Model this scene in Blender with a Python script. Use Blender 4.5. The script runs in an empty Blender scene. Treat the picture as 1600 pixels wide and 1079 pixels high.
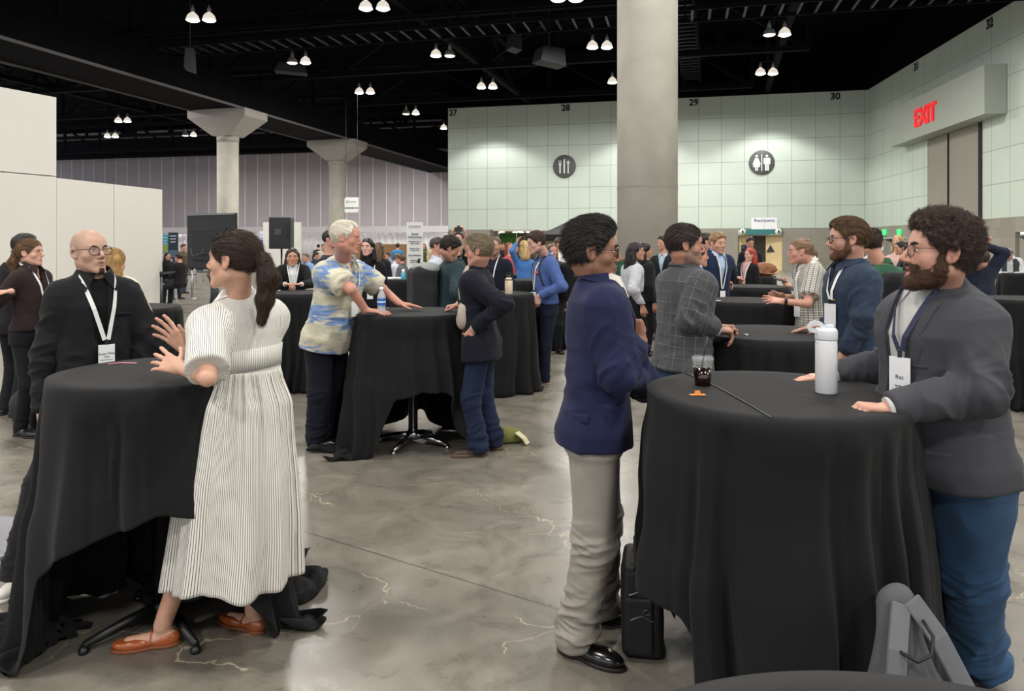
import bpy, math, random
import numpy as np
from mathutils import Vector, Matrix
C = bpy.context.scene.collection
random.seed(5); rng = np.random.default_rng(5)
PI = math.pi
# ---------------------------------------------------------------- camera
FPX, CAMH, HOR = 1150.0, 1.6, 385.0
cam_d = bpy.data.cameras.new('camera'); cam = bpy.data.objects.new('camera', cam_d); C.objects.link(cam)
cam.location = (0, 0, CAMH); cam.rotation_euler = (PI/2, 0, 0)
cam_d.sensor_width = 36; cam_d.lens = FPX/1600*36; cam_d.shift_y = -(539.5-HOR)/1600
cam_d.clip_end = 400
bpy.context.scene.camera = cam
sc = bpy.context.scene
sc.view_settings.view_transform = 'Standard'; sc.view_settings.look = 'None'
sc.view_settings.gamma = 1; sc.view_settings.exposure = 0.34
sc.cycles.max_bounces = 5; sc.cycles.diffuse_bounces = 3; sc.cycles.glossy_bounces = 3
sc.cycles.transmission_bounces = 4; sc.cycles.transparent_max_bounces = 8
sc.cycles.sample_clamp_indirect = 4; sc.cycles.sample_clamp_direct = 12
sc.cycles.caustics_reflective = False; sc.cycles.caustics_refractive = False
# ---------------------------------------------------------------- world and hall lighting
w = bpy.data.worlds.new('hall_world'); sc.world = w; w.use_nodes = True
bg = w.node_tree.nodes['Background']; bg.inputs[0].default_value = (0.93, 0.95, 1.0, 1); bg.inputs[1].default_value = 1.12
def area(x, y, z, sx, sy, power, col=(1.0, 0.965, 0.91), rot=(0, 0, 0)):
    l = bpy.data.lights.new('hall_light', 'AREA'); l.shape = 'RECTANGLE'; l.size = sx; l.size_y = sy
    l.energy = power; l.color = col
    o = bpy.data.objects.new('hall_light', l); C.objects.link(o); o.location = (x, y, z); o.rotation_euler = rot
# rows of high bay lamps over the hall, most of them above the frame
for yy in (-7, 1.5, 10, 19):
    for xx in (-15, -5, 5, 15):
        area(xx, yy, 10.6, 1.2, 1.2, 640 if yy < 0 else 470 if yy < 5 else 400)
for yy in (30, 42):
    for xx in (-24, -8, 4, 12):
        area(xx, yy, 10.6, 1.5, 1.5, 820)
for px_, off_ in ((772, 3.0), (1000, 3.0), (1200, 3.0)):
    sp = bpy.data.lights.new('wall_washer', 'SPOT'); sp.energy = 900; sp.spot_size = math.radians(125); sp.spot_blend = .35; sp.shadow_soft_size = .25; sp.color = (1.0, .99, .97)
    so_ = bpy.data.objects.new('wall_washer', sp); C.objects.link(so_); k_ = (px_-800)/1150; u_ = (54.5*k_+4.74)/(.974+.2266*k_); so_.location = (-4.74+.974*u_-.2266*off_, 54.5-.2266*u_-.974*off_, 10.9)
for xx in (-34, -14, 2): area(xx, 66, 10.6, 2, 2, 4300)
# ---------------------------------------------------------------- helpers: projection, materials, meshes
def J(px, py, Y):
    return np.array([(px-800)/FPX*Y, Y, CAMH-(py-HOR)/FPX*Y])
def FL(px, py):
    Y = FPX*CAMH/(py-HOR); return np.array([(px-800)/FPX*Y, Y, 0.0])
def lin(h):
    h = h.lstrip('#'); r = []
    for i in (0, 2, 4):
        c = int(h[i:i+2], 16)/255; r.append(c/12.92 if c <= 0.04045 else ((c+0.055)/1.055)**2.4)
    return tuple(r)
MATS = {}
def nodes(m):
    m.use_nodes = True; nt = m.node_tree
    return nt, nt.nodes, nt.links, nt.nodes['Principled BSDF']
def mat(name, col='#808080', rough=0.6, metal=0.0, bump=None, var=None, emit=None, estr=1.0, alpha=None, trans=None, attr=None, sheen=0.0, coat=0.0, sss=0.0, spec=None, stretch=(1, 1, 1), ior=None):
    """procedural material: bump=(scale,strength,distance) var=(scale,amount) attr=colour attribute"""
    if name in MATS: return MATS[name]
    m = bpy.data.materials.new(name); MATS[name] = m
    nt, N, L, b = nodes(m)
    c = lin(col) if isinstance(col, str) else col
    b.inputs['Base Color'].default_value = (*c, 1); b.inputs['Roughness'].default_value = rough
    b.inputs['Metallic'].default_value = metal
    if spec is not None: b.inputs['Specular IOR Level'].default_value = spec
    if ior: b.inputs['IOR'].default_value = ior
    if sheen: b.inputs['Sheen Weight'].default_value = sheen; b.inputs['Sheen Roughness'].default_value = 0.5
    if coat: b.inputs['Coat Weight'].default_value = coat; b.inputs['Coat Roughness'].default_value = 0.15
    if sss:
        b.inputs['Subsurface Weight'].default_value = sss; b.inputs['Subsurface Radius'].default_value = (0.012, 0.005, 0.003)
        b.inputs['Subsurface Scale'].default_value = 1.0
    if trans: b.inputs['Transmission Weight'].default_value = trans
    if alpha is not None: b.inputs['Alpha'].default_value = alpha
    if emit: b.inputs['Emission Color'].default_value = (*lin(emit), 1); b.inputs['Emission Strength'].default_value = estr
    tc = N.new('ShaderNodeTexCoord'); mp = N.new('ShaderNodeMapping'); mp.inputs['Scale'].default_value = stretch
    L.new(tc.outputs['Object'], mp.inputs['Vector'])
    src = None
    if attr:
        at = N.new('ShaderNodeAttribute'); at.attribute_name = attr; src = at.outputs['Color']
    if var:
        nz = N.new('ShaderNodeTexNoise'); nz.inputs['Scale'].default_value = var[0]; nz.inputs['Detail'].default_value = 4
        L.new(mp.outputs[0], nz.inputs['Vector'])
        mr = N.new('ShaderNodeMapRange'); mr.inputs['From Min'].default_value = 0.3; mr.inputs['From Max'].default_value = 0.7
        mr.inputs['To Min'].default_value = 1-var[1]; mr.inputs['To Max'].default_value = 1+var[1]
        L.new(nz.outputs['Fac'], mr.inputs['Value'])
        vm = N.new('ShaderNodeVectorMath'); vm.operation = 'SCALE'
        if src: L.new(src, vm.inputs[0])
        else: vm.inputs[0].default_value = c
        L.new(mr.outputs[0], vm.inputs['Scale']); src = vm.outputs[0]
    if src: L.new(src, b.inputs['Base Color'])
    if bump:
        nb = N.new('ShaderNodeTexNoise'); nb.inputs['Scale'].default_value = bump[0]; nb.inputs['Detail'].default_value = 3
        L.new(mp.outputs[0], nb.inputs['Vector'])
        bp = N.new('ShaderNodeBump'); bp.inputs['Strength'].default_value = bump[1]; bp.inputs['Distance'].default_value = bump[2] if len(bump) > 2 else 0.01
        L.new(nb.outputs['Fac'], bp.inputs['Height']); L.new(bp.outputs[0], b.inputs['Normal'])
    return m
def fabric(name, col, rough=0.9, bump=(420, 0.25, 0.002), var=(14, 0.07), sheen=0.04, **k):
    return mat(name, col, rough, bump=bump, var=var, sheen=sheen, spec=0.25, **k)
def tag(o, label=None, cat=None, group=None, kind=None):
    if label: o['label'] = label
    if cat: o['category'] = cat
    if group: o['group'] = group
    if kind: o['kind'] = kind
    return o
def empty(name, loc, label=None, cat=None, group=None, rz=0):
    o = bpy.data.objects.new(name, None); C.objects.link(o); o.location = loc; o.rotation_euler = (0, 0, rz)
    o.empty_display_size = 0.1
    return tag(o, label, cat, group)
def mesh_np(name, V, quads=None, tris=None, polys=None):
    me = bpy.data.meshes.new(name)
    V = np.asarray(V, np.float32)
    if polys is not None:
        me.from_pydata([tuple(map(float, v)) for v in V], [], polys)
    else:
        me.vertices.add(len(V)); me.vertices.foreach_set('co', V.ravel())
        q = np.asarray(quads if quads is not None else np.zeros((0, 4)), np.int32).reshape(-1, 4)
        t = np.asarray(tris if tris is not None else np.zeros((0, 3)), np.int32).reshape(-1, 3)
        me.loops.add(q.size+t.size); me.loops.foreach_set('vertex_index', np.concatenate([q.ravel(), t.ravel()]))
        me.polygons.add(len(q)+len(t))
        me.polygons.foreach_set('loop_start', np.concatenate([np.arange(len(q))*4, q.size+np.arange(len(t))*3]).astype(np.int32))
        me.update(calc_edges=True)
    return me
def put(name, me, m, parent=None, smooth=True, off=None):
    if m is not None:
        for x in (m if isinstance(m, (list, tuple)) else [m]): me.materials.append(x)
    if smooth and len(me.polygons): me.polygons.foreach_set('use_smooth', np.ones(len(me.polygons), bool))
    o = bpy.data.objects.new(name, me); C.objects.link(o)
    if parent is not None: o.parent = parent
    return o
class MB:
    """collects simple solids, then links them as one mesh object"""
    def __init__(s): s.v = []; s.f = []; s.uv = {}; s.smooth = []
    def add(s, vs, fs, sm=False):
        n = len(s.v); s.v += [tuple(map(float, v)) for v in vs]; s.f += [tuple(i+n for i in f) for f in fs]; s.smooth += [sm]*len(fs); return s
    def box(s, c, d, rz=0, M=None):
        cx, cy, cz = c; x, y, z = d[0]/2, d[1]/2, d[2]/2
        ca, sa = math.cos(rz), math.sin(rz); vs = []
        for k in (-z, z):
            for (i, j) in ((-x, -y), (x, -y), (x, y), (-x, y)):
                v = Vector((i*ca-j*sa, i*sa+j*ca, k))
                if M is not None: v = M @ v
                vs.append((v[0]+cx, v[1]+cy, v[2]+cz))
        return s.add(vs, [(3, 2, 1, 0), (4, 5, 6, 7), (0, 1, 5, 4), (1, 2, 6, 5), (2, 3, 7, 6), (3, 0, 4, 7)])
    def lathe(s, prof, c=(0, 0, 0), n=24, sx=1, sy=1, cap=True):
        vs = []; fs = []
        for r, z in prof:
            for i in range(n):
                a = 2*PI*i/n; vs.append((c[0]+r*sx*math.cos(a), c[1]+r*sy*math.sin(a), c[2]+z))
        for k in range(len(prof)-1):
            for i in range(n):
                j = (i+1) % n; fs.append((k*n+i, k*n+j, (k+1)*n+j, (k+1)*n+i))
        if cap: fs.append(tuple(range(n-1, -1, -1))); fs.append(tuple((len(prof)-1)*n+i for i in range(n)))
        return s.add(vs, fs, True)
    def tube(s, pts, r, n=8, flat=None, up=None):
        """tube along pts; r number or list; flat=(w,t) makes a rectangular strap"""
        pts = [np.array(p, float) for p in pts]; m = len(pts); vs = []; fs = []
        rr = r if hasattr(r, '__len__') else [r]*m
        pu = np.array(up if up is not None else (0, 0, 1), float)
        for i, p in enumerate(pts):
            t = pts[min(i+1, m-1)]-pts[max(i-1, 0)]; t = t/(np.linalg.norm(t)+1e-9)
            a = np.cross(t, pu)
            if np.linalg.norm(a) < 1e-3: a = np.cross(t, (0.3, 1, 0.1))
            a /= np.linalg.norm(a); b = np.cross(a, t)
            if up is None: pu = b
            if flat is None:
                for k in range(n):
                    th = 2*PI*k/n; vs.append(p+rr[i]*(math.cos(th)*a+math.sin(th)*b))
            else:
                for (u, v) in ((-1, -1), (1, -1), (1, 1), (-1, 1)): vs.append(p+a*u*flat[0]/2+b*v*flat[1]/2)
        k = n if flat is None else 4
        for i in range(m-1):
            for j in range(k):
                q = (j+1) % k; fs.append((i*k+j, i*k+q, (i+1)*k+q, (i+1)*k+j))
        fs.append(tuple(range(k-1, -1, -1))); fs.append(tuple((m-1)*k+i for i in range(k)))
        return s.add(vs, fs, flat is None)
    def ball(s, c, r, n=12):
        r3 = r if hasattr(r, '__len__') else (r, r, r); vs = []; fs = []
        for i in range(n//2+1):
            ph = PI*i/(n//2)
            for j in range(n):
                th = 2*PI*j/n; vs.append((c[0]+r3[0]*math.sin(ph)*math.cos(th), c[1]+r3[1]*math.sin(ph)*math.sin(th), c[2]+r3[2]*math.cos(ph)))
        for i in range(n//2):
            for j in range(n):
                q = (j+1) % n; fs.append((i*n+j, (i+1)*n+j, (i+1)*n+q, i*n+q))
        return s.add(vs, fs, True)
    def prism(s, poly, z0, z1, M=None):
        n = len(poly); vs = [(x, y, z0) for x, y in poly]+[(x, y, z1) for x, y in poly]
        if M is not None: vs = [tuple(M @ Vector(v)) for v in vs]
        fs = [tuple(range(n-1, -1, -1)), tuple(range(n, 2*n))]+[(i, (i+1) % n, n+(i+1) % n, n+i) for i in range(n)]
        return s.add(vs, fs)
    def build(s, name, m, parent=None, bevel=0, loc=None):
        me = bpy.data.meshes.new(name); me.from_pydata(s.v, [], s.f)
        me.polygons.foreach_set('use_smooth', np.array(s.smooth, bool))
        o = put(name, me, m, parent, smooth=False)
        if bevel:
            b = o.modifiers.new('b', 'BEVEL'); b.width = bevel; b.segments = 2; b.limit_method = 'ANGLE'
        if loc is not None: o.location = loc
        return o
def text_mesh(name, s, size, M, m, parent=None, depth=0.004, align='CENTER', bold=0.0):
    cu = bpy.data.curves.new(name, 'FONT'); cu.body = s; cu.size = size; cu.extrude = depth; cu.align_x = align; cu.align_y = 'CENTER'
    cu.offset = bold; cu.resolution_u = 3
    to = bpy.data.objects.new(name, cu); C.objects.link(to)
    me = bpy.data.meshes.new_from_object(to); bpy.data.objects.remove(to); bpy.data.curves.remove(cu)
    me.transform(M); me.materials.clear()
    return put(name, me, m, parent, smooth=False)
def copy_tree(o, parent=None):
    c = o.copy(); C.objects.link(c)
    if parent is not None: c.parent = parent
    for ch in list(o.children): copy_tree(ch, c)
    return c
BADGE = mat('badge_paper', '#e6e7e8', .55, bump=(60, .1, .001))
# ---------------------------------------------------------------- implicit surfaces for bodies, clothes, hair
_T = rng.random((32, 32, 32)).astype(np.float32)
def noise(P, sx, sy=None, sz=None, seed=0):
    sy = sx if sy is None else sy; sz = sx if sz is None else sz
    X = P*np.array([sx, sy, sz], np.float32)+seed*7.31
    I = np.floor(X).astype(np.int32); Fr = (X-I).astype(np.float32); Fr = Fr*Fr*(3-2*Fr); I &= 31; I1 = (I+1) & 31
    x0, y0, z0 = I[:, 0], I[:, 1], I[:, 2]; x1, y1, z1 = I1[:, 0], I1[:, 1], I1[:, 2]; u, v, q = Fr[:, 0], Fr[:, 1], Fr[:, 2]
    a = _T[x0, y0, z0]*(1-u)+_T[x1, y0, z0]*u; b = _T[x0, y1, z0]*(1-u)+_T[x1, y1, z0]*u
    c = _T[x0, y0, z1]*(1-u)+_T[x1, y0, z1]*u; d = _T[x0, y1, z1]*(1-u)+_T[x1, y1, z1]*u
    return ((a*(1-v)+b*v)*(1-q)+(c*(1-v)+d*v)*q)*2-1
def smin(a, b, k):
    h = np.maximum(k-np.abs(a-b), 0)/k
    return np.minimum(a, b)-h*h*k*0.25
def smax(a, b, k): return -smin(-a, -b, k)
def cap(P, a, b, ra, rb=None):
    rb = ra if rb is None else rb
    a = np.asarray(a, np.float32); ba = np.asarray(b, np.float32)-a; pa = P-a
    h = np.clip(pa@ba/(ba@ba+1e-12), 0, 1)
    q = pa-h[:, None]*ba
    return np.sqrt(np.einsum('ij,ij->i', q, q))-(ra+(rb-ra)*h)
def ell(P, c, r):
    q = P-np.asarray(c, np.float32); r = np.asarray(r, np.float32)
    k0 = np.sqrt(np.einsum('ij,ij->i', q/r, q/r)); q2 = q/(r*r); k1 = np.sqrt(np.einsum('ij,ij->i', q2, q2))+1e-9
    return k0*(k0-1)/k1
def sph(P, c, r):
    q = P-np.asarray(c, np.float32); return np.sqrt(np.einsum('ij,ij->i', q, q))-r
def local(f, P, c, R, rin):
    """evaluate f only near c (radius R); elsewhere return a safe distance"""
    q = P-np.asarray(c, np.float32); dist = np.sqrt(np.einsum('ij,ij->i', q, q)); d = dist-rin
    ix = np.nonzero(dist < R)[0]
    if len(ix): d[ix] = f(P[ix])
    return d
def sdf_mesh(f, lo, hi, vox, name='m'):
    lo = np.asarray(lo, np.float32)-vox*2; hi = np.asarray(hi, np.float32)+vox*2; B = 6
    nb = np.ceil((hi-lo)/(vox*B)).astype(int)+1
    g = np.stack(np.meshgrid(*[np.arange(n) for n in nb], indexing='ij'), -1).reshape(-1, 3)
    cen = lo+(g*B+(B-1)/2)*vox
    dc = f(cen.astype(np.float32))
    keep = np.abs(dc) < vox*B*0.866*1.5+vox*2
    n = nb*B
    D = np.empty((nb[0], nb[1], nb[2], B, B, B), np.float32); D[...] = dc.reshape(nb[0], nb[1], nb[2], 1, 1, 1)
    gk = g[keep]
    o = np.stack(np.meshgrid(np.arange(B), np.arange(B), np.arange(B), indexing='ij'), -1).reshape(-1, 3)
    CH = 1600
    for s in range(0, len(gk), CH):
        gg = gk[s:s+CH]
        pts = (lo+(gg[:, None, :]*B+o[None])*vox).reshape(-1, 3).astype(np.float32)
        D[gg[:, 0], gg[:, 1], gg[:, 2]] = f(pts).reshape(-1, B, B, B)
    D = D.transpose(0, 3, 1, 4, 2, 5).reshape(n[0], n[1], n[2])
    S = D < 0
    cnt = np.zeros(tuple(n-1), np.int8)
    for i in (0, 1):
        for j in (0, 1):
            for k in (0, 1): cnt += S[i:n[0]-1+i, j:n[1]-1+j, k:n[2]-1+k]
    act = (cnt > 0) & (cnt < 8)
    idx = np.argwhere(act)
    ids = np.full(act.shape, -1, np.int32); ids[act] = np.arange(len(idx))
    acc = np.zeros((len(idx), 3), np.float32); num = np.zeros(len(idx), np.float32)
    cs = [np.array(c) for c in ((0, 0, 0), (1, 0, 0), (0, 1, 0), (0, 0, 1), (1, 1, 0), (1, 0, 1), (0, 1, 1), (1, 1, 1))]
    val = {tuple(c): D[idx[:, 0]+c[0], idx[:, 1]+c[1], idx[:, 2]+c[2]] for c in cs}
    for c in cs:
        for ax in range(3):
            if c[ax] == 0:
                e = c.copy(); e[ax] = 1; va, vb = val[tuple(c)], val[tuple(e)]
                cr = (va < 0) != (vb < 0); t = np.where(cr, va/(va-vb+1e-20), 0)
                p = np.tile(c.astype(np.float32), (len(idx), 1)); p[:, ax] += t
                acc[cr] += p[cr]; num[cr] += 1
    V = lo+(idx+acc/np.maximum(num, 1)[:, None])*vox
    quads = []
    for ax in range(3):
        a, b = [(1, 2), (2, 0), (0, 1)][ax]
        sl0 = [slice(None)]*3; sl1 = [slice(None)]*3; sl0[ax] = slice(0, -1); sl1[ax] = slice(1, None)
        s0, s1 = S[tuple(sl0)], S[tuple(sl1)]
        for flip in (False, True):
            e = np.argwhere(s0 & ~s1) if not flip else np.argwhere(~s0 & s1)
            e = e[(e[:, a] > 0) & (e[:, b] > 0) & (e[:, a] < act.shape[a]) & (e[:, b] < act.shape[b])]
            if not len(e): continue
            da = np.zeros(3, int); da[a] = 1; db = np.zeros(3, int); db[b] = 1
            c0 = e-da-db; c1 = e-db; c2 = e; c3 = e-da
            q = np.stack([ids[c[:, 0], c[:, 1], c[:, 2]] for c in (c0, c1, c2, c3)], 1)
            if flip: q = q[:, ::-1]
            quads.append(q)
    if not quads: return V, np.zeros((0, 4), np.int32)
    return V.astype(np.float32), np.concatenate(quads)
def vnormals(V, Q):
    n = np.cross(V[Q[:, 2]]-V[Q[:, 0]], V[Q[:, 3]]-V[Q[:, 1]])
    N = np.zeros_like(V)
    for k in range(4):
        for c in range(3): N[:, c] += np.bincount(Q[:, k], n[:, c], len(V))
    return N/(np.linalg.norm(N, axis=1, keepdims=True)+1e-9)
def keep_big(V, Q, frac=0.02):
    return V, Q
def sdf_obj(name, f, lo, hi, vox, m, parent, origin, disp=None, col=None, attrs=None):
    V, Q = sdf_mesh(f, lo, hi, vox, name)
    if not len(Q): return None
    if disp is not None: V = V+vnormals(V, Q)*disp(V)[:, None].astype(np.float32)
    me = mesh_np(name, V-np.asarray(origin, np.float32), quads=Q)
    if col is not None:
        c = col(V); a = me.color_attributes.new('Col', 'FLOAT_COLOR', 'POINT')
        a.data.foreach_set('color', np.concatenate([c, np.ones((len(c), 1))], 1).astype(np.float32).ravel())
    if attrs is not None:
        u = attrs(V); a = me.attributes.new('cuv', 'FLOAT_VECTOR', 'POINT'); a.data.foreach_set('vector', u.astype(np.float32).ravel())
    return put(name, me, m, parent)
def unit(v): v = np.asarray(v, float); return v/(np.linalg.norm(v)+1e-12)
def ik(a, c, l1, l2, pole):
    a = np.asarray(a, float); c = np.asarray(c, float); d = c-a; L = np.linalg.norm(d)
    if L > (l1+l2)*0.999: s = L/((l1+l2)*0.999); l1 *= s; l2 *= s
    x = (l1*l1-l2*l2+L*L)/(2*L); h = math.sqrt(max(l1*l1-x*x, 0)); u = d/L
    p = np.asarray(pole, float); p = unit(p-u*(p@u))
    return a+u*x+p*h
# ---------------------------------------------------------------- head, in its own frame: x left, y face, z up
def head_sdf(Q, hp):
    X = Q.copy(); X[:, 0] = np.abs(X[:, 0]); jw = hp.get('jaw', 1.0); fat = hp.get('fat', 0.0)
    d = ell(X, (0, -.014, .032), (.075+fat*.3, .093, .083))
    d = smin(d, ell(X, (0, .032, .03), (.060, .060, .064)), .03)
    d = smin(d, ell(X, (0, .028, -.035), (.057+fat, .060, .070)), .03)
    d = smin(d, cap(X, (.046*jw+fat, .0, -.055), (.013*jw, .073, -.098), .020+fat, .0165), .028)
    d = smin(d, sph(X, (0, .0825, -.099), .0150*jw), .016)
    d = smin(d, sph(X, (.040, .052, -.024), .023), .02)
    d = smin(d, ell(X, (0, .073, -.060), (.026, .025, .026)), .018)
    d = smin(d, cap(X, (0, .083, .024), (.036, .074, .024), .011, .011), .014)
    d = smax(d, -sph(X, (.031, .1025, .005), .0165), .010)
    d = smin(d, sph(X, (.031, .0705, .003), .0140), .006)
    ns = hp.get('nose', 1.0); no = (ns-1)*.016
    d = smin(d, cap(X, (0, .088, .012), (0, .1125+no, -.025), .0078, .0092), .010)
    d = smin(d, cap(X, (0, .108+no, -.030), (.0125, .096, -.033), .0078, .0070), .006)
    op = hp.get('open', 0.0)
    d = smin(d, cap(X, (0, .0985, -.0565), (.021, .086, -.0595), .0050, .0035), .005)
    d = smin(d, cap(X, (0, .0970, -.0695-op), (.018, .086, -.066-op*.6), .0058, .004), .005)
    d = smax(d, -ell(X, (0, .101, -.0625-op*.5), (.024, .010, .0016+op*.55)), .003)
    if hp.get('lids', True):
        d = smin(d, cap(X, (.018, .0815, .0085), (.033, .0835, .0115), .0028, .0032), .004)
        d = smin(d, cap(X, (.033, .0835, .0115), (.046, .0765, .0060), .0032, .0024), .004)
    # ears
    E = X-np.array([.0765+fat*.6, -.008, -.006], np.float32)
    e = np.stack([E[:, 0]-E[:, 1]*-.35, E[:, 1]+E[:, 2]*.2, E[:, 2]], 1)
    de = ell(e, (0, 0, 0), (.0085, .0185, .031)); de = smax(de, -ell(e, (.008, .004, .002), (.006, .0105, .019)), .004)
    d = smin(d, de, .006)
    return d
def skinc(h):
    c = np.array(lin(h), np.float32); return c*.80*1.22+c.mean()*.20*1.22*np.array([1.05, 1.0, .95], np.float32)
def head_col(Q, hp):
    base = skinc(hp.get('skin', '#c98f73')); n = len(Q)
    c = np.tile(base, (n, 1)); x, y, z = np.abs(Q[:, 0]), Q[:, 1], Q[:, 2]; op = hp.get('open', 0)
    def mix(mask, t, amt):
        m = np.clip(mask, 0, 1)[:, None]*amt; c[:] = c*(1-m)+np.array(t, np.float32)*m
    red = base*np.array([1.0, .70, .66]); mix(np.exp(-((x-.04)/.016)**2-((z+.03)/.018)**2)*(y > .03), red, .30)
    mix(np.exp(-(x/.015)**2-((z+.028)/.012)**2)*(y > .09), red, .35)
    mix((x > .078)*1.0, red, .35)
    lip = np.array(lin(hp['lip'])) if 'lip' in hp else base*np.array([.85, .42, .42])
    mix((np.exp(-(((x)/.021)**4)-(((z+.063+op*.5)/(.0085+op*.5))**4)))*(y > .083)*1.2, lip, .85)
    if op: mix((np.exp(-(((x)/.016)**4)-(((z+.0625+op*.5)/(op*.5))**4)))*(y > .080)*(y < .093)*1.5, np.array([.02, .006, .006]), .95)
    mix(np.exp(-((x-.031)/.017)**2-((z-.006)/.010)**2)*(y > .06), base*np.array([.62, .5, .5]), .40)
    mix((np.exp(-(((x-.031)/.0145)**4)-(((z-.0095)/.0022)**2)))*(y > .07), np.array([.02, .015, .012]), .75)
    if hp.get('stubble'):
        s = hp['stubble']; b = ((z < -.030-.2*(x < .03)*0)*(y > -.005)*(z < -.028+(x-.03)*.35)*1.0)
        b = np.maximum(b, (x < .03)*(z < -.037)*(z > -.053)*(y > .07)); b = np.maximum(b, (z < -.078)*(y > .0))
        mix(b*(0.75+.5*noise(Q, 160)), np.array(lin(s[0])), s[1])
    if hp.get('scalp'):
        s = hp['scalp']; m = np.clip((.020-(y*.8-z*.6))/.03, 0, 1)*np.clip((z+.02)/.02, 0, 1)
        m = np.maximum(m, np.clip((-.01-y)/.02, 0, 1)*np.clip((z+.06)/.03, 0, 1)); mix(m, np.array(lin(s[0])), s[1])
    return c
class Person:
    pass
HANDS = {'flat': ((0, 5, 5, 5), 12, 25), 'relax': ((18, 30, 25, 15), 6, 30), 'curl': ((45, 50, 35, 25), 2, 25), 'fist': ((75, 85, 60, 40), 0, 10), 'splay': ((-5, 12, 12, 10), 16, 45), 'grip': ((25, 55, 40, 30), 3, 40)}
def hand_prims(w, d, n, side, pose, s=1.0):
    """w wrist, d finger direction, n palm normal, side = thumb direction sign: capsules (a,b,ra,rb)"""
    d = unit(d); n = unit(np.asarray(n)-d*(np.asarray(n)@d)); t = np.cross(d, n)*side
    (c0, c1, c2, c3), spread, thumb = HANDS[pose]; out = []; fing = []
    lens = [(.043, .026, .021), (.048, .030, .022), (.044, .027, .021), (.034, .020, .018)]
    offs = [.030, .010, -.011, -.030]; plen = [.088, .090, .086, .080]
    for i in range(4):
        kn = w+(d*plen[i]+t*offs[i])*s
        out.append((w+(d*.006+t*offs[i]*.55)*s, kn, .0135*s, .0110*s))
        ang = math.radians((1.5-i)*spread*.55); dd = d*math.cos(ang)+t*math.sin(ang); a = kn; cur = math.radians(c0+i*3); ch = []
        for k, ln in enumerate(lens[i]):
            cur += math.radians((c1, c2, c3)[k]) if k else math.radians(c1*.3)
            e = a+(dd*math.cos(cur)+n*math.sin(cur))*ln*s; r = (.0090, .0082, .0074)[k]*s*(.9 if i == 3 else 1)
            ch.append((a, e, r*1.04, r*.95)); a = e
        fing.append(ch)
    th = math.radians(thumb); a = w+(d*.018+t*.022)*s; ch = []; dd = unit(d*math.cos(th)+t*math.sin(th)+n*.35)
    for k, ln in enumerate((.044, .032, .026)):
        e = a+dd*ln*s; ch.append((a, e, (.0135, .0100, .0090)[k]*s, (.0105, .0090, .0080)[k]*s)); a = e; dd = unit(dd*1.0+d*.35)
    fing.append(ch)
    return out, fing
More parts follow.
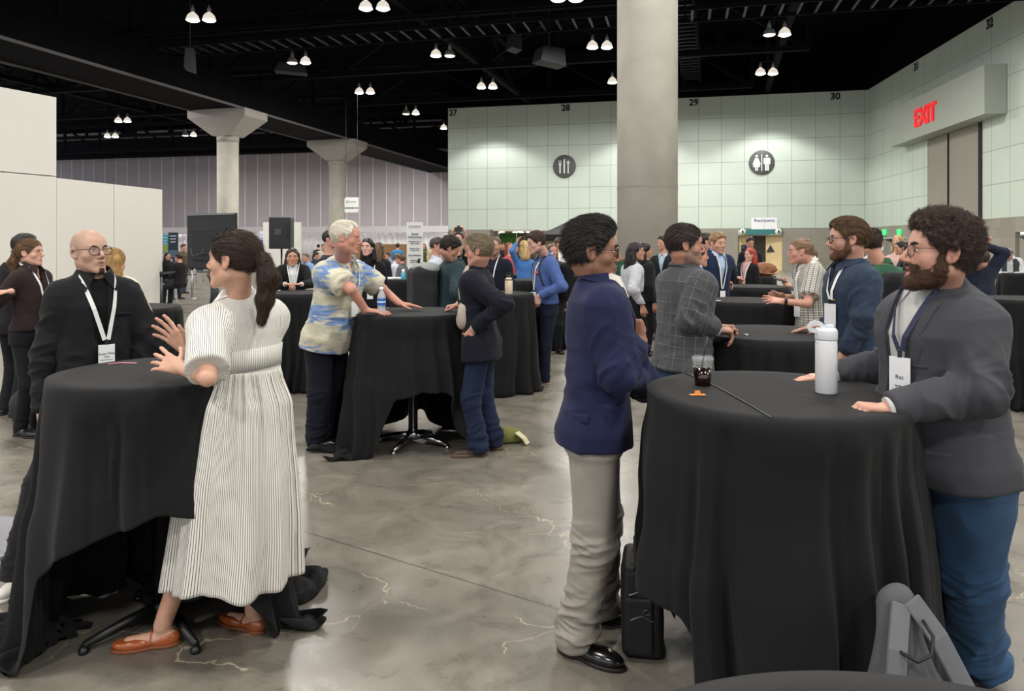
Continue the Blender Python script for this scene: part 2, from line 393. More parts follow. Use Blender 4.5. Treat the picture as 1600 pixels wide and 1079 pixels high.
# ---------------------------------------------------------------- the hall
def floor_material():
    m = bpy.data.materials.new('polished_concrete'); nt, N, L, b = nodes(m)
    tc = N.new('ShaderNodeTexCoord'); P = tc.outputs['Object']
    def nz(s, d=5, r=.55, vec=P, dist=0):
        n = N.new('ShaderNodeTexNoise'); n.inputs['Scale'].default_value = s; n.inputs['Detail'].default_value = d; n.inputs['Roughness'].default_value = r; n.inputs['Distortion'].default_value = dist; L.new(vec, n.inputs['Vector']); return n
    def ramp(v, st):
        r = N.new('ShaderNodeValToRGB'); L.new(v, r.inputs[0]); e = r.color_ramp.elements
        e[0].position, e[0].color = st[0][0], (*lin(st[0][1]), 1); e[1].position, e[1].color = st[1][0], (*lin(st[1][1]), 1)
        for q, c in st[2:]: x = e.new(q); x.color = (*lin(c), 1)
        return r
    def mixc(a, bb, f, mode='MIX'):
        x = N.new('ShaderNodeMix'); x.data_type = 'RGBA'; x.blend_type = mode
        if hasattr(f, 'links'): L.new(f, x.inputs[0])
        else: x.inputs[0].default_value = f
        for s, v in ((x.inputs[6], a), (x.inputs[7], bb)):
            if hasattr(v, 'links'): L.new(v, s)
            else: s.default_value = (*lin(v), 1)
        return x.outputs[2]
    def math_(op, a, bb=None, c=None):
        x = N.new('ShaderNodeMath'); x.operation = op
        for i, v in enumerate((a, bb, c)):
            if v is None: continue
            if hasattr(v, 'links'): L.new(v, x.inputs[i])
            else: x.inputs[i].default_value = v
        return x.outputs[0]
    big = nz(.55, 6, .6, dist=.6); c = ramp(big.outputs['Fac'], [(.3, '#5b564d'), (.72, '#7f7a6e'), (.5, '#6e695e')]).outputs[0]
    mid = nz(3.2, 8, .65, dist=1.2); c = mixc(c, ramp(mid.outputs['Fac'], [(.35, '#5f5a53'), (.7, '#a8a196')]).outputs[0], .32)
    fine = nz(42, 6, .7); c = mixc(c, ramp(fine.outputs['Fac'], [(.3, '#605b55'), (.7, '#a19a90')]).outputs[0], .16)
    # wandering cracks, filled with pale grout
    wv = nz(1.3, 5, .6); sub = N.new('ShaderNodeVectorMath'); sub.operation = 'MULTIPLY_ADD'; L.new(wv.outputs['Color'], sub.inputs[0]); sub.inputs[1].default_value = (.75, .75, 0); L.new(P, sub.inputs[2])
    flat = N.new('ShaderNodeVectorMath'); flat.operation = 'MULTIPLY'; L.new(sub.outputs[0], flat.inputs[0]); flat.inputs[1].default_value = (1, 1, 0)
    vo = N.new('ShaderNodeTexVoronoi'); vo.feature = 'DISTANCE_TO_EDGE'; vo.inputs['Scale'].default_value = 1.1; L.new(flat.outputs[0], vo.inputs['Vector'])
    line = math_('LESS_THAN', vo.outputs['Distance'], math_('MULTIPLY', nz(30, 3).outputs['Fac'], .0055))
    msk = math_('GREATER_THAN', nz(.8, 3, .5).outputs['Fac'], .50)
    cr = math_('MULTIPLY', line, msk)
    halo = math_('MULTIPLY', math_('LESS_THAN', vo.outputs['Distance'], .035), math_('MULTIPLY', msk, .18))
    c = mixc(c, '#57524b', halo); c = mixc(c, '#b5aa92', math_('MULTIPLY', cr, .8))
    # saw-cut joints across the slab
    sx = N.new('ShaderNodeSeparateXYZ'); L.new(P, sx.inputs[0])
    ln = math_('ADD', math_('MULTIPLY', sx.outputs[0], .542), math_('MULTIPLY', sx.outputs[1], .840))
    dj = math_('ABSOLUTE', math_('SUBTRACT', math_('MODULO', math_('ADD', ln, 57.0-2.84+2.5), 9.5), 2.5))
    jm = math_('LESS_THAN', dj, .006); c = mixc(c, '#4a463f', math_('MULTIPLY', jm, .75))
    L.new(c, b.inputs['Base Color'])
    ro = N.new('ShaderNodeMapRange'); L.new(mid.outputs['Fac'], ro.inputs[0]); ro.inputs['From Min'].default_value = .3; ro.inputs['From Max'].default_value = .7; ro.inputs['To Min'].default_value = .22; ro.inputs['To Max'].default_value = .42
    L.new(ro.outputs[0], b.inputs['Roughness']); b.inputs['Specular IOR Level'].default_value = .55
    bp = N.new('ShaderNodeBump'); bp.inputs['Strength'].default_value = .25; bp.inputs['Distance'].default_value = .004
    L.new(mixc(fine.outputs['Color'], mid.outputs['Color'], .5), bp.inputs['Height']); L.new(bp.outputs[0], b.inputs['Normal'])
    return m
def wallmat(name, base, joint, cw, ch, jw, offset=0.0, rough=.6, var=.03, spots=0.0, second=None, bump=.3):
    m = bpy.data.materials.new(name); nt, N, L, b = nodes(m)
    uv = N.new('ShaderNodeUVMap'); br = N.new('ShaderNodeTexBrick'); L.new(uv.outputs[0], br.inputs['Vector'])
    br.inputs['Scale'].default_value = 1; br.offset = offset; br.squash = 1; br.inputs['Brick Width'].default_value = cw; br.inputs['Row Height'].default_value = ch
    br.inputs['Mortar Size'].default_value = jw; br.inputs['Mortar Smooth'].default_value = .1; br.inputs['Bias'].default_value = 0
    c = np.array(lin(base)); c2 = np.array(lin(second)) if second else c*(1-var*2)
    br.inputs['Color1'].default_value = (*c, 1); br.inputs['Color2'].default_value = (*c2, 1); br.inputs['Mortar'].default_value = (*lin(joint), 1)
    nz = N.new('ShaderNodeTexNoise'); nz.inputs['Scale'].default_value = .8; nz.inputs['Detail'].default_value = 6; L.new(uv.outputs[0], nz.inputs['Vector'])
    mr = N.new('ShaderNodeMapRange'); L.new(nz.outputs['Fac'], mr.inputs[0]); mr.inputs['From Min'].default_value = .3; mr.inputs['From Max'].default_value = .7; mr.inputs['To Min'].default_value = 1-var; mr.inputs['To Max'].default_value = 1+var
    vm = N.new('ShaderNodeVectorMath'); vm.operation = 'SCALE'; L.new(br.outputs['Color'], vm.inputs[0]); L.new(mr.outputs[0], vm.inputs['Scale']); L.new(vm.outputs[0], b.inputs['Base Color'])
    b.inputs['Roughness'].default_value = rough
    bp = N.new('ShaderNodeBump'); bp.inputs['Strength'].default_value = bump; bp.inputs['Distance'].default_value = .02; bp.invert = True
    L.new(br.outputs['Fac'], bp.inputs['Height']); L.new(bp.outputs[0], b.inputs['Normal'])
    return m
def wall(name, a, b, z0, z1, m, th=.2, back=1, kind='structure', parent=None, u0=0.0, v0=0.0):
    """a slab from a to b (left to right as seen); UV in metres; back=+1 puts the thickness on the far side"""
    a = np.array(a, float); b = np.array(b, float); d = b-a; Ln = np.linalg.norm(d); d /= Ln; n = np.array([-d[1], d[0]])*back*th
    P = [(*a, z0), (*b, z0), (*b, z1), (*a, z1)]; Q = [(*(a+n), z0), (*(b+n), z0), (*(b+n), z1), (*(a+n), z1)]
    me = bpy.data.meshes.new(name); me.from_pydata(P+Q, [], [(0, 1, 2, 3), (5, 4, 7, 6), (1, 5, 6, 2), (4, 0, 3, 7), (3, 2, 6, 7), (4, 5, 1, 0)])
    uv = me.uv_layers.new(name='UVMap'); us = [u0, u0+Ln, u0+Ln, u0]*2; vs = [z0-v0, z0-v0, z1-v0, z1-v0]*2
    for l in me.loops: uv.data[l.index].uv = (us[l.vertex_index], vs[l.vertex_index])
    o = put(name, me, m, parent, smooth=False)
    if kind: o['kind'] = kind
    return o
def slab(name, c, d, m, rz=0, kind='structure', bevel=0, parent=None):
    b = MB(); b.box((0, 0, 0), d, 0); o = b.build(name, m, parent, bevel=bevel, loc=c); o.rotation_euler = (0, 0, rz)
    if kind: o['kind'] = kind
    return o
mb = MB(); mb.box((-12, 38, -.1), (110, 130, .2)); o = mb.build('floor', floor_material()); o['kind'] = 'structure'
DARK = mat('ceiling_black', '#08090d', .95, bump=(3, .2, .05), var=(1.5, .2), spec=.03); STEEL = mat('black_steel', '#0c0d12', .9, var=(2, .25), spec=.12)
mb = MB(); mb.box((-12, 38, 15.3), (110, 130, .3)); o = mb.build('ceiling', DARK); o['kind'] = 'structure'
GREEN = wallmat('green_wall_panels', '#c0cbc0', '#8f9990', 1.5, 1.5, .018, var=.02, rough=.45)
BLOCK = wallmat('concrete_block', '#928d82', '#847f75', .8, .4, .012, offset=.5, rough=.9, var=.05)
GREY = wallmat('grey_fabric_panels', '#938d92', '#bfbabc', 1.55, 30, .05, var=.05, rough=.8)
WHITE = mat('white_partition_panel', '#dcdad2', .7, var=(1.2, .015)); BEIGE = mat('beige_door_paint', '#8f8a80', .6, var=(1, .04)); 
CONC = mat('column_concrete', '#c6c2b6', .85, bump=(22, .14, .015), var=(1.4, .10)); CAPW = mat('capital_paint', '#a8a39d', .7, var=(.8, .06))
A0 = np.array([-4.74, 54.5]); e1 = unit([27.94, -6.5]); Bc = A0+e1*28.7; e2 = np.array([-.131, -.9914])
def wu(px): k = (px-800)/FPX; return (A0[1]*k-A0[0])/(e1[0]-e1[1]*k)
def wp(px): return A0+e1*wu(px)
def wz(px, py): return CAMH-(py-HOR)/FPX*wp(px)[1]
def ru(px): k = (px-800)/FPX; return (Bc[1]*k-Bc[0])/(e2[0]-e2[1]*k)
def rp(px): return Bc+e2*ru(px)
def rz_(px, py): return CAMH-(py-HOR)/FPX*rp(px)[1]
ZB, ZT = 2.82, 11.82
wall('wall_back', A0, Bc, ZB, ZT, GREEN, u0=0, v0=ZB)
wall('wall_back_block', A0, wp(770), 0, ZB, BLOCK, u0=0); wall('wall_back_block', wp(902), wp(1154), 0, ZB, BLOCK, u0=9); wall('wall_back_block', wp(1223), Bc, 0, ZB, BLOCK, u0=23)
wall('wall_back_top', A0, Bc, ZT, 15.2, DARK)
wall('wall_back_return', A0+np.array([-.22*0, 0]), A0+np.array([4.6, 21]), 0, 15, GREY, back=-1, th=.2)
Gl = np.array([-62, 90.5]); Gr = np.array([2, 76.2]); wall('wall_far', Gl, Gr, 0, 15.2, GREY)
# right wall with its tall freight doors
d0, d1 = rp(1449), rp(1535); Rend = Bc+e2*58
wall('wall_right', Bc, d0, ZB, ZT, GREEN, v0=ZB, u0=.4); wall('wall_right', d1, Rend, ZB, ZT, GREEN, v0=ZB, u0=.7)
wall('wall_right', d0, d1, 7.3, ZT, GREEN, v0=ZB, u0=.2)
wall('wall_right_block', Bc, rp(1366), 0, ZB, BLOCK); wall('wall_right_block', rp(1415), d0, 0, ZB, BLOCK, u0=6); wall('wall_right_block', d1, rp(1586), 0, ZB, BLOCK, u0=14.8); wall('wall_right_block', rp(1640), Rend, 0, ZB, BLOCK, u0=19)
wall('wall_right_block', rp(1366), rp(1415), 2.12, ZB, BEIGE); wall('wall_right_block', rp(1586), rp(1640), 2.2, ZB, BEIGE)
wall('wall_right_top', Bc, Rend, ZT, 15.2, DARK)
# freight door leaves
dr = empty('door_1', (*((d0+d1)/2), 0)); dr['kind'] = 'structure'; cD = np.array([*((d0+d1)/2), 0])
def pslab(name, parent, org, a, b, z0, z1, m, th=.1, back=1, u0=0):
    o = wall(name, np.array(a)-org[:2], np.array(b)-org[:2], z0, z1, m, th=th, back=back, kind=None, parent=parent, u0=u0); return o
dm = rp(1481)
rn = np.array([-e2[1], e2[0]])   # away from the hall
pslab('door_leaf', dr, cD, d0+rn*.05, dm-e2*.04+rn*.05, 0, 7.3, BEIGE); pslab('door_leaf', dr, cD, dm+e2*.04+rn*.05, rp(1528)+rn*.05, 0, 7.3, BEIGE)
pslab('door_gap_shade', dr, cD, rp(1530)-rn*.05, rp(1535)-rn*.05, 0, 7.3, mat('door_gap', '#111113', .8)); pslab('door_seam', dr, cD, dm-e2*.03-rn*.02, dm+e2*.03-rn*.02, 0, 7.3, mat('door_gap', '#111113', .8), th=.05)  # shade of the gap beside the right leaf put into a black strip
hdr = wall('trim_1', rp(1417)-rn*.9, rp(1574)-rn*.9, 7.25, 9.35, mat('header_paint', '#a3aaa0', .6, var=(1, .03)), th=.88)
# exit lettering on the header
def wallM(pt, z, dx, nrm):
    """matrix putting text at pt/z, reading along dx"""
    return Matrix(((dx[0], 0, nrm[0], pt[0]), (dx[1], 0, nrm[1], pt[1]), (0, 1, 0, z), (0, 0, 0, 1)))
RED = mat('exit_red', '#d8202c', .4, emit='#e0202c', estr=.5)
ep = rp(1476)-rn*.93; o = text_mesh('exit_sign', 'EXIT', 1.25, wallM(ep, 8.20, e2, -rn), RED, depth=.05, bold=.035); tag(o, 'red EXIT lettering on the header above the tall freight doors', 'sign')
# numbers along the top of the walls
INK = mat('number_ink', '#1e2023', .7)
for px, py, tx, wh in ((708, 173, '27', 'at the far left corner'), (884, 165, '28', 'above the fork and knife sign'), (1084, 156, '29', 'right beside the thick column'), (1305, 146, '30', 'nearest the right hand corner')):
    o = text_mesh('bay_number', tx, .62, wallM(wp(px)+np.array([-e1[1], e1[0]])*-.02, ZT-.35, e1, (e1[1], -e1[0])), INK, depth=.01, bold=.02); tag(o, 'small black wall number %s, %s' % (tx, wh), 'wall number')
for px, tx, wh in ((1432, '31', 'before the EXIT header'), (1547, '32', 'near the end of the EXIT header')):
    o = text_mesh('bay_number', tx, .6, wallM(rp(px)-rn*.02, ZT-.35, e2, -rn), INK, depth=.01, bold=.02); tag(o, 'small black wall number %s on the right wall, %s' % (tx, wh), 'wall number')
# round pictogram signs
e1n = np.array([e1[1], -e1[0]])
def disc_sign(px, py, r, label, draw):
    pt = wp(px); z = wz(px, py); e = empty('pictogram_sign', (pt[0], pt[1], z), label, 'sign')
    R = Matrix(((e1[0], 0, e1n[0], 0), (e1[1], 0, e1n[1], 0), (0, 1, 0, 0), (0, 0, 0, 1)))
    b = MB(); b.lathe([(r, .02), (r, .09), (r-.02, .10)], n=48); b.build('disc', mat('sign_grey', '#4a4c4d', .5), e); b2 = e.children[0]; b2.matrix_local = R
    for nm, polys in draw.items():
        for pl in polys:
            b = MB()
            if isinstance(pl[0], (int, float)): b.lathe([(pl[2], .10), (pl[2], .125)], (pl[0], pl[1], 0), 20, sy=pl[3] if len(pl) > 3 else 1)
            else: b.prism(pl, .10, .125)
            q = b.build(nm, mat('sign_white', '#e8e8e4', .5), e); q.matrix_local = R
def rect(x0, y0, x1, y1): return [(x0, y0), (x1, y0), (x1, y1), (x0, y1)]
def fig(x, skirt):
    L_ = [(x, .42, .095)]
    if skirt: L_ += [[(x-.10, .30), (x-.27, -.12), (x-.19, -.15), (x-.13, .02), (x-.24, -.30), (x-.09, -.30), (x-.09, -.55), (x-.02, -.55), (x-.02, -.30), (x+.02, -.30), (x+.02, -.55), (x+.09, -.55), (x+.09, -.30), (x+.24, -.30), (x+.13, .02), (x+.19, -.15), (x+.27, -.12), (x+.10, .30)]]
    else: L_ += [[(x-.17, .30), (x-.21, .25), (x-.21, -.12), (x-.14, -.12), (x-.14, .15), (x-.12, .15), (x-.12, -.55), (x-.02, -.55), (x-.02, -.10), (x+.02, -.10), (x+.02, -.55), (x+.12, -.55), (x+.12, .15), (x+.14, .15), (x+.14, -.12), (x+.21, -.12), (x+.21, .25), (x+.17, .30)]]
    return L_
disc_sign(1190, 254, .82, 'round dark sign with white woman and man figures on the green wall', {'woman_figure': fig(-.33, 1), 'divider': [rect(-.025, -.58, .025, .55)], 'man_figure': fig(.33, 0)})
disc_sign(882, 260, .82, 'round dark sign with white fork, knife and spoon', {
    'fork': [[(-.34, -.50), (-.26, -.50), (-.25, .08), (-.20, .14), (-.20, .42), (-.23, .42), (-.23, .2), (-.285, .2), (-.285, .42), (-.315, .42), (-.315, .2), (-.37, .2), (-.37, .42), (-.40, .42), (-.40, .14), (-.35, .08)]],
    'knife': [[(-.04, -.50), (.04, -.50), (.05, .05), (.06, .5), (0, .56), (-.05, .40)]], 'spoon': [(.28, .25, .105, 1.5), rect(.245, -.50, .315, .15)]})
# ---- concrete columns
def column(X, Y, label, capital=True, gd=.27):
    e = empty('concrete_column', (X, Y, 0), label, 'column')
    b = MB(); b.lathe([(.6, 0), (.6, 7.66 if capital else 15.0)], n=64); b.build('shaft', CONC, e)
    b = MB(); b.lathe([(.604, 2.75), (.604, 2.78)], n=64, cap=False); b.build('joint_line', mat('joint_grey', '#8b877c', .9), e)  # narrow ring in darker grey marks the joint
    if capital:
        b = MB(); b.lathe([(.66, 7.66), (.66, 8.02)], n=8); ang = -math.atan(gd)
        vs = []; 
        for (hx, hy, z) in ((.62, .62, 8.0), (1.9, 1.1, 9.0), (1.9, 1.1, 9.45)):
            for sx_, sy_ in ((-1, -1), (1, -1), (1, 1), (-1, 1)):
                x_, y_ = hx*sx_, hy*sy_; vs.append((x_*math.cos(ang)-y_*math.sin(ang), x_*math.sin(ang)+y_*math.cos(ang), z))
        fs = [(3, 2, 1, 0), (8, 9, 10, 11)]+[(r*4+i, r*4+(i+1) % 4, r*4+4+(i+1) % 4, r*4+4+i) for r in (0, 1) for i in range(4)]
        b.add(vs, fs); b.build('capital', CAPW, e)
    return e
column(2.72, 14.8, 'thick round concrete column rising behind the man in the navy blazer', capital=False)
column(-16.6, 43, 'round concrete column with flared capital, left of the two under the dark girder')
column(-13.05, 55, 'round concrete column with flared capital beside the hanging hub sign')
# ---- girder over the columns, trusses, catwalks
gd = unit([3.5, 12.6]); gp = np.array([gd[1], -gd[0]]); g0 = np.array([-16.6, 43.])-gd*40; g1 = np.array([-16.6, 43.])+gd*36
def beam(name, a, b, w_, z0, z1, m, parent=None, kind=None):
    a, b = np.array(a), np.array(b); c = (a+b)/2; L_ = np.linalg.norm(b-a); an = math.atan2(b[1]-a[1], b[0]-a[0])
    mb = MB(); mb.box((0, 0, (z1-z0)/2), (L_, w_, z1-z0)); o = mb.build(name, m, parent, loc=(c[0], c[1], z0)); o.rotation_euler = (0, 0, an)
    if kind: o['kind'] = kind
    return o
gr = empty('roof_girder', (*((g0+g1)/2), 0), 'wide black girder running over the two flared columns', 'girder'); gc = (g0+g1)/2
beam('web', g0-gc, g1-gc, 3.3, 9.46, 11.0, STEEL, gr)
for sg in (1, -1): beam('flange', g0-gc+gp*1.68*sg, g1-gc+gp*1.68*sg, .08, 9.38, 9.50, mat('flange_lit_grey', '#6a686c', .7), gr)  # flange paler than the black girder, its lit edge put into the colour
def truss(a, b, z0, z1, label, step=4.2, r=.14, grp='black roof trusses under the ceiling'):
    a, b = np.array(a, float), np.array(b, float); L_ = np.linalg.norm(b-a); d = (b-a)/L_; n = int(L_/step); c = (a+b)/2
    mb = MB(); P = lambda s, z: (*(a+d*s-c), z)
    for z in (z0, z1): mb.tube([P(0, z), P(L_, z)], 1, flat=(.32, .30))
    for i in range(n+1):
        s = i*L_/n; mb.tube([P(s, z0), P(s, z1)], 1, flat=(.2, .2), up=(*d, 0))
        if i < n:
            s2 = (i+1)*L_/n; q = [P(s, z0), P(s2, z1)] if i % 2 else [P(s, z1), P(s2, z0)]; mb.tube(q, 1, flat=(.2, .2), up=(d[1], -d[0], 0))
    o = mb.build('roof_truss', STEEL, loc=(c[0], c[1], 0)); return tag(o, label, 'truss', grp)
names = ['nearest overhead', 'second from the front', 'third from the front', 'fourth from the front', 'fifth from the front', 'farthest']
for i, yy in enumerate((24, 33.8, 43.5, 52.5, 62, 71)):
    c = np.array([-8, yy]); truss(c-e1*42, c+e1*(24 if i < 4 else 3), 11.9, 14.6, 'black roof truss crossing the ceiling, %s' % names[i])
for i, xx in enumerate((-33, -2.5, 14.5)):
    c = np.array([xx, 40.]); truss(c-gd*26, c+gd*(30 if i < 2 else 12), 12.1, 14.7, 'black roof truss running away from the viewer, %s' % ('at the left', 'near the middle', 'at the right')[i], 5)
def catwalk(a, b, z, w_, label):
    a, b = np.array(a, float), np.array(b, float); L_ = np.linalg.norm(b-a); d = (b-a)/L_; p_ = np.array([d[1], -d[0]]); c = (a+b)/2
    e = empty('catwalk', (*c, 0), label, 'catwalk'); rail = MB(); run = MB(); P = lambda s, o_, z_: (*(a+d*s+p_*o_-c), z_)
    for sg in (-w_/2, w_/2):
        for z_ in (z, z+.55, z+1.1): rail.tube([P(0, sg, z_), P(L_, sg, z_)], 1, flat=(.09, .16 if z_ == z else .07))
        for i in range(int(L_/2.4)): rail.tube([P(i*2.4, sg, z), P(i*2.4, sg, z+1.1)], 1, flat=(.07, .07), up=(*d, 0))
    for i in range(int(L_/.7)): run.tube([P(i*.7, -w_/2, z), P(i*.7, w_/2, z)], 1, flat=(.10, .08))
    rail.build('railing', STEEL, e); run.build('rungs', mat('catwalk_rungs', '#1d1e26', .5), e)
catwalk(np.array([-24, 37.8])-e1*16, np.array([-24, 37.8])+e1*52, 11.2, 1.7, 'black catwalk crossing the hall under the roof')
catwalk(np.array([6.6, 29.6])-gd*4, np.array([6.6, 29.6])+gd*21, 12.7, 1.1, 'black catwalk running past the right side of the thick column')
beam('trim_2', Gl+np.array([0, -2.5]), Gr+np.array([-.6, -2.4]), 1.2, 11.75, 13.8, STEEL, kind='structure')
beam('trim_3', Gl+np.array([0, -3.3]), Gr+np.array([-.6, -3.2]), .25, 11.6, 11.85, STEEL, kind='structure')
for px, py, tx, wh in ((150, 236, '19', 'leftmost, by the white tower'), (264, 234, '21', 'left of the nearer column'), (385, 231, '23', 'between the two flared columns'), (645, 226, '26', 'next to the green wall')):
    k = (px-800)/FPX; Yv = 84.2-(k*80+12)*.02 ; Yv = 79.5+(700-px)*.0165; c = J(px, py, Yv-4.2)
    e = empty('bay_plate', tuple(c), 'small white number plate %s on the far dark beam, %s' % (tx, wh), 'sign'); b = MB(); b.box((0, 0, 0), (.75, .05, .75)); b.build('plate', mat('plate_white', '#b9babd', .6), e)
    text_mesh('plate_number', tx, .6, Matrix(((1, 0, 0, 0), (0, 0, -1, -.03), (0, 1, 0, 0), (0, 0, 0, 1))), INK, e, depth=.005)
# ---- high bay lamps in pairs
BULB = mat('lamp_glow', '#fff6e6', .3, emit='#fff2dd', estr=14); DIM = mat('lamp_glow_dim', '#d8d4c8', .3, emit='#fff2dd', estr=1.6); SHADE = mat('lamp_shade', '#b9bbbb', .3, emit='#fff4e4', estr=.55)
LAMPS = [(314, 30, 0, 'over the left partition, third from left'), (585, 12, 0, 'at the top edge above the old man'), (75, 46, 1, 'at the far left, one of its lamps dim'), (261, 106, 0, 'just left of the flared columns'), (467, 97, 1, 'hanging above the second flared column'),
 (392, 149, 1, 'just above the nearer flared capital'), (692, 86, 2, 'highest above the left end of the green wall'), (570, 144, 0, 'above the farther flared capital'), (480, 181, 0, 'small and low between the flared columns'), (642, 177, 1, 'low and far, left of the green wall'),
 (192, 189, 0, 'small, above the dark beam over the grey wall'), (174, 213, 0, 'lowest and farthest over the white partition'), (296, 211, 1, 'small, just left of the nearer capital'), (558, 204, 1, 'small, just right of the farther capital'), (761, 136, 0, 'above the fork and knife sign'),
 (700, 200, 0, 'at the left edge of the green wall, far'), (937, 73, 0, 'left of the thick column'), (966, 128, 0, 'half hidden behind the thick column'), (1214, 53, 1, 'high on the right of the thick column'), (1198, 114, 0, 'lower on the right of the thick column'), (886, -2, 0, 'cut off by the top edge')]
for px, py, dm_, where in LAMPS:
    z = 11.0; Yv = (z-CAMH)*FPX/(HOR-py); X = (px-800)/FPX*Yv; sc_ = 1.0
    e = empty('high_bay_light', (X, Yv, z), 'pair of round high bay lamps '+where, 'lamp', 'high bay lamps hanging from the dark ceiling')
    b = MB(); b.tube([(-.36, 0, .62), (.36, 0, .62)], 1, flat=(.07, .07)); b.tube([(0, 0, .62), (0, 0, 4.15)], .02, 6); b.build('bracket', STEEL, e)
    for i, sg in enumerate((-.34, .34)):
        b = MB(); b.lathe([(.27, -.05), (.265, 0), (.22, .14), (.13, .24), (.07, .27)], (sg, 0, 0), 20, cap=False); so = b.build('shade', SHADE if not (dm_ and i == (0 if dm_ == 1 else 1)) else mat('lamp_shade_dim', '#8a8b8c', .35), e)
        b = MB(); b.lathe([(.06, .26), (.08, .30), (.08, .44), (.04, .50), (.02, .60)], (sg, 0, 0), 12); b.build('ballast', mat('ballast_grey', '#8f9090', .4), so)
        b = MB(); b.lathe([(.10, -.10), (.20, -.085), (.255, -.04), (.24, .0)], (sg, 0, 0), 20); b.build('bulb', BULB if not (dm_ and i == (0 if dm_ == 1 else 1)) else DIM, so)
# black duct box and camera hanging among the trusses
for (px, py, Yv, dx, dz, rr, lab, nm) in ((858, 90, 34, 1.4, .8, .5, 'black box shaped speaker hanging above the fork and knife sign', 'hanging_speaker'), (803, 68, 36, .55, .8, .4, 'small tilted grey speaker hanging left of the black box speaker', 'hanging_speaker'), (455, 108, 40, 1.7, .55, .2, 'flat black speaker hanging behind the lamp pair', 'hanging_speaker'), (297, 95, 33, .45, 1.0, .3, 'black drum shaped fixture hanging from the girder', 'hanging_fixture')):
    c = J(px, py, Yv); b = MB(); b.prism([(-dx/2, -dz*.35), (dx/2, -dz*.5), (dx*.42, dz*.5), (-dx*.36, dz*.5)], -.4, .4, Matrix.Rotation(PI/2, 4, 'X')); b.tube([(0, 0, dz*.4), (0, 0, 13-c[2])], .03, 6)
    o = b.build(nm, mat('hung_box', '#22232a', .6), loc=tuple(c), bevel=.03); o.rotation_euler = (0, 0, rr); tag(o, lab, 'speaker')
# ---- white partition at the left
pa = [(-10.95, 13.6), (-10.42, 15.2), (-10.15, 16.4)]
c = np.array([-10.15, 16.4]); top_h = 3.13
def part_wall(i, a, b, z1, label):
    e = empty('partition_panel', (*(np.array(a)), 0), label, 'partition wall', 'white exhibition partition panels')
    a, b = np.array(a), np.array(b); d = unit(b-a); 
    wall('board', a-a+d*.012, b-a-d*.012, 0.02, z1, WHITE, th=.06, kind=None, parent=e)
    return e
P_ = [J(88, 400, 16.4)[:2], J(178, 400, 18.1)[:2], J(254, 400, 19.8)[:2]]
part_wall(0, P_[0], P_[1], top_h, 'white partition panel, middle, low one next to the tall corner'); part_wall(1, P_[1], P_[2], top_h, 'white partition panel at the right end, beside the stanchion')
T0 = np.array(P_[0]); T1 = T0+np.array([-1.05, -2.3]); T2 = T1+np.array([-1.05, -2.3])
for lab, (a, b) in (('tall white partition tower whose right edge meets the low panels', (T1, T0)), ('tall white partition tower at the left edge of the frame', (T2, T1))):
    a, b = np.array(a), np.array(b); e = empty('partition_tower', (*a, 0), lab, 'partition wall'); d = unit(b-a)
    wall('board', a-a, b-a, 0.02, 3.15, WHITE, th=.5, kind=None, parent=e); wall('upper_board', a-a, b-a, 3.17, 4.92, WHITE, th=.5, kind=None, parent=e)
# ---- restroom entrance
r0, r1 = wp(1154), wp(1223); ZD = wz(1190, 367); TEAL = mat('teal_band', '#2c7071', .5); WOOD = mat('pale_panel', '#d8c290', .5, var=(2, .04))
wall('wall_back_block', r0, r1, ZB-.05, ZB+.0, TEAL)
bn = tag(wall('restroom_banner', r0+e1n*.14+e1*.02, r1+e1n*.14-e1*.02, ZD+.03, ZB-.06, TEAL, th=.1, kind=None), 'teal band with two round signs over the restroom entrance', 'sign')
nb = -e1n
wall('wall_restroom', r0+nb*.3, wp(1172)+nb*.6, 0, ZD, WOOD); wall('wall_restroom', wp(1198)+nb*.6, r1+nb*.3, 0, ZD, WOOD)
wall('wall_restroom_back', wp(1165)+nb*3, wp(1210)+nb*3, 0, ZD+.3, mat('hall_grey', '#7a756c', .8)); wall('wall_restroom_side', r0, r0+nb*.6, 0, ZD, TEAL, th=.05)
wall('ceiling_restroom', r0+nb*.0, r1+nb*.0, ZD-.02, ZD+.02, WHITE, th=3.2)
for px in (1160, 1216):
    q = wp(px)+e1n*.145; b = MB(); b.lathe([(.22, 0), (.22, .04)], n=24); o = b.build('round_sign', mat('sign_cream', '#e3e0cf', .5)); o.matrix_world = Matrix(((e1[0], 0, e1n[0], q[0]), (e1[1], 0, e1n[1], q[1]), (0, 1, 0, (ZD+ZB)/2), (0, 0, 0, 1)))
    tag(o, 'cream round sign at the %s end of the teal band' % ('left' if px < 1190 else 'right'), 'sign'); b = MB(); b.prism([(-.05, -.13), (.05, -.13), (.06, .04), (.0, .15), (-.06, .04)], .04, .05); b.build('figure', INK, o)
q = wp(1205)+nb*.46; b = MB(); b.prism([(-.28, -.2), (.28, -.2), (0, .28)], 0, .03); o = b.build('triangle_sign', mat('sign_dark', '#35323a', .5)); o.matrix_world = Matrix(((e1[0], 0, e1n[0], q[0]), (e1[1], 0, e1n[1], q[1]), (0, 1, 0, wz(1205, 389)), (0, 0, 0, 1))); tag(o, 'dark triangle sign on the pale restroom panel', 'sign')
q = wp(1163)+nb*.41; b = MB(); b.lathe([(.26, 0), (.26, .03)], n=24); o = b.build('round_sign', mat('sign_navy', '#23264a', .5)); o.matrix_world = Matrix(((e1[0], 0, e1n[0], q[0]), (e1[1], 0, e1n[1], q[1]), (0, 1, 0, wz(1163, 388)), (0, 0, 0, 1))); tag(o, 'navy round restroom sign on the left pale panel', 'sign')
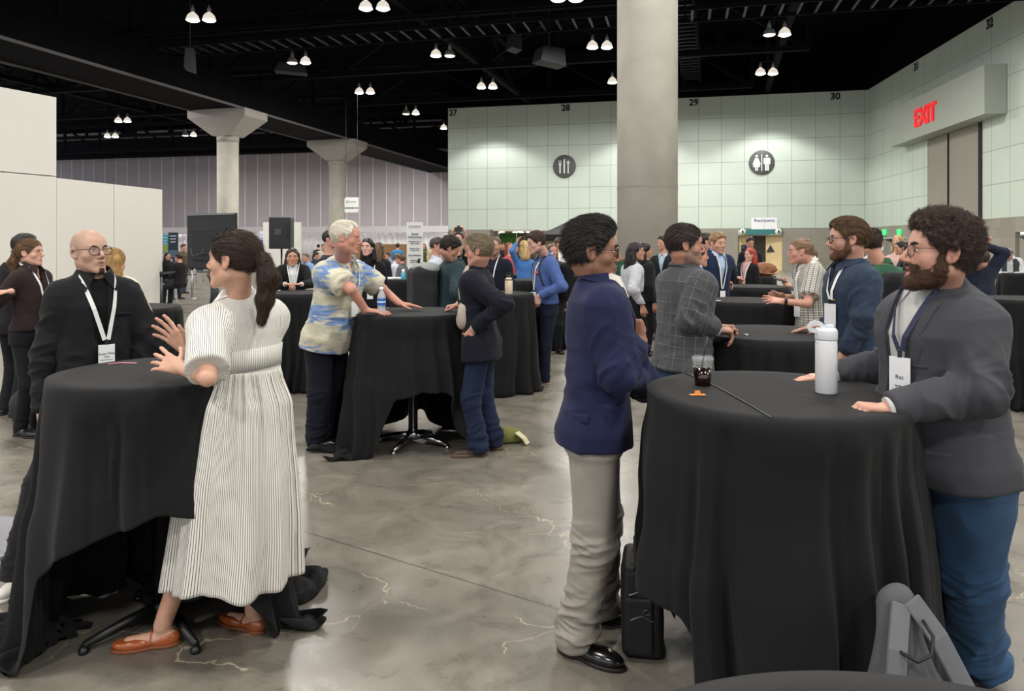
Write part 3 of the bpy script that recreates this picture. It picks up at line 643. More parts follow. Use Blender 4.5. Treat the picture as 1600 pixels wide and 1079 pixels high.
# white paper notice above the band
q = wp(1194)+e1n*.04; e = empty('notice', (q[0], q[1], wz(1194, 350)+.05), 'white paper notice taped above the teal restroom band', 'sign')
for i, (a_, tx) in enumerate(((-.42, 'Exit'), (.42, 'Info'))):
    b = MB(); b.box((0, 0, 0), (.82, .02, .78)); o = b.build('sheet', BADGE, e, loc=(a_*e1[0], a_*e1[1], 0)); o.rotation_euler = (0, 0, math.atan2(e1[1], e1[0]))
text_mesh('notice_text', 'Restrooms', .3, Matrix(((e1[0], 0, e1n[0], e1n[0]*.03), (e1[1], 0, e1n[1], e1n[1]*.03), (0, 1, 0, .2), (0, 0, 0, 1))), mat('notice_blue', '#3a4f93', .6), e, depth=.005)
# ---- food hall opening left of the column
f0, f1 = wp(770), wp(902)
wall('wall_food_back', f0+nb*7, f1+nb*7, 0, ZB, wallmat('kiosk_mesh', '#8f8a72', '#4b4638', .35, .18, .03, var=.2)); wall('ceiling_food', f0, f1, ZB-.08, ZB-.02, mat('food_ceiling', '#c8c2ae', .7), th=7)
wall('wall_food_side', f0, f0+nb*7, 0, ZB, BLOCK); wall('trim_4', f0+nb*4.5+e1*4.0, f0+nb*4.5+e1*8.0, 2.1, 2.6, mat('kiosk_dark', '#26221f', .7)); 
he = wall('hedge_panel', wp(772)+nb*1.5, wp(799)+nb*1.5, 0, wz(780, 364), mat('hedge_green', '#3f6b2c', .9, bump=(12, 1, .05), var=(9, .45)), th=.4, kind=None); tag(he, 'green artificial hedge panel at the food hall opening', 'hedge')
for i, px in enumerate((774, 790, 796, 803, 812, 840)):
    q = wp(px)+nb*(2.0+1.1*(i % 3)); b = MB(); b.lathe([(.18, 0), (.16, .05)], n=14); o = b.build('downlight', mat('downlight_glow', '#ffffff', .4, emit='#fff7ea', estr=12), loc=(q[0], q[1], ZB-.14)); tag(o, 'small round downlight in the food hall ceiling', 'lamp', 'food hall downlights')
area(*(wp(835)+nb*3.5), ZB-.2, 6, 2, 160)
# side doors with green exit lamps on the right wall
for i, (pa_, pb_, n_) in enumerate(((1368, 1414, 3), (1588, 1638, 2))):
    a, b_ = rp(pa_), rp(pb_); org = np.array([*((a+b_)/2), 0]); e = empty('door_%d' % (i+2), tuple(org)); e['kind'] = 'structure'
    for j in range(n_):
        u, v = a+(b_-a)*j/n_, a+(b_-a)*(j+.95)/n_
        lf = pslab('door_leaf', e, org, u+rn*.12, v+rn*.12, 0, 2.1, BEIGE); pslab('door_sign', lf, org, u+(v-u)*.55+rn*.08, u+(v-u)*.75+rn*.08, 1.35, 1.65, BADGE, th=.02)
        pslab('closer', lf, org, u+(v-u)*.2+rn*.02, u+(v-u)*.6+rn*.02, 1.95, 2.03, mat('closer_dark', '#2c2a28', .5), th=.08)
for px in (1384, 1407):
    q = rp(px)-rn*.12; e = wall('exit_lamp', q-e2*.22, q+e2*.22, rz_(px, 367), rz_(px, 358), mat('exit_green', '#2fd66a', .4, emit='#38e070', estr=1.3), th=.08, kind=None); tag(e, 'small green exit sign above the side doors, %s one' % ('left' if px < 1400 else 'right'), 'sign')
# ---------------------------------------------------------------- people
TP = [0, .13, .38, .58, .77, .86, .93, 1.0]
PROF = {'m': ([.168, .178, .158, .168, .186, .176, .122, .066], [.105, .108, .108, .114, .118, .095, .075, .055], [.115, .125, .098, .102, .112, .108, .090, .068]),
        'f': ([.172, .180, .130, .142, .160, .150, .100, .058], [.095, .100, .090, .112, .105, .080, .062, .045], [.120, .122, .085, .090, .098, .092, .075, .055])}
def person(label, X, Y, h, face, head=None, arms=None, legs=None, top=None, bottom=None, shoes=None, sex='m', build=1.0, belly=0.0, lean=0, side=0, bow=0.0,
           lod=None, cat='person', group=None, hipf=0.0, shz=1.0, back=0.0, chest=0.0, seat=None, twist=0):
    p = Person(); s = h/1.75; a = math.radians(face); ta = math.radians(face+twist)
    F = np.array([math.sin(a), -math.cos(a), 0]); Lf = np.array([math.cos(a), math.sin(a), 0]); Z = np.array([0, 0, 1.0])
    F2 = np.array([math.sin(ta), -math.cos(ta), 0]); L2 = np.array([math.cos(ta), math.sin(ta), 0])
    O = np.array([X, Y, 0.0]); p.O = O; p.F = F2; p.L = L2; p.s = s; p.h = h
    if lod is None: lod = 0 if Y < 3.9 else 1 if Y < 6.6 else 2 if Y < 10.5 else 3 if Y < 17 else 4
    vb = (.0036, .0052, .0075, .011, .02)[lod]; vc = (.0062, .0085, .012, .017, .028)[lod]
    root = empty('person', O, label, cat, group); p.root = root
    hz = .455*h if seat is None else seat
    H0 = O+Z*hz+F*hipf; le, si = math.radians(lean), math.radians(side)
    Ldir = unit(Z*math.cos(le)*math.cos(si)+F2*math.sin(le)+L2*math.sin(si)); TL = .388*h*shz
    N0 = H0+Ldir*TL; p.H0, p.N0, p.A, p.TL = H0, N0, Ldir, TL
    pa, pf, pb = [np.array(v)*s for v in PROF[sex]]; pa = pa*build; pf = pf*(1+(build-1)*.8); pb = pb*(1+(build-1)*.8)
    tp = np.array(TP); pf = pf+belly*np.exp(-((tp-.30)/.22)**2)+chest*np.exp(-((tp-.72)/.16)**2); pb = pb+back*np.exp(-((tp-.75)/.2)**2)
    LA = [(unit(Lf*(1-v)+L2*v)) for v in (0, 1)]
    def tco(P):
        q = P-H0.astype(np.float32); t = q@Ldir.astype(np.float32)/TL; tc = np.clip(t, 0, 1)
        l = LA[0][None]*(1-tc[:, None])+LA[1][None]*tc[:, None]; l = l.astype(np.float32)
        A32 = Ldir.astype(np.float32); l = l-(l@A32)[:, None]*A32; l /= np.linalg.norm(l, axis=1, keepdims=True)
        f = np.cross(l, A32); c = q-t[:, None]*TL*A32
        x = np.einsum('ij,ij->i', c, l); y = np.einsum('ij,ij->i', c, f)-bow*4*tc*(1-tc)
        return t, x, y
    def torso(P, off, t0, t1=1.02, flare=0.0, ff=0.0):
        t, x, y = tco(P); fz = flare*np.clip(.26-t, 0, .5); A = np.interp(t, tp, pa)+off+fz; Bf = np.interp(t, tp, pf)+off+fz+ff; Bb = np.interp(t, tp, pb)+off+fz*.8
        B = np.where(y > 0, Bf, Bb); n = 2.3
        v = (np.abs(x/A)**n+np.abs(y/B)**n+1e-9)**(1/n); d = (v-1)*np.minimum(A, B)*.92
        return smax(d, np.maximum((t0-t), (t-t1))*TL, .008)
    p.torso = torso; p.tco = tco
    def surf(x, t, off=0.0, front=True):
        """point on the torso surface at lateral x (towards the person's left) and height fraction t"""
        A = np.interp(t, tp, pa)+off; Bf = np.interp(t, tp, pf if front else pb)+off; tc = min(max(t, 0), 1); u = min(abs(x)/A, .985)
        l = unit(LA[0]*(1-tc)+LA[1]*tc); l = unit(l-Ldir*(l@Ldir)); f = np.cross(l, Ldir)
        y = Bf*(1-u**2.3)**(1/2.3)*(1 if front else -1)+bow*4*tc*(1-tc)
        return H0+Ldir*TL*t+l*x+f*y
    p.surf = surf
    # arms
    shw = (.094 if sex == 'm' else .084)*h*build
    sh = {}; el = {}; wr = {}; hd = {}; arms = arms or {}
    S0 = H0+Ldir*TL*.855; l2 = unit(L2-Ldir*(L2@Ldir)); f2 = np.cross(l2, Ldir)
    for k, sg in (('L', 1), ('R', -1)):
        A_ = arms.get(k, 'down'); Sh = S0+l2*sg*shw
        if isinstance(A_, dict) and 'sh' in A_: Sh = Sh+f2*A_['sh'][0]+Z*A_['sh'][1]+l2*A_['sh'][2]*sg
        if A_ == 'down': A_ = dict(w=Sh+l2*sg*.05*h+F2*.03*h-Z*.315*h, pole=-F2+l2*sg*.5, d=-Z+F2*.15, n=-l2*sg, pose='relax')
        elif A_ == 'fold': A_ = dict(w=H0+Ldir*TL*.52+F2*.22*s+l2*sg*.10*h*.4, pole=l2*sg-Z*.6, d=-l2*sg+F2*.2, n=-F2, pose='relax')
        elif A_ == 'front': A_ = dict(w=H0+Ldir*TL*.45+F2*.27*s+l2*sg*.06, pole=l2*sg*.5-Z, d=F2-l2*sg*.6, n=-Z-l2*sg*.4, pose='curl')
        elif A_ == 'pocket': A_ = dict(w=H0+Z*.045*h+l2*sg*.105*h+F2*.05, pole=l2*sg*.6-F2, d=-Z+F2*.3, n=-l2*sg, pose='relax')
        elif A_ == 'up': A_ = dict(w=Sh+Z*.24*h+F2*.10*h-l2*sg*.05, pole=l2*sg+F2*.2, d=Z-l2*sg*.4, n=F2, pose='curl')
        sh[k] = Sh; wr[k] = np.asarray(A_['w'], float)
        el[k] = np.asarray(A_['e'], float) if 'e' in A_ else ik(Sh, wr[k], .172*h, .152*h, A_['pole'])
        hd[k] = hand_prims(wr[k], A_['d'], A_['n'], -sg, A_.get('pose', 'relax'), s*A_.get('hs', 1.0))
    p.sh, p.el, p.wr, p.hd = sh, el, wr, hd
    # legs
    legs = legs or {}; hip = {}; kn = {}; an = {}; ft = {}
    for k, sg in (('L', 1), ('R', -1)):
        g = legs.get(k, {}); hip[k] = H0+Lf*sg*.052*h*build+Z*.03*h
        an[k] = np.asarray(g['a'], float) if 'a' in g else O+Lf*sg*.055*h+Z*.048*h-F*.02
        an[k] = an[k]+Z*0
        kn[k] = np.asarray(g['k'], float) if 'k' in g else ik(hip[k], an[k], .230*h, .212*h, F+Lf*sg*.1)
        ft[k] = unit(np.asarray(g.get('d', F+Lf*sg*.25), float)*np.array([1, 1, 0]))
    p.kn, p.an, p.ft = kn, an, ft
    # head frame
    head = head or {}; hs = head.get('scale', 1.0)*(.98 if sex == 'f' else 1.0)*s**.5
    hy = math.radians(head.get('yaw', face+twist)); hp_, hr = math.radians(head.get('pitch', 0)), math.radians(head.get('roll', 0))
    hf = np.array([math.sin(hy), -math.cos(hy), 0]); hl = np.array([math.cos(hy), math.sin(hy), 0])
    hf, hu = hf*math.cos(hp_)-Z*math.sin(hp_), Z*math.cos(hp_)+hf*math.sin(hp_)
    hl, hu = hl*math.cos(hr)+hu*math.sin(hr), hu*math.cos(hr)-hl*math.sin(hr)
    HC = np.asarray(head['c'], float) if 'c' in head else N0+unit(Ldir+Z*1.2)*.135*s+hf*.03+F2*.02
    M3 = np.stack([hl, hf, hu], 1).astype(np.float32); HC32 = HC.astype(np.float32)   # columns: axes
    def toh(P): return ((P-HC32)@M3)/hs
    def frh(q): return HC+M3.astype(float)@(np.asarray(q, float)*hs)
    p.toh, p.frh, p.HC, p.hs = toh, frh, HC, hs
    hp = head
    nk0 = N0-Ldir*.03; nk1 = frh((0, -.022, -.045)); nr = (.058 if sex == 'm' else .047)*s*head.get('neck', 1.0)
    def fhead(P): return head_sdf(toh(P), hp)*hs
    armr = ((.050, .041, .036, .027) if sex == 'm' else (.042, .034, .031, .023))
    armr = [v*s*(1+(build-1)*.7) for v in armr]
    hidden = top is not None
    def handsdf(P, k):
        pal, fing = hd[k]
        def f(Q):
            d = None
            for q in pal:
                e = cap(Q, *q); d = e if d is None else smin(d, e, .016)
            for ch in fing:
                c = None
                for q in ch:
                    e = cap(Q, *q); c = e if c is None else smin(c, e, .004)
                d = smin(d, c, .006)
            return d
        return local(f, P, wr[k]+(pal[1][1]-wr[k])*.9, .22*s, .125*s)
    def fbody(P):
        d = local(fhead, P, HC, .24, .16)
        d = smin(d, cap(P, nk0, nk1, nr*1.12, nr), .02)
        d = smin(d, torso(P, -.012, .0, 1.0), .03)
        for k in 'LR':
            up = cap(P, sh[k], el[k], armr[0], armr[1]); fo = cap(P, el[k], wr[k], armr[2], armr[3])
            d = smin(d, up, .03); d = smin(d, smin(fo, handsdf(P, k), .015), .006)
            lg = smin(cap(P, hip[k], kn[k], .078*s*build, .050*s), cap(P, kn[k], an[k], .046*s, .036*s), .02)
            toe = an[k]+ft[k]*.13*s; toe = np.array([toe[0], toe[1], .030]); heel = an[k]-ft[k]*.03*s; heel = np.array([heel[0], heel[1], .036])
            d = smin(d, lg, .02); d = smin(d, cap(P, heel, toe, .030*s, .022*s), .02)
        return d
    pts = [HC+np.array([.16]*3), HC-np.array([.16]*3), H0+.24*build, H0-.24*build, N0+.2, N0-.2, O+np.array([0, 0, 0])]
    for k in 'LR':
        pts += [sh[k]+.1, sh[k]-.1, el[k]+.08, el[k]-.08, wr[k]+.08, wr[k]-.08, kn[k]+.12, kn[k]-.12, an[k]+.1, an[k]-.1, an[k]+ft[k]*.24]
        for ch in hd[k][1]: pts += [ch[-1][1]+.015, ch[-1][1]-.015]
    pts = np.array(pts); lo, hi = pts.min(0), pts.max(0); lo[2] = max(lo[2], 0.0); lo[2] = 0.0
    p.lo, p.hi = lo, hi
    def cbody(V):
        q = toh(V); c = head_col(q, hp); far = np.linalg.norm(q, axis=1) > .17
        base = skinc(hp.get('skin', '#c98f73')); c[far] = base
        for k in 'LR':
            kd = np.full(len(V), 9.0)
            for ch in hd[k][1]:
                kd = np.minimum(kd, np.linalg.norm(V-ch[0][0].astype(np.float32), axis=1)); kd = np.minimum(kd, np.linalg.norm(V-ch[-1][1].astype(np.float32), axis=1))
            m = np.clip(1-kd/.016, 0, 1)[:, None]*.35; c = c*(1-m)+base*np.array([1.0, .6, .55])*m
        return c
    p.body = sdf_obj('body', fbody, lo, hi, vb, SKIN, root, O, col=cbody)
    # face pieces
    if lod <= 2 and not head.get('noface'):
        for sg in (1, -1):
            e = MB()
            nn = 14; cx, cy, cz = .0318*sg, .0798, .0028
            vs = []; fs = []
            for i in range(nn//2+1):
                ph = PI*i/(nn//2)
                for j in range(nn):
                    th = 2*PI*j/nn; vs.append(frh((cx+.0132*math.sin(ph)*math.cos(th), cy+.0092*math.cos(ph)-.28*.0132*math.sin(ph)*math.cos(th)*sg, cz+.0052*head.get('eye', 1)*math.sin(ph)*math.sin(th)-.0)))
            for i in range(nn//2):
                for j in range(nn): fs.append((i*nn+j, i*nn+(j+1) % nn, (i+1)*nn+(j+1) % nn, (i+1)*nn+j))
            e.add([v-O for v in vs], fs, True); eo = e.build('eye', mat('eye_white', '#d9d2cb', .25), root)
            iy = MB(); ic = np.array([cx+head.get('look', 0)*.004, cy+.0062, cz]); vs = [ic+np.array([0, .0034, 0])]; fs = []
            for j in range(12): th = 2*PI*j/12; vs.append(ic+np.array([.0056*math.cos(th), .0012, .0046*head.get('eye', 1)*math.sin(th)]))
            for j in range(12): fs.append((0, 1+j, 1+(j+1) % 12))
            vs.append(ic+np.array([0, -.001, 0])); fs += [(13, 1+(j+1) % 12, 1+j) for j in range(12)]
            iy.add([frh(v)-O for v in vs], fs, True); iy.build('iris', mat('iris_'+head.get('iris', '#2a1a10').strip('#'), head.get('iris', '#2a1a10'), .15), eo)
            bw = head.get('brow', '#2a1d16'); b = MB(); th_ = head.get('browt', 1.0)
            b.tube([frh((sg*x, y, z))-O for x, y, z in ((.012, .0935, .0200), (.021, .0940, .0235), (.032, .0900, .0258), (.042, .0825, .0245), (.050, .0720, .0200))], [.0022*th_*hs, .0036*th_*hs, .0036*th_*hs, .0030*th_*hs, .0014], 6)
            b.build('eyebrow', mat('brow_'+bw.strip('#'), bw, .9), root)
    if head.get('hair'): build_hair(p, head['hair'], root, lod, vc)
    if head.get('beard'): build_beard(p, head['beard'], root, lod)
    if head.get('glasses') and lod <= 2: build_glasses(p, head['glasses'], root)
    # trousers
    def limb_s(P, a, b):
        ba = (b-a).astype(np.float32); return (P-a.astype(np.float32))@(ba/np.linalg.norm(ba))
    if bottom and bottom.get('kind', 'trousers') == 'trousers':
        r1, r2, r3 = [v*s for v in bottom.get('r', (.094, .072, .062) if sex == 'm' else (.090, .060, .048))]; zb = bottom.get('z', .035); tw = bottom.get('waist', .34)
        kk = bottom.get('kr', 1.0)
        def ftr(P):
            d = None
            for k in 'LR':
                e = smin(cap(P, hip[k], kn[k], r1*build, r2*kk), cap(P, kn[k], an[k]-Z*.02, r2*kk, r3), .03)
                e = smax(e, (zb+(limb_s(P, an[k], an[k]+ft[k])*.18))-P[:, 2], .006)
                d = e if d is None else smin(d, e, .018)
            return smin(d, torso(P, .004, .02, tw), .04)
        wa = bottom.get('wr', .006)
        def dtr(V):
            n = noise(V, 7, 7, 5, 3); out = np.zeros(len(V), np.float32)
            for k in 'LR':
                near = cap(V, kn[k], an[k], .13*s); sk = limb_s(V, kn[k], an[k]); LL = np.linalg.norm(an[k]-kn[k])
                m = np.clip(1-near/.03, 0, 1)*(np.exp(-((sk-LL+.05)/.12)**2)+.55*np.exp(-(sk/.09)**2)); ph = 0
                out += m*wa*1.5*limb_ridge(V, kn[k], an[k], 24, 7, 1 if k == 'L' else 4)
            rn = noise(V, 9, 9, 4, 5); out += (.5-np.abs(rn))*wa*.7
            return out
        def utr(V):
            u = np.zeros((len(V), 3)); u[:, 0] = V@Lf.astype(np.float32); u[:, 1] = V[:, 2]; u[:, 2] = V@F.astype(np.float32); return u
        p.trousers = sdf_obj('trousers', ftr, lo, hi, vc*.9, bottom['mat'], root, O, disp=dtr, attrs=utr)
        if bottom.get('belt'):
            b = MB(); t = tw-.035
            pts_ = [surf(math.sin(q)*.99*np.interp(t, tp, pa), t, .012, math.cos(q) > 0)-O for q in np.linspace(0, 2*PI, 33)]
            b.tube(pts_, 1, flat=(.034, .005), up=Ldir); b.build('belt', mat('belt_leather', bottom['belt'], .45), root)
    if bottom and bottom.get('kind') == 'skirt': bottom['fn'](p, root)
    # shoes
    if shoes:
        for k in 'LR':
            build_shoe(p, k, shoes, root, lod)
    # upper garment
    if top:
        off = top.get('off', .016); th0 = top.get('hem', .30); slv = top.get('sleeve', 'long'); k0 = top.get('fat', 1.0); flare = top.get('flare', .10)
        sr = [v+o_ for v, o_ in zip(armr, top.get('so', (.020, .016, .017, .014)))]
        if lod >= 3: sr = [v*1.05 for v in sr]
        wst = {}
        for k in 'LR':
            if slv == 'long': wst[k] = (el[k], wr[k]-unit(wr[k]-el[k])*top.get('cuff', .005), sr[2], sr[3])
        ss = top.get('short', .72); cutv = top.get('V'); nh = top.get('neckhole', 1.0)
        def ftop(P):
            t, x, y = tco(P)
            d = torso(P, off, th0, 1.0, flare, top.get('ff', 0))
            d = smin(d, cap(P, N0-Ldir*.025, N0+Ldir*.005, .07*s*nh, .062*s*nh), .03) if top.get('trap', True) else d
            for k in 'LR':
                if slv == 'long':
                    up = cap(P, sh[k], el[k], sr[0], sr[1]); fo = cap(P, el[k], wst[k][1], sr[2], sr[3])
                    ax = unit(wst[k][1]-el[k]); fo = smax(fo, (P-wst[k][1].astype(np.float32))@ax.astype(np.float32), .004)
                    sa = np.clip(limb_s(P, sh[k], el[k])/(.17*h), 0, 1)
                    ar = smin(up, fo, .02); kk_ = .055*(1-sa)+.012
                elif slv == 'short':
                    e2 = sh[k]+(el[k]-sh[k])*ss; up = cap(P, sh[k], e2, sr[0]*1.05, sr[0]*1.10); ax = unit(e2-sh[k])
                    up = smax(up, (P-e2.astype(np.float32))@ax.astype(np.float32), .004)
                    up = smax(up, -(smax(cap(P, sh[k], e2+ax*.1, sr[0]*1.0), .03-(P-e2.astype(np.float32))@(-ax.astype(np.float32))*-1-.03, .004)), .004) if False else up
                    ar = up; sa = np.clip(limb_s(P, sh[k], el[k])/(.17*h), 0, 1); kk_ = .055*(1-sa)+.012
                else: continue
                hh = np.maximum(kk_-np.abs(d-ar), 0)/kk_; d = np.minimum(d, ar)-hh*hh*kk_*.25
            # neck opening
            d = smax(d, -cap(P, N0-Ldir*.015, N0+Ldir*.2+hf*.03, nr+.010*top.get('nk', 1), nr+.03), .006)
            if cutv:
                tb, wtop = cutv[0], cutv[1]; wv = np.clip((t-tb)/(1.0-tb), 0, 1.2)**cutv[2] if len(cutv) > 2 else np.clip((t-tb)/(1.0-tb), 0, 1.2)
                cv = np.maximum(np.abs(x)-wv*wtop, np.maximum(-y, (tb-t)*TL)); 
                if len(cutv) > 3:   # opening below the button
                    wl = np.clip((cutv[3]-t)/.5, 0, 1)*cutv[4]; c2 = np.maximum(np.abs(x+cutv[5])-wl, np.maximum(-y, (t-cutv[3])*TL)); cv = np.minimum(cv, c2)
                d = smax(d, -cv, .006)
            if top.get('vent'):
                d = smax(d, -np.maximum(np.maximum(np.abs(x)-.004, y+.02), (t-.18)*TL), .004)
            return d
        wa = top.get('wr', .006); typ = top.get('wtype', 'jacket')
        def dtop(V):
            n = noise(V, 6, 6, 6, 1); n2 = noise(V, 3, 3, 3, 2); t, x, y = tco(V); out = np.zeros(len(V), np.float32); m_all = np.zeros(len(V), np.float32)
            for k in 'LR':
                near = np.minimum(cap(V, sh[k], el[k], sr[0]), cap(V, el[k], wr[k], sr[2])); near2 = np.clip(1-(near-.0)/.02, 0, 1)
                se = np.linalg.norm(V-el[k].astype(np.float32), axis=1); sc_ = limb_s(V, el[k], wr[k])
                bend = 1-abs(float(unit(el[k]-sh[k])@unit(wr[k]-el[k])))*.6
                m = near2*(np.exp(-(se/.13)**2)*(.6+bend)+.35+.4*np.exp(-((sc_-.22)/.06)**2)); lr = np.where(sc_ > 0, limb_ridge(V, el[k], wr[k], 17, 7, 2), limb_ridge(V, sh[k], el[k], 15, 6, 5, .9)); bl_ = np.clip(sc_/.06+.5, 0, 1); lr = limb_ridge(V, el[k], wr[k], 17, 7, 2)*bl_+limb_ridge(V, sh[k], el[k], 15, 6, 5, .9)*(1-bl_)
                out += m*wa*1.05*lr; m_all = np.maximum(m_all, near2*(x*0+1))
            # drag folds on the trunk
            Q = np.stack([x, y, t*TL], 1).astype(np.float32); r1 = 1-2*np.abs(noise(Q+n2[:, None]*.03, 9, 9, 4.5, 4)); r2 = 1-2*np.abs(noise(Q+n[:, None]*.015, 7, 7, 16, 6))
            wm = np.exp(-((t-.42)/.22)**2); out += (1-m_all*.7)*wa*(.55*r1*(.6+.4*(t < .3))+.6*r2*wm)
            return out*np.clip((1.02-t)/.1, 0.15, 1)
        def utop(V):
            t, x, y = tco(V); u = np.arctan2(x, y)*.165; v = t*TL; z = np.zeros(len(V)); best = torso(V, 0, -.5)
            for i, k in enumerate('LR'):
                for (a_, b_, r_, so) in ((sh[k], el[k], sr[0], 0), (el[k], wr[k], sr[2], .172*h)):
                    dd = cap(V, a_, b_, r_)*1.0+.004; ax = unit(b_-a_); px = unit(np.cross(ax, F2+Z*.1)); py = np.cross(ax, px); q = V-a_.astype(np.float32)
                    ang = np.arctan2(q@px.astype(np.float32), q@py.astype(np.float32)); m = dd < best
                    u = np.where(m, ang*r_+1+i, u); v = np.where(m, TL*.855-(limb_s(V, a_, b_)+so), v); best = np.where(m, dd, best)
            return np.stack([u, v, z], 1)
        lt, htp = lo.copy(), hi.copy(); lt[2] = max(0, H0[2]+TL*th0-.12)
        p.top = sdf_obj(top.get('name', 'jacket'), ftop, lt, htp, vc, top['mat'], root, O, disp=dtop, attrs=utop)
        if top.get('under'):
            u = top['under']
            def fun(P):
                d = torso(P, off-.010, max(th0, .02)+.05 if u.get('hem') is None else u['hem'], 1.0, 0, u.get('ff', 0)); d = smin(d, cap(P, N0-Ldir*.03, N0+Ldir*.01, .066*s, .058*s), .02)
                for k in 'LR':
                    ax = unit(wr[k]-el[k]); e_ = wr[k]+ax*u.get('cuff', .012)
                    if u.get('cuffs', True) and slv == 'long': d = np.minimum(d, smax(cap(P, el[k], e_, sr[3]-.006, sr[3]-.005), (P-e_.astype(np.float32))@ax.astype(np.float32), .003))
                return smax(d, -cap(P, N0-Ldir*.02+hf*.01, N0+Ldir*.2+hf*.05, nr+.004, nr+.01), .005)
            lt2 = lt.copy(); p.under = sdf_obj('shirt', fun, lt2, htp, vc, u['mat'], root, O, disp=lambda V: (.5-np.abs(noise(V, 12, 12, 5, 8)))*.004, attrs=lambda V: np.stack([V@L2, V[:, 2], V@F2], 1))
            if u.get('collar', True): shirt_collar(p, u['mat'], root, hf, nr, top.get('csize', 1.0))
        if top.get('lapel'): lapels(p, top, root, off)
        if top.get('collar'): shirt_collar(p, top['mat'], root, hf, nr, top['collar'], o=.010)
    p.nr = nr; p.hf = hf; p.off = (top or {}).get('off', .016)
    return p
SKIN = mat('skin', '#c98f73', .48, attr='Col', bump=(260, .12, .001), var=(30, .06), sss=.12, spec=.4)
def limb_ridge(V, a, b, fs=20.0, fp=6.0, seed=0, shear=.5):
    ax = unit(b-a).astype(np.float32); q = V-a.astype(np.float32); s = q@ax; pr = q-s[:, None]*ax
    e1_ = unit(np.cross(ax, (.3, .2, .9))).astype(np.float32); e2_ = np.cross(ax, e1_); x, y = pr@e1_, pr@e2_
    W = np.stack([(s+shear*x)*fs, x*fp, y*fp], 1).astype(np.float32)
    r1 = 1-2*np.abs(noise(W, 1, 1, 1, seed)); W2 = np.stack([(s-shear*.8*y)*fs*1.7, x*fp*1.3, y*fp*1.3], 1).astype(np.float32); r2 = 1-2*np.abs(noise(W2, 1, 1, 1, seed+3))
    return np.sign(r1)*np.abs(r1)**1.3*.75+r2*.35
def ribbon(A, B, thick, parent, name, m, O, nrm):
    """closed slab between two polylines, raised by thick along nrm"""
    A = [np.asarray(a) for a in A]; B = [np.asarray(b) for b in B]; mb = MB(); vs = []; n = len(A); nrm = [np.asarray(x) for x in nrm]
    for i in range(n): vs += [A[i]-O, B[i]-O, B[i]-O+nrm[i]*thick, A[i]-O+nrm[i]*thick]
    fs = []
    for i in range(n-1):
        for j in range(4): fs.append((i*4+j, i*4+(j+1) % 4, i*4+4+(j+1) % 4, i*4+4+j))
    fs += [(3, 2, 1, 0), tuple((n-1)*4+j for j in range(4))]
    mb.add(vs, fs); return mb.build(name, m, parent)
def patch(p, name, m, poly_lr, off, thick, parent, front=True):
    """grid patch on the torso surface: poly_lr = list of (t, xa, xb)"""
    nx = 7; vs = []; fs = []; R = len(poly_lr)
    for lay in (off, off+thick):
        for (t, xa, xb) in poly_lr:
            for i in range(nx): vs.append(p.surf(xa+(xb-xa)*i/(nx-1), t, lay, front)-p.O)
    n = R*nx
    for r in range(R-1):
        for i in range(nx-1):
            a, b, c, d = r*nx+i, r*nx+i+1, (r+1)*nx+i+1, (r+1)*nx+i
            fs += [(a, b, c, d), (n+d, n+c, n+b, n+a)]
    edge = [i for i in range(nx)]+[r*nx+nx-1 for r in range(1, R)]+[(R-1)*nx+i for i in range(nx-2, -1, -1)]+[r*nx for r in range(R-2, 0, -1)]
    for i in range(len(edge)):
        a, b = edge[i], edge[(i+1) % len(edge)]; fs.append((a, n+a, n+b, b))
    mb = MB(); mb.add(vs, fs, True); o = mb.build(name, m, parent)
    return o
def lapels(p, top, root, off):
    tb, wt = top['V'][0], top['V'][1]; m = top.get('lapmat', top['mat']); pw = top['V'][2] if len(top['V']) > 2 else 1
    lw = top['lapel']; f = lambda t: wt*max(0, (t-tb)/(1-tb))**pw
    for sg in (1, -1):
        rows = []
        for t in np.linspace(tb-.01, .955, 22):
            q = (t-tb)/(.955-tb); x0 = f(t)-.004; wd = lw*min(1, max(q, 0)**.75*1.25) if q < .70 else lw*(1 if q < .74 else .62 if q < .77 else .80-.5*(q-.77))
            rows.append((t, sg*x0, sg*(x0+max(wd, .004))))
        patch(p, 'lapel', m, rows, off+.001, .007, root)
    # collar round the back of the neck
    mb = MB(); pts = []
    for q in np.linspace(-PI*.62, PI*.62, 15):
        back = math.cos(q); x = math.sin(q)*(.078*p.s); pts.append((x, back))
    A, B, nr = [], [], []
    for q in np.linspace(-PI*.60, PI*.60, 17):
        d = p.L*math.sin(q)-p.F*math.cos(q); c = p.N0+p.A*(.022*math.cos(q)-.004); A.append(c+d*.074*p.s+p.A*.030); B.append(c+d*.104*p.s-p.A*.014); nr.append(unit(d+p.A*.6))
    ribbon(A, B, .006, root, 'jacket_collar', m, p.O, nr)
def shirt_collar(p, m, root, hf, nr, size=1.0, o=.0):
    A, B, N = [], [], []
    for q in np.linspace(-PI*.95, PI*.95, 27):
        d = p.L*math.sin(q)-p.F*math.cos(q); w = (1-math.cos(q))/2; c = p.N0+p.A*(.034-.052*w)+p.F*.012
        q2 = q*(1-.17*w**6); d2 = p.L*math.sin(q2)-p.F*math.cos(q2)
        A.append(c+d*(nr+.006+o*.5)+p.A*.022); B.append(c+d2*(nr+.018+o+.026*w)-p.A*(.022+.036*w**4)*size+p.F*.014*w**3); N.append(unit(d+p.A*.3))
    ribbon(A, B, .004, root, 'shirt_collar', m, p.O, N)
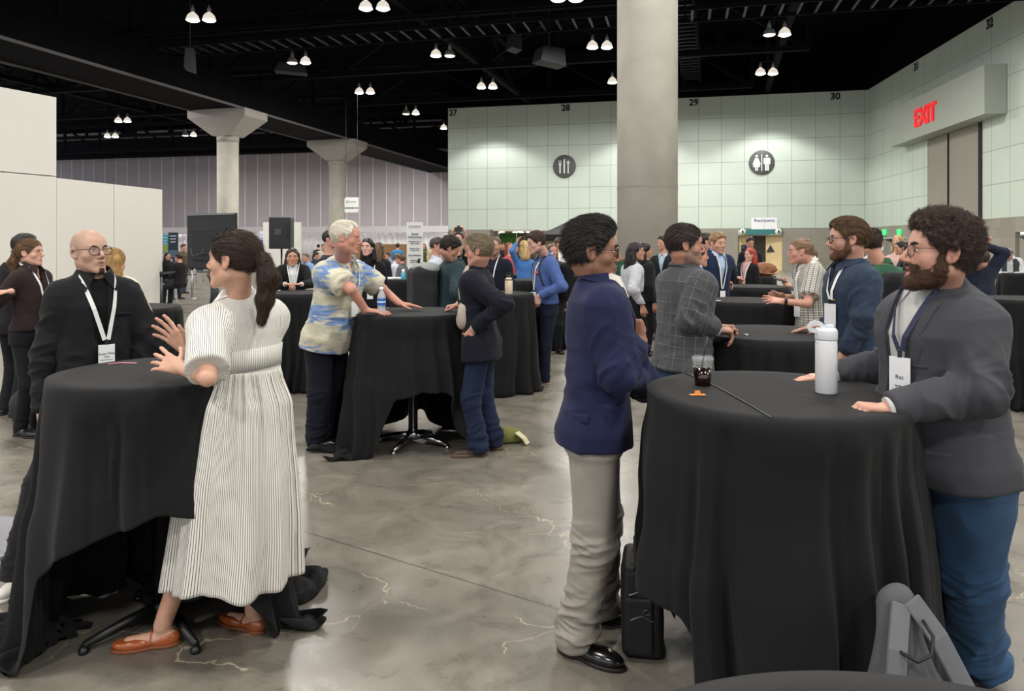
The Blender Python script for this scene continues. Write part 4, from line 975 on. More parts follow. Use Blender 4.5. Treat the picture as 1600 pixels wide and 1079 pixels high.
def build_shoe(p, k, sh, root, lod):
    a = p.an[k]; d = p.ft[k]; s = p.s*sh.get('s', 1); lat = np.array([-d[1], d[0], 0]); z0 = sh.get('lift', 0.0)
    base = np.array([a[0], a[1], a[2]-.048*p.h if sh.get('air') else 0.0])
    if sh.get('air'): base[2] = max(0, base[2])
    def fr(l, w, z): return base+d*l*s+lat*w*s+np.array([0, 0, z*s])
    kind = sh.get('kind', 'oxford')
    def up(P):
        q = P-base.astype(np.float32); l = q@d.astype(np.float32)/s; ww = q@lat.astype(np.float32)/s; z = q[:, 2]/s
        Q = np.stack([l, ww, z], 1)
        e = ell(Q, (.115, 0, .030), (.095, .044, .034)); e = smin(e, ell(Q, (-.015, 0, .035), (.058, .037, .045)), .03)
        if kind != 'flat': e = smin(e, cap(Q, (.02, 0, .045), (-.005, 0, .085), .040, .036), .03)
        e = smax(e, .012-z, .004)
        if kind == 'flat': e = smax(e, -np.maximum(ell(Q, (.035, 0, .085), (.095, .040, .062)), -(z-.022)), .006); e = smax(e, z-.062+(l*.10), .006)
        if kind == 'boot': e = smax(e, z-.11, .004)
        else: e = smax(e, z-.098, .004)
        return e*s
    def sole(P):
        q = P-base.astype(np.float32); l = q@d.astype(np.float32)/s; ww = q@lat.astype(np.float32)/s; z = q[:, 2]/s
        Q = np.stack([l, ww, z*0], 1); e = smin(ell(Q, (.118, 0, 0), (.098, .047, .05)), ell(Q, (-.015, 0, 0), (.062, .039, .05)), .03)
        lift = np.where(l < .035, 0, .0)+np.clip((l-.04)/.03, 0, 1)*np.clip((.07-l)/.03, 0, 1)*.004*(kind != 'flat')
        return smax(e, np.maximum(z-(.016 if kind != 'boot' else .030), lift-z), .003)*s
    lo = np.minimum(fr(-.09, 0, 0), fr(.24, 0, 0))-.07; hi = np.maximum(fr(-.09, 0, 0), fr(.24, 0, 0))+.07; lo[2] = base[2]; hi[2] = base[2]+.14
    v = (.0035, .005, .008, .012, .02)[lod]
    so = sdf_obj('shoe', up, lo, hi, v, sh['mat'], root, p.O)
    if so and lod <= 2: sdf_obj('sole', sole, lo, hi, v, mat('sole_'+sh.get('sole', '#15110f').strip('#'), sh.get('sole', '#15110f'), .6), so, p.O)
    if kind == 'bit' and so:
        b = MB(); b.tube([fr(.062, -.030, .060)-p.O, fr(.066, -.012, .070)-p.O, fr(.068, .0, .073)-p.O, fr(.066, .012, .070)-p.O, fr(.062, .030, .060)-p.O], .0035, 6)
        for w_ in (-.018, .018): b.lathe([(.009, -.002), (.011, 0), (.009, .002)], tuple(fr(.065, w_, .068)-p.O), 10)
        b.build('metal_bit', mat('silver_metal', '#b9b9bb', .25, metal=1), so)
        b = MB(); b.tube([fr(.052, -.040, .045)-p.O, fr(.058, -.022, .066)-p.O, fr(.060, 0, .0725)-p.O, fr(.058, .022, .066)-p.O, fr(.052, .040, .045)-p.O], 1, flat=(.020, .004), up=d)
        b.build('strap', sh['mat'], so)
    if kind in ('boot', 'oxford') and so and lod <= 1:
        for i in range(4):
            b = MB(); l = .048+i*.013; zz = .083-i*.0065; b.tube([fr(l, -.016, zz-.008)-p.O, fr(l+.003, 0, zz)-p.O, fr(l, .016, zz-.008)-p.O], .0016, 5); b.build('lace', mat('lace', '#0e0d0d', .8), so)
    if kind == 'flat' and so:
        b = MB(); b.tube([fr(.050, -.036, .030)-p.O, fr(.045, -.030, .050)-p.O, fr(.043, -.010, .072)-p.O, fr(.043, .010, .073)-p.O, fr(.046, .030, .050)-p.O, fr(.050, .037, .030)-p.O], 1, flat=(.010, .0025), up=d)
        b.build('strap', sh['mat'], so)
        b = MB(); b.box(tuple(fr(.046, -.034, .046)-p.O), (.004, .012, .014)); b.build('buckle', mat('gold_metal', '#c9a15a', .3, metal=1), so)
def build_hair(p, hr, root, lod, vc):
    toh, hs = p.toh, p.hs; c = hr.get('c', .030); top = hr.get('top', .012); sd = hr.get('side', .008); nape = hr.get('nape', -.058); bk = hr.get('back', .004); tight = hr.get('tight', 0)
    fl = hr.get('recede', 0)
    def f(P):
        Q = toh(P); ax = np.abs(Q[:, 0]); x, y, z = Q[:, 0], Q[:, 1], Q[:, 2]
        d = ell(Q, (0, -.016, .034), (.0765+sd, .095+bk, .086+top*.5))
        d = smin(d, ell(Q, (0, .028, .044), (.060+sd*.7, .063, .058+top*.6)), .03)
        if top > .014: d = smin(d, ell(Q, (hr.get('topx', 0), hr.get('topy', .012), .072), (.060+top*.3, .078, .032+top)), .03)
        ln = (y*.8-z*.6)-c+fl*np.clip(1-np.abs(ax-.038)/.03, 0, 1)*.03
        d = smax(d, ln, .006)
        bot = (nape+hr.get('slope', .42)*(y+.07))-z
        d = smax(d, bot, .010)
        d = smax(d, -ell(np.stack([ax, y, z], 1), (.084, .004, -.004), (.022, .020, .032)), .006) if hr.get('ear', True) else d
        for e in hr.get('extra', []):
            d = smin(d, cap(Q, *e), hr.get('ek', .025))
        for e in hr.get('cut', []): d = smax(d, -ell(Q, *e), .01)
        return d*hs
    lo = p.HC-.16; hi = p.HC+.17
    for e in hr.get('extra', []):
        for q in e[:2]: w_ = p.frh(q); lo = np.minimum(lo, w_-.07); hi = np.maximum(hi, w_+.07)
    v = (.0030, .0042, .0065, .011, .02)[lod]; amp = hr.get('amp', .003); fr = hr.get('freq', 1.0); ax = hr.get('axis', 'x'); curl = hr.get('curl', 0)
    def disp(V):
        Q = toh(V)
        if curl: n1 = noise(Q, 62, 62, 62, 2); n2 = noise(Q, 120, 120, 120, 3); return (curl*((1-2*np.abs(n1))*.9+n2*.5+noise(Q, 22)*.8)).astype(np.float32)
        if ax == 'x': g = np.arctan2(Q[:, 2]+.02, Q[:, 0])*14*fr; l = Q[:, 1]*14      # combed front to back
        elif ax == 'z': g = np.arctan2(Q[:, 1]+.02, Q[:, 0])*14*fr; l = Q[:, 2]*10
        elif ax == 'side': g = Q[:, 1]*150*fr; l = Q[:, 0]*14
        else:
            K = np.array(ax[0], np.float32); D = unit(np.array(ax[1], float)).astype(np.float32); q = Q-K
            e1 = unit(np.cross(D, [1, .1, 0])).astype(np.float32); e2 = np.cross(D, e1); g = np.arctan2(q@e1, q@e2)*16*fr; l = q@D*14
        W = np.stack([g, l, Q[:, 2]*6], 1).astype(np.float32)
        return (amp*(noise(W, 1.0, 1, 1, 1)+.7*noise(W, 2.3, 1.1, 1, 2)+.5*noise(W, 5, 1.3, 1, 5))).astype(np.float32)
    base, tipc = np.array(lin(hr['col'])), np.array(lin(hr.get('col2', hr['col'])))
    def col(V):
        Q = toh(V); W = np.stack([Q[:, 0]*90*fr, Q[:, 1]*(18 if ax != 'side' else 90), Q[:, 2]*(18 if ax in ('z', 'side') or ax[0] != 'x' else 70)], 1).astype(np.float32)
        n = (1+.35*noise(W, 1, 1, 1, 3))[:, None]; c_ = base[None]*np.ones((len(V), 1))
        if 'tip' in hr: m = np.clip((hr['tip']-Q[:, 2])/.12, 0, 1)[:, None]; c_ = c_*(1-m)+tipc*m
        elif 'col2' in hr: m = np.clip(noise(W, .7, 1, 1, 6)*.8+.4, 0, 1)[:, None]; c_ = c_*(1-m)+tipc*m
        if 'fade' in hr: m = (np.clip((hr['fade'][1]-Q[:, 2])/.05, 0, 1)*hr['fade'][2])[:, None]; c_ = c_*(1-m)+np.array(lin(hr['fade'][0]))*m
        return np.clip(c_*n, 0, 1)
    m = HAIR_CURLY if curl else HAIR
    ho = sdf_obj('hair', f, lo, hi, v, m, root, p.O, disp=disp, col=col)
    if ho is not None and lod <= 1 and not hr.get('nostrand'):
        V, Q, N = vq(ho, p); K = np.array(ax[0], np.float32) if not isinstance(ax, str) else None
        def flow(q):
            if K is not None:
                d = K-q; tail = (q[:, 1] < K[1]-.005)|(q[:, 2] < -.06); d[tail] = np.array([0, -.15, -1]); return d.astype(np.float32)
            up = np.clip((q[:, 2]-.045)/.05, 0, 1)[:, None]; sw = np.array(hr.get('sweep', (.0, -1, .1)), np.float32); return (up*sw+(1-up)*np.array([0, -.55, -1], np.float32)).astype(np.float32)
        cnt = int(hr.get('count', 9000)*(1 if lod == 0 else .55)); ln = hr.get('len', .022)
        strands(p, 'hair_fibres', V, Q, N, hr['col'], cnt, ln, .00042 if lod == 0 else .0006, flow, hr.get('lift', .25), 1.0 if curl else 0, ho, 11)
        strands(p, 'hair_fibres', V, Q, N, hr.get('col2', hr['col']), cnt//2, ln*1.1, .00042 if lod == 0 else .0006, flow, hr.get('lift', .25)*1.3, 1.0 if curl else 0, ho, 12)
def strands(p, name, V, Q, N, col, count, length, rad, flow, lift, curl, parent, rnd, gravity=0.0, keep=None):
    """fine hair fibres rooted on the surface V"""
    c4 = V[Q].mean(1); r = np.random.default_rng(rnd); idx = r.integers(0, len(Q), count); 
    if keep is not None: idx = idx[keep(p.toh(c4[idx]))]
    n = len(idx)
    if not n: return
    w4 = r.dirichlet((1, 1, 1, 1), n).astype(np.float32); P0 = np.einsum('nk,nkc->nc', w4, V[Q[idx]]); N0_ = N[Q[idx, 0]]
    fl = flow(p.toh(P0)); fl = fl@(np.stack([p.frh((1, 0, 0))-p.HC, p.frh((0, 1, 0))-p.HC, p.frh((0, 0, 1))-p.HC])/p.hs).astype(np.float32)
    t = fl-np.einsum('ij,ij->i', fl, N0_)[:, None]*N0_; t /= np.linalg.norm(t, axis=1, keepdims=True)+1e-6; b = np.cross(N0_, t)
    K = 6; L = length*(.6+.8*r.random(n)); pos = np.zeros((n, K, 3), np.float32); ph = r.random(n)*6.28; jit = (r.random((n, 3))-.5).astype(np.float32)
    for k in range(K):
        u = k/(K-1); a_ = curl*u; 
        pos[:, k] = P0+t*(L*u)[:, None]*(1-.3*abs(curl) if curl else 1)+N0_*((lift*L*u*(1-.6*u))+.0005)[:, None]+(b*np.sin(ph+u*9*curl)[:, None]+N0_*np.cos(ph+u*9*curl)[:, None]*.7)*(L*.28*curl*u**.5)[:, None]+jit*(L*u*.22)[:, None]; pos[:, k, 2] -= gravity*L*u*u
    h = bpy.data.hair_curves.new(name); h.add_curves([K]*n); h.attributes['position'].data.foreach_set('vector', (pos-p.O.astype(np.float32)).ravel())
    ra = h.attributes.new('radius', 'FLOAT', 'POINT') if 'radius' not in h.attributes else h.attributes['radius']
    ra.data.foreach_set('value', (np.tile(np.linspace(1, .25, K), n)*rad).astype(np.float32))
    mn = 'fibre_'+col.strip('#')
    if mn not in MATS:
        m = bpy.data.materials.new(mn); MATS[mn] = m; nt, Nn, Lk, bs = nodes(m); bs.inputs['Roughness'].default_value = .45; bs.inputs['Specular IOR Level'].default_value = .3
        hi = Nn.new('ShaderNodeHairInfo'); mr = Nn.new('ShaderNodeMapRange'); Lk.new(hi.outputs['Random'], mr.inputs[0]); mr.inputs['To Min'].default_value = .55; mr.inputs['To Max'].default_value = 1.5
        vm = Nn.new('ShaderNodeVectorMath'); vm.operation = 'SCALE'; vm.inputs[0].default_value = lin(col); Lk.new(mr.outputs[0], vm.inputs['Scale']); Lk.new(vm.outputs[0], bs.inputs['Base Color'])
    h.materials.append(MATS[mn]); o = bpy.data.objects.new(name, h); C.objects.link(o); o.parent = parent; return o
def vq(o, p):
    me = o.data; V = np.empty(len(me.vertices)*3, np.float32); me.vertices.foreach_get('co', V); V = V.reshape(-1, 3)+p.O.astype(np.float32)
    Q = np.empty(len(me.loops), np.int32); me.loops.foreach_get('vertex_index', Q); Q = Q.reshape(-1, 4); return V, Q, vnormals(V, Q)
HAIR = mat('hair', '#2a1d16', .42, attr='Col', bump=(900, .5, .001), spec=.35, stretch=(1, 1, .12))
HAIR_CURLY = mat('hair_curly', '#2a1d16', .6, attr='Col', bump=(500, .6, .002), spec=.25)
def build_beard(p, b, root, lod):
    o = b.get('off', .007)
    hp2 = dict(jaw=1.0, fat=b.get('fat', 0), lids=False)
    def f(P):
        Q = p.toh(P); X = Q.copy(); X[:, 0] = np.abs(X[:, 0]); x, y, z = X[:, 0], X[:, 1], X[:, 2]
        d = ell(X, (0, .028, -.035), (.057, .060, .070)); d = smin(d, cap(X, (.046, .0, -.055), (.013, .073, -.098), .020, .0165), .028)
        d = smin(d, ell(X, (0, .073, -.060), (.026, .025, .026)), .018); d = smin(d, sph(X, (0, .0825, -.099), .0155), .016)
        if not b.get('goatee'): d = smin(d, cap(X, (.060, .018, -.052), (.0665, .016, .000), .013, .0085), .02)
        d = d-o-b.get('long', .004)*np.clip((-z-.06)/.04, 0, 1)
        d = smax(d, z-(-.040+np.clip((x-.034)*1.5, -.002, .042)+np.clip((.040-y)*1.6, 0, .045)), .006); d = smax(d, -(y-(-.003+.0*(x))), .006)
        d = smax(d, -ell(X, (0, .103, -.065-b.get('open', 0)*.5), (.020, .030, .0095+b.get('open', 0)*.6)), .003)
        if b.get('nomoustache'): d = smax(d, -ell(X, (0, .095, -.045), (.03, .03, .02)), .003)
        if b.get('goatee'): d = smax(d, np.maximum(x-.012, z+.088), .003)
        return d*p.hs
    base = np.array(lin(b['col']))
    v = (.003, .0045, .007, .011, .02)[lod]
    bo = sdf_obj('beard', f, p.HC-.16, p.HC+.14, v, HAIR_CURLY, root, p.O, disp=lambda V: b.get('amp', .002)*(noise(p.toh(V), 90, 90, 90, 4)+.6*noise(p.toh(V), 200)), col=lambda V: base[None]*(1+.3*noise(p.toh(V), 120))[:, None])
    if bo is not None and lod <= 1:
        V, Q, N = vq(bo, p); strands(p, 'beard_fibres', V, Q, N, b['col'], b.get('count', 900 if b.get('goatee') else 6000), b.get('len', .010), .00035 if lod == 0 else .0005, lambda q: np.tile(np.array([0, .25, -1], np.float32), (len(q), 1)), .9, .35, bo, 21, keep=lambda q: ~((np.abs(q[:, 0]) < .021)&(q[:, 2] < -.054)&(q[:, 2] > -.078-b.get('open', 0))))
def build_glasses(p, g, root):
    m = mat('frame_'+g['col'].strip('#'), g['col'], .3); fr = lambda *q: p.frh(q)-p.O; w = g.get('w', .0245); hh = g.get('h', .0185); r = g.get('r', .0018); yo = .098; sq = g.get('sq', 2.6)
    root_g = MB()
    for sg in (1, -1):
        pts = []
        for q in np.linspace(0, 2*PI, 25):
            cx, sz = math.cos(q), math.sin(q); k = (abs(cx)**sq+abs(sz)**sq)**(-1/sq); pts.append(fr(sg*.033+w*cx*k, yo-.10*abs(sg*.033+w*cx*k)**1.1+.004, .000+hh*sz*k))
        root_g.tube(pts, r, 6)
        root_g.tube([fr(sg*(.033+w), yo-.003, .008), fr(sg*.0735, .078, .010), fr(sg*.0815, .03, .010), fr(sg*.0825, .0, .010), fr(sg*.083, -.018, -.004), fr(sg*.081, -.024, -.018)], r*.95, 6)
    root_g.tube([fr(.0085, yo+.002, .003), fr(0, yo+.004, .006), fr(-.0085, yo+.002, .003)], r, 6)
    go = root_g.build('glasses', m, root)
    for sg in (1, -1):
        b = MB(); pts = []
        for lay in (0, .0008):
            for q in np.linspace(0, 2*PI, 25)[:-1]:
                cx, sz = math.cos(q), math.sin(q); k = (abs(cx)**sq+abs(sz)**sq)**(-1/sq); pts.append(fr(sg*.033+w*cx*k*.98, yo-.10*abs(sg*.033+w*cx*k)**1.1+.004-lay, hh*sz*k*.98))
        b.add(pts, [tuple(range(24)), tuple(range(47, 23, -1))]); b.build('lens', mat('lens', '#c8ccd0', .05, alpha=.02, spec=.1), go)
def lanyard(p, m, xneck, tend, xend, badge=(.075, .105), side=1, off=.004, bw=.016, badge_mat=None, blue=None, lines=None, tilt=0, t1=.985, badgelean=0.0, offb=.0, name='lanyard'):
    """white strap from both sides of the neck to a badge at (xend, tend)"""
    o = p.off+off; ep = []
    for sg in (1, -1):
        pts = []
        for q in np.linspace(-.25, 1, 16):
            if q < 0:
                an = PI-(PI*.62)*(1+q*0) ; qq = -q/.25; d = p.L*sg*math.cos(qq*1.45)-p.F*math.sin(qq*1.45); pts.append(p.N0+d*.082*p.s+p.A*(.010+.022*qq))
            else:
                x = sg*xneck*(1-q)+(xend+sg*.008)*q; t = t1+(tend-t1)*q; pts.append(p.surf(x, t, o+offb*q))
        up = [p.F*1.0+p.A*.2]
        mb = MB(); vs = []; n = len(pts)
        for i in range(n):
            tn = unit(pts[min(i+1, n-1)]-pts[max(i-1, 0)]); outw = unit(pts[i]-(p.H0+p.A*((pts[i]-p.H0)@p.A))); wd = unit(np.cross(tn, outw))
            for (u, v) in ((-1, 0), (1, 0), (1, 1), (-1, 1)): vs.append(pts[i]+wd*u*bw/2+outw*v*.0018-p.O)
        fs = []
        for i in range(n-1):
            for j in range(4): fs.append((i*4+j, i*4+(j+1) % 4, i*4+4+(j+1) % 4, i*4+4+j))
        mb.add(vs, fs); mb.build(name, m, p.root)
    e = p.surf(xend, tend, o+offb+.004)
    f = unit(p.F*(1-badgelean)+p.L*tilt); f[2] = 0; f = unit(f); l = np.cross(np.array([0, 0, 1.0]), f); wv, hv = badge
    R = Matrix(((-l[0], f[0], 0, e[0]-p.O[0]), (-l[1], f[1], 0, e[1]-p.O[1]), (0, 0, 1, e[2]-p.O[2]), (0, 0, 0, 1)))
    b = MB(); b.box((0, 0, -hv/2-.022), (wv, .003, hv)); bo = b.build('badge', badge_mat or BADGE, p.root, bevel=.001); bo.matrix_local = R
    c = MB(); c.box((0, 0, -.012), (.014, .004, .022)); c.lathe([(.006, -.002), (.006, .004)], (0, .0, 0), 10); c.build('clip', mat('clip_metal', '#55565a', .35, metal=1), bo)
    if blue:
        c = MB(); c.box((0, .0016, -hv-.022+.010), (wv*.98, .002, .020)); c.build('badge_band', mat('badge_blue', blue, .5), bo)
    if lines:
        for (tx, sz, zz) in lines:
            M = Matrix(((-1, 0, 0, 0), (0, 0, 1, .0022), (0, 1, 0, -.022-hv*zz), (0, 0, 0, 1)))
            text_mesh('badge_text', tx, sz, M, mat('badge_ink', '#3b4250', .6), bo, depth=.0004)
    return bo
# ---------------------------------------------------------------- cocktail tables and their cloths
CLOTH = mat('black_cloth', '#0e0e10', .85, bump=(380, .35, .0015), var=(3, .12), spec=.3, sheen=.03)
BLKM = mat('base_black', '#0e0e10', .4); CHROME = mat('chrome', '#c4c4c6', .18, metal=1)
TH, TR = 1.07, .455
def table(X, Y, where, R=TR, h=TH, metal=None, rz=.3, post=True):
    e = empty('cocktail_table', (X, Y, 0), 'round cocktail table '+where, 'table', rz=rz)
    m = metal or BLKM
    b = MB(); b.lathe([(R-.012, h-.030), (R-.004, h-.022), (R-.004, h-.006), (R-.012, h-.004)], n=48); b.build('table_top', mat('table_wood', '#4a3526', .5), e)
    if post:
        b = MB(); b.lathe([(.038, .06), (.038, h-.05), (.10, h-.04), (.10, h-.031)], n=20); b.build('post', m, e)
        b = MB(); b.lathe([(.055, .05), (.055, .10), (.040, .12)], n=20); b.build('hub', m, e)
        for k in range(4):
            a = k*PI/2; b = MB(); b.tube([(.03*math.cos(a), .03*math.sin(a), .085), (.16*math.cos(a), .16*math.sin(a), .065), (.31*math.cos(a), .31*math.sin(a), .030)], [.026, .022, .016], 8)
            b.lathe([(.02, 0), (.022, .012), (.012, .03)], (.31*math.cos(a), .31*math.sin(a), 0), 12); b.build('foot', m, e)
    return e
def cloth(X, Y, where, hem, seed, R=TR, h=TH, nf=15, flare=.10, amp=.032, label=None, n=300, ns=44, m=CLOTH, sharp=.6, pool=.0, phase=0, crease=True):
    """hem: list of (degrees, drop length in metres), -90 faces the camera"""
    r = np.random.default_rng(seed); th = np.linspace(0, 2*PI, n, endpoint=False); deg = (np.degrees(th)+180) % 360-180
    hs = sorted(hem); xs = np.array([q[0] for q in hs]); ys = np.array([q[1] for q in hs]); L = np.interp(deg, np.concatenate([[xs[-1]-360], xs, [xs[0]+360]]), np.concatenate([[ys[-1]], ys, [ys[0]]]))
    ker = np.ones(5)/5; L = np.convolve(np.concatenate([L[-2:], L, L[:2]]), ker, 'valid')
    thw = th+.20*np.sin(th*2+r.random()*6)+.13*np.sin(th*5+r.random()*6)+.05*np.sin(th*9+r.random()*6)
    f = np.sin(nf*thw+phase); fold = np.sign(f)*np.abs(f)**sharp*(.65+.5*np.sin(th*3+r.random()*6)**2)+.25*np.sin(nf*2.3*thw+2)
    rows = []
    zt = h+.003
    for q in np.linspace(0, 1, 9)[:-1]:
        rr = (R+.001)*q; rows.append(np.stack([rr*np.cos(th), rr*np.sin(th), np.full(n, zt)+.0008*np.sin(th*3)*q], 1))
    rows.append(np.stack([(R+.001)*np.cos(th), (R+.001)*np.sin(th), np.full(n, zt)], 1))
    for i in range(1, ns+1):
        s = (i/ns)**1.05*L; v = np.clip(s/h, 0, 1.0); over = np.clip(s-(h-.012), 0, 9)
        rd = R+.006*np.clip(s/.02, 0, 1)+flare*v**1.15+amp*fold*v**.75*np.clip(s/.05, 0, 1)*(1+.5*v)
        rd = rd+over*(.30+.22*np.sin(th*4+seed))+over*fold*.30
        z = np.maximum(zt-s-.004*0, .006)+np.clip(over*6, 0, 1)*(.030*(1+np.sin(s*34+th*9+fold*2)))*np.clip(1-over*.6, .3, 1)
        z = z-.006*np.clip(s/.02, 0, 1)*(s < .3)
        a = th+over*.35*np.sin(th*3+seed*2)+.05*v*np.sin(s*7+th*2)
        rows.append(np.stack([rd*np.cos(a), rd*np.sin(a), np.maximum(z, .004)], 1))
    V = np.concatenate(rows).astype(np.float32); nr = len(rows)
    W = noise(V, 5, 5, 5, seed % 7); W2 = noise(V, 2.2, 2.2, 8, 3)
    out = V.copy(); rad = np.linalg.norm(V[:, :2], axis=1, keepdims=True)+1e-6; side = (np.linalg.norm(V[:, :2], axis=1) > R+.003)
    out[:, :2] += V[:, :2]/rad*((.006*W+.010*W2)*side)[:, None]
    if crease: out[:, 2] += (~side)*(.0012*np.exp(-((V[:, 0]*.8+V[:, 1]*.6)/.004)**2))
    i = np.arange(nr-1)[:, None]*n; j = np.arange(n)[None]; k = (j+1) % n
    Q = np.stack([i+j, i+n+j, i+n+k, i+k], -1).reshape(-1, 4)[n:]
    T = [(0, n+q, n+(q+1) % n) for q in range(n)]
    me = mesh_np('tablecloth', out, quads=Q, tris=np.array(T)); o = put('tablecloth', me, m); o.location = (X, Y, 0)
    sm = o.modifiers.new('s', 'SOLIDIFY'); sm.thickness = .0025; sm.offset = 1
    return tag(o, label or ('black cloth on table '+where), 'tablecloth')
FULL = [(-180, 1.09), (-90, 1.06), (0, 1.10), (90, 1.08)]
table(-1.47, 3.12, 'at the left, between the bald man and the striped dress', rz=.8, R=.43)
cloth(-1.47, 3.12, 'at the left', R=.43, hem= [(-180, 1.45), (-160, 1.60), (-146, 1.62), (-136, 1.30), (-129, .72), (-112, .61), (-95, .54), (-88, .52), (-70, .46), (-50, .50), (-35, .62), (-10, 1.25), (30, 1.40), (80, 1.45), (110, 1.3), (150, 1.3)], seed=3, nf=12, flare=.07, amp=.04, label='black tablecloth at the left, hem raised in front, its side pooling on the floor')
table(.953, 2.66, 'with the white bottle, beside the man in the navy blazer', rz=.2)
cloth(.953, 2.66, 'right', [(-180, .66), (-144, .68), (-140, .83), (-128, .88), (-114, .97), (-110, 1.06), (-100, 1.07), (-60, 1.07), (-20, 1.08), (10, 1.10), (60, 1.1), (120, 1.0), (155, .74)], 8, nf=15, flare=.05, amp=.036, label='black tablecloth hanging in deep folds beside the grey backpack at the right')
table(-.80, 5.95, 'between the white haired man and the man in jeans', metal=CHROME, rz=1.2)
cloth(-.80, 5.95, 'centre', [(-180, 1.25), (-150, 1.40), (-128, 1.30), (-118, 1.05), (-110, .80), (-100, .62), (-75, .56), (-52, .58), (-46, .72), (-36, .95), (-20, 1.2), (0, 1.25), (60, 1.25), (90, .9), (140, 1.1)], 12, nf=13, flare=.09, amp=.036, label='black tablecloth with the water bottle, gathered up over a chrome post')
MID = [(-.22, 8.3, 'with the cream bottle, behind the man in jeans', 21), (-2.42, 8.5, 'in front of the dark haired woman with folded hands', 22), (1.61, 4.5, 'between the grey checked blazer and the blue sweater', 23), (2.32, 7.25, 'in front of the man in the plaid shirt', 24), (3.22, 9.8, 'under the hands of the blond man', 25),
       (4.25, 13.2, 'with the tan leather bag on it', 26), (-3.38, 6.4, 'behind the woman in the cream puffer jacket', 27), (-1.67, 12.0, 'with the blue spray bottle', 28), (-1.0, 15.2, 'between the photographer and the man in teal', 29), (.35, 11.7, 'behind the man in the blue shirt', 30), (-.02, 14.0, 'in front of the blond woman in blue', 31), (6.6, 12.2, 'behind the bearded man in grey', 32), (10.1, 14.5, 'in front of the man in the vest at the far right', 33), (5.25, 7.5, 'at the right edge of the frame', 34)]
for x, y, wh, sd in MID:
    table(x, y, wh, rz=sd, post=False if y > 9 else True); far = y > 9
    cloth(x, y, wh, [(-180, 1.09), (-120, 1.06), (-60, 1.07), (0, 1.09), (90, 1.08)], sd, nf=14+sd % 4, flare=.045, n=180 if far else 240, ns=16 if far else 26, amp=.032)
table(.38, .455, 'at the bottom edge nearest the viewer'); cloth(.38, .455, 'at the bottom edge nearest the viewer', FULL, 41, n=240)
# long tables at the right, far
# ---------------------------------------------------------------- things on the tables
WPL = mat('white_enamel', '#e4e5e6', .28, coat=.3)
def bottle_white():
    c = J(1291, 605, 2.64); e = empty('water_bottle', (c[0], c[1], TH+.005), 'tall white insulated bottle with carry loop on the near right table', 'bottle', rz=.2)
    b = MB(); b.lathe([(.034, 0), (.0375, .004), (.0375, .175), (.0365, .185), (.0365, .19)], n=40); b.build('flask', WPL, e)
    b = MB(); b.lathe([(.0375, .191), (.0385, .195), (.0385, .222), (.034, .232), (.02, .234)], n=40); lid = b.build('lid', mat('lid_grey_white', '#cfd3d6', .4), e)
    b = MB(); b.box((.012, 0, .238), (.03, .022, .014)); b.build('spout_cover', mat('lid_grey_white', '#cfd3d6', .4), lid, bevel=.003)
    b = MB(); pts = [(-.034, 0, .222)]+[(-.030+.026*math.cos(a)-.012, 0, .236+.017*math.sin(a)) for a in np.linspace(PI*1.15, -.1, 12)]+[(-.002, 0, .232)]
    b.tube(pts, 1, flat=(.016, .005), up=(0, 1, 0)); b.build('carry_loop', mat('lid_grey_white', '#cfd3d6', .4), lid, bevel=.001)
    b = MB(); b.tube([(.0372, .004, .06), (.0382, 0, .11), (.0372, .003, .165)], 1, flat=(.016, .003), up=(0, 1, 0)); b.build('grip_dent_shade', mat('white_shadowed', '#d9dadc', .35), e)  # dent drawn as a strip, its shade put into a duller white
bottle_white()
def cup():
    c = J(1098, 594, 2.78); e = empty('iced_coffee_cup', (c[0], c[1], TH+.005), 'clear plastic cup of iced coffee with a black straw', 'cup')
    PL = mat('clear_plastic', '#ffffff', .08, alpha=.13, spec=.6)
    b = MB(); b.lathe([(.0356, .0725), (.038, .098), (.0395, .100)], n=32, cap=False); b.build('cup_wall', PL, e)
    b = MB(); b.lathe([(.027, 0), (.029, .002), (.0355, .072), (.0, .0722)], n=32); b.build('coffee', mat('coffee', '#1a0a06', .15, coat=.5), e)
    b = MB(); b.lathe([(.0405, .098), (.0415, .101), (.0405, .106), (.036, .112), (.033, .113), (.006, .114)], n=32, cap=False); b.build('lid', PL, e)
    b = MB(); b.tube([(-.012, .0, .03), (.006, 0, .12), (.020, 0, .185)], .0035, 8); b.build('straw', mat('straw_black', '#151314', .4), e)
    for k in range(0):
        b = MB(); b.box((.014*math.cos(k*1.7), .014*math.sin(k*2.1), .082), (.017, .017, .016), k*.7); b.build('ice_cube', PL, e, bevel=.002)
cup()
def tent_card():
    c = J(1090, 601, 2.6); c2 = (c[0], c[1], TH+.006)
    b = MB(); b.tube([(-.028, 0, .001), (.028, .004, .001)], 1, flat=(.022, .0012)); b.prism([(-.012, 0), (.012, 0), (.009, .016), (-.009, .016)], -.001, .001, Matrix.Rotation(PI/2.2, 4, 'X')); o = b.build('paper_tag', mat('orange_card', '#d98a3c', .6), loc=c2); o.scale = (1, 1, 1); tag(o, 'small orange folded paper tag beside the iced coffee cup', 'paper')
tent_card()
pts = [J(px, py, .53*FPX/(py-HOR)) for px, py in ((1072, 586), (1100, 597), (1135, 615), (1172, 636), (1205, 656))]
b = MB(); b.tube([(q[0], q[1], TH+.0075) for q in pts], 1, flat=(.007, .003), up=(0, 0, 1)); tag(b.build('cord', mat('cord_black', '#060607', .6)), 'thin black strap lying across the near right tablecloth', 'strap')
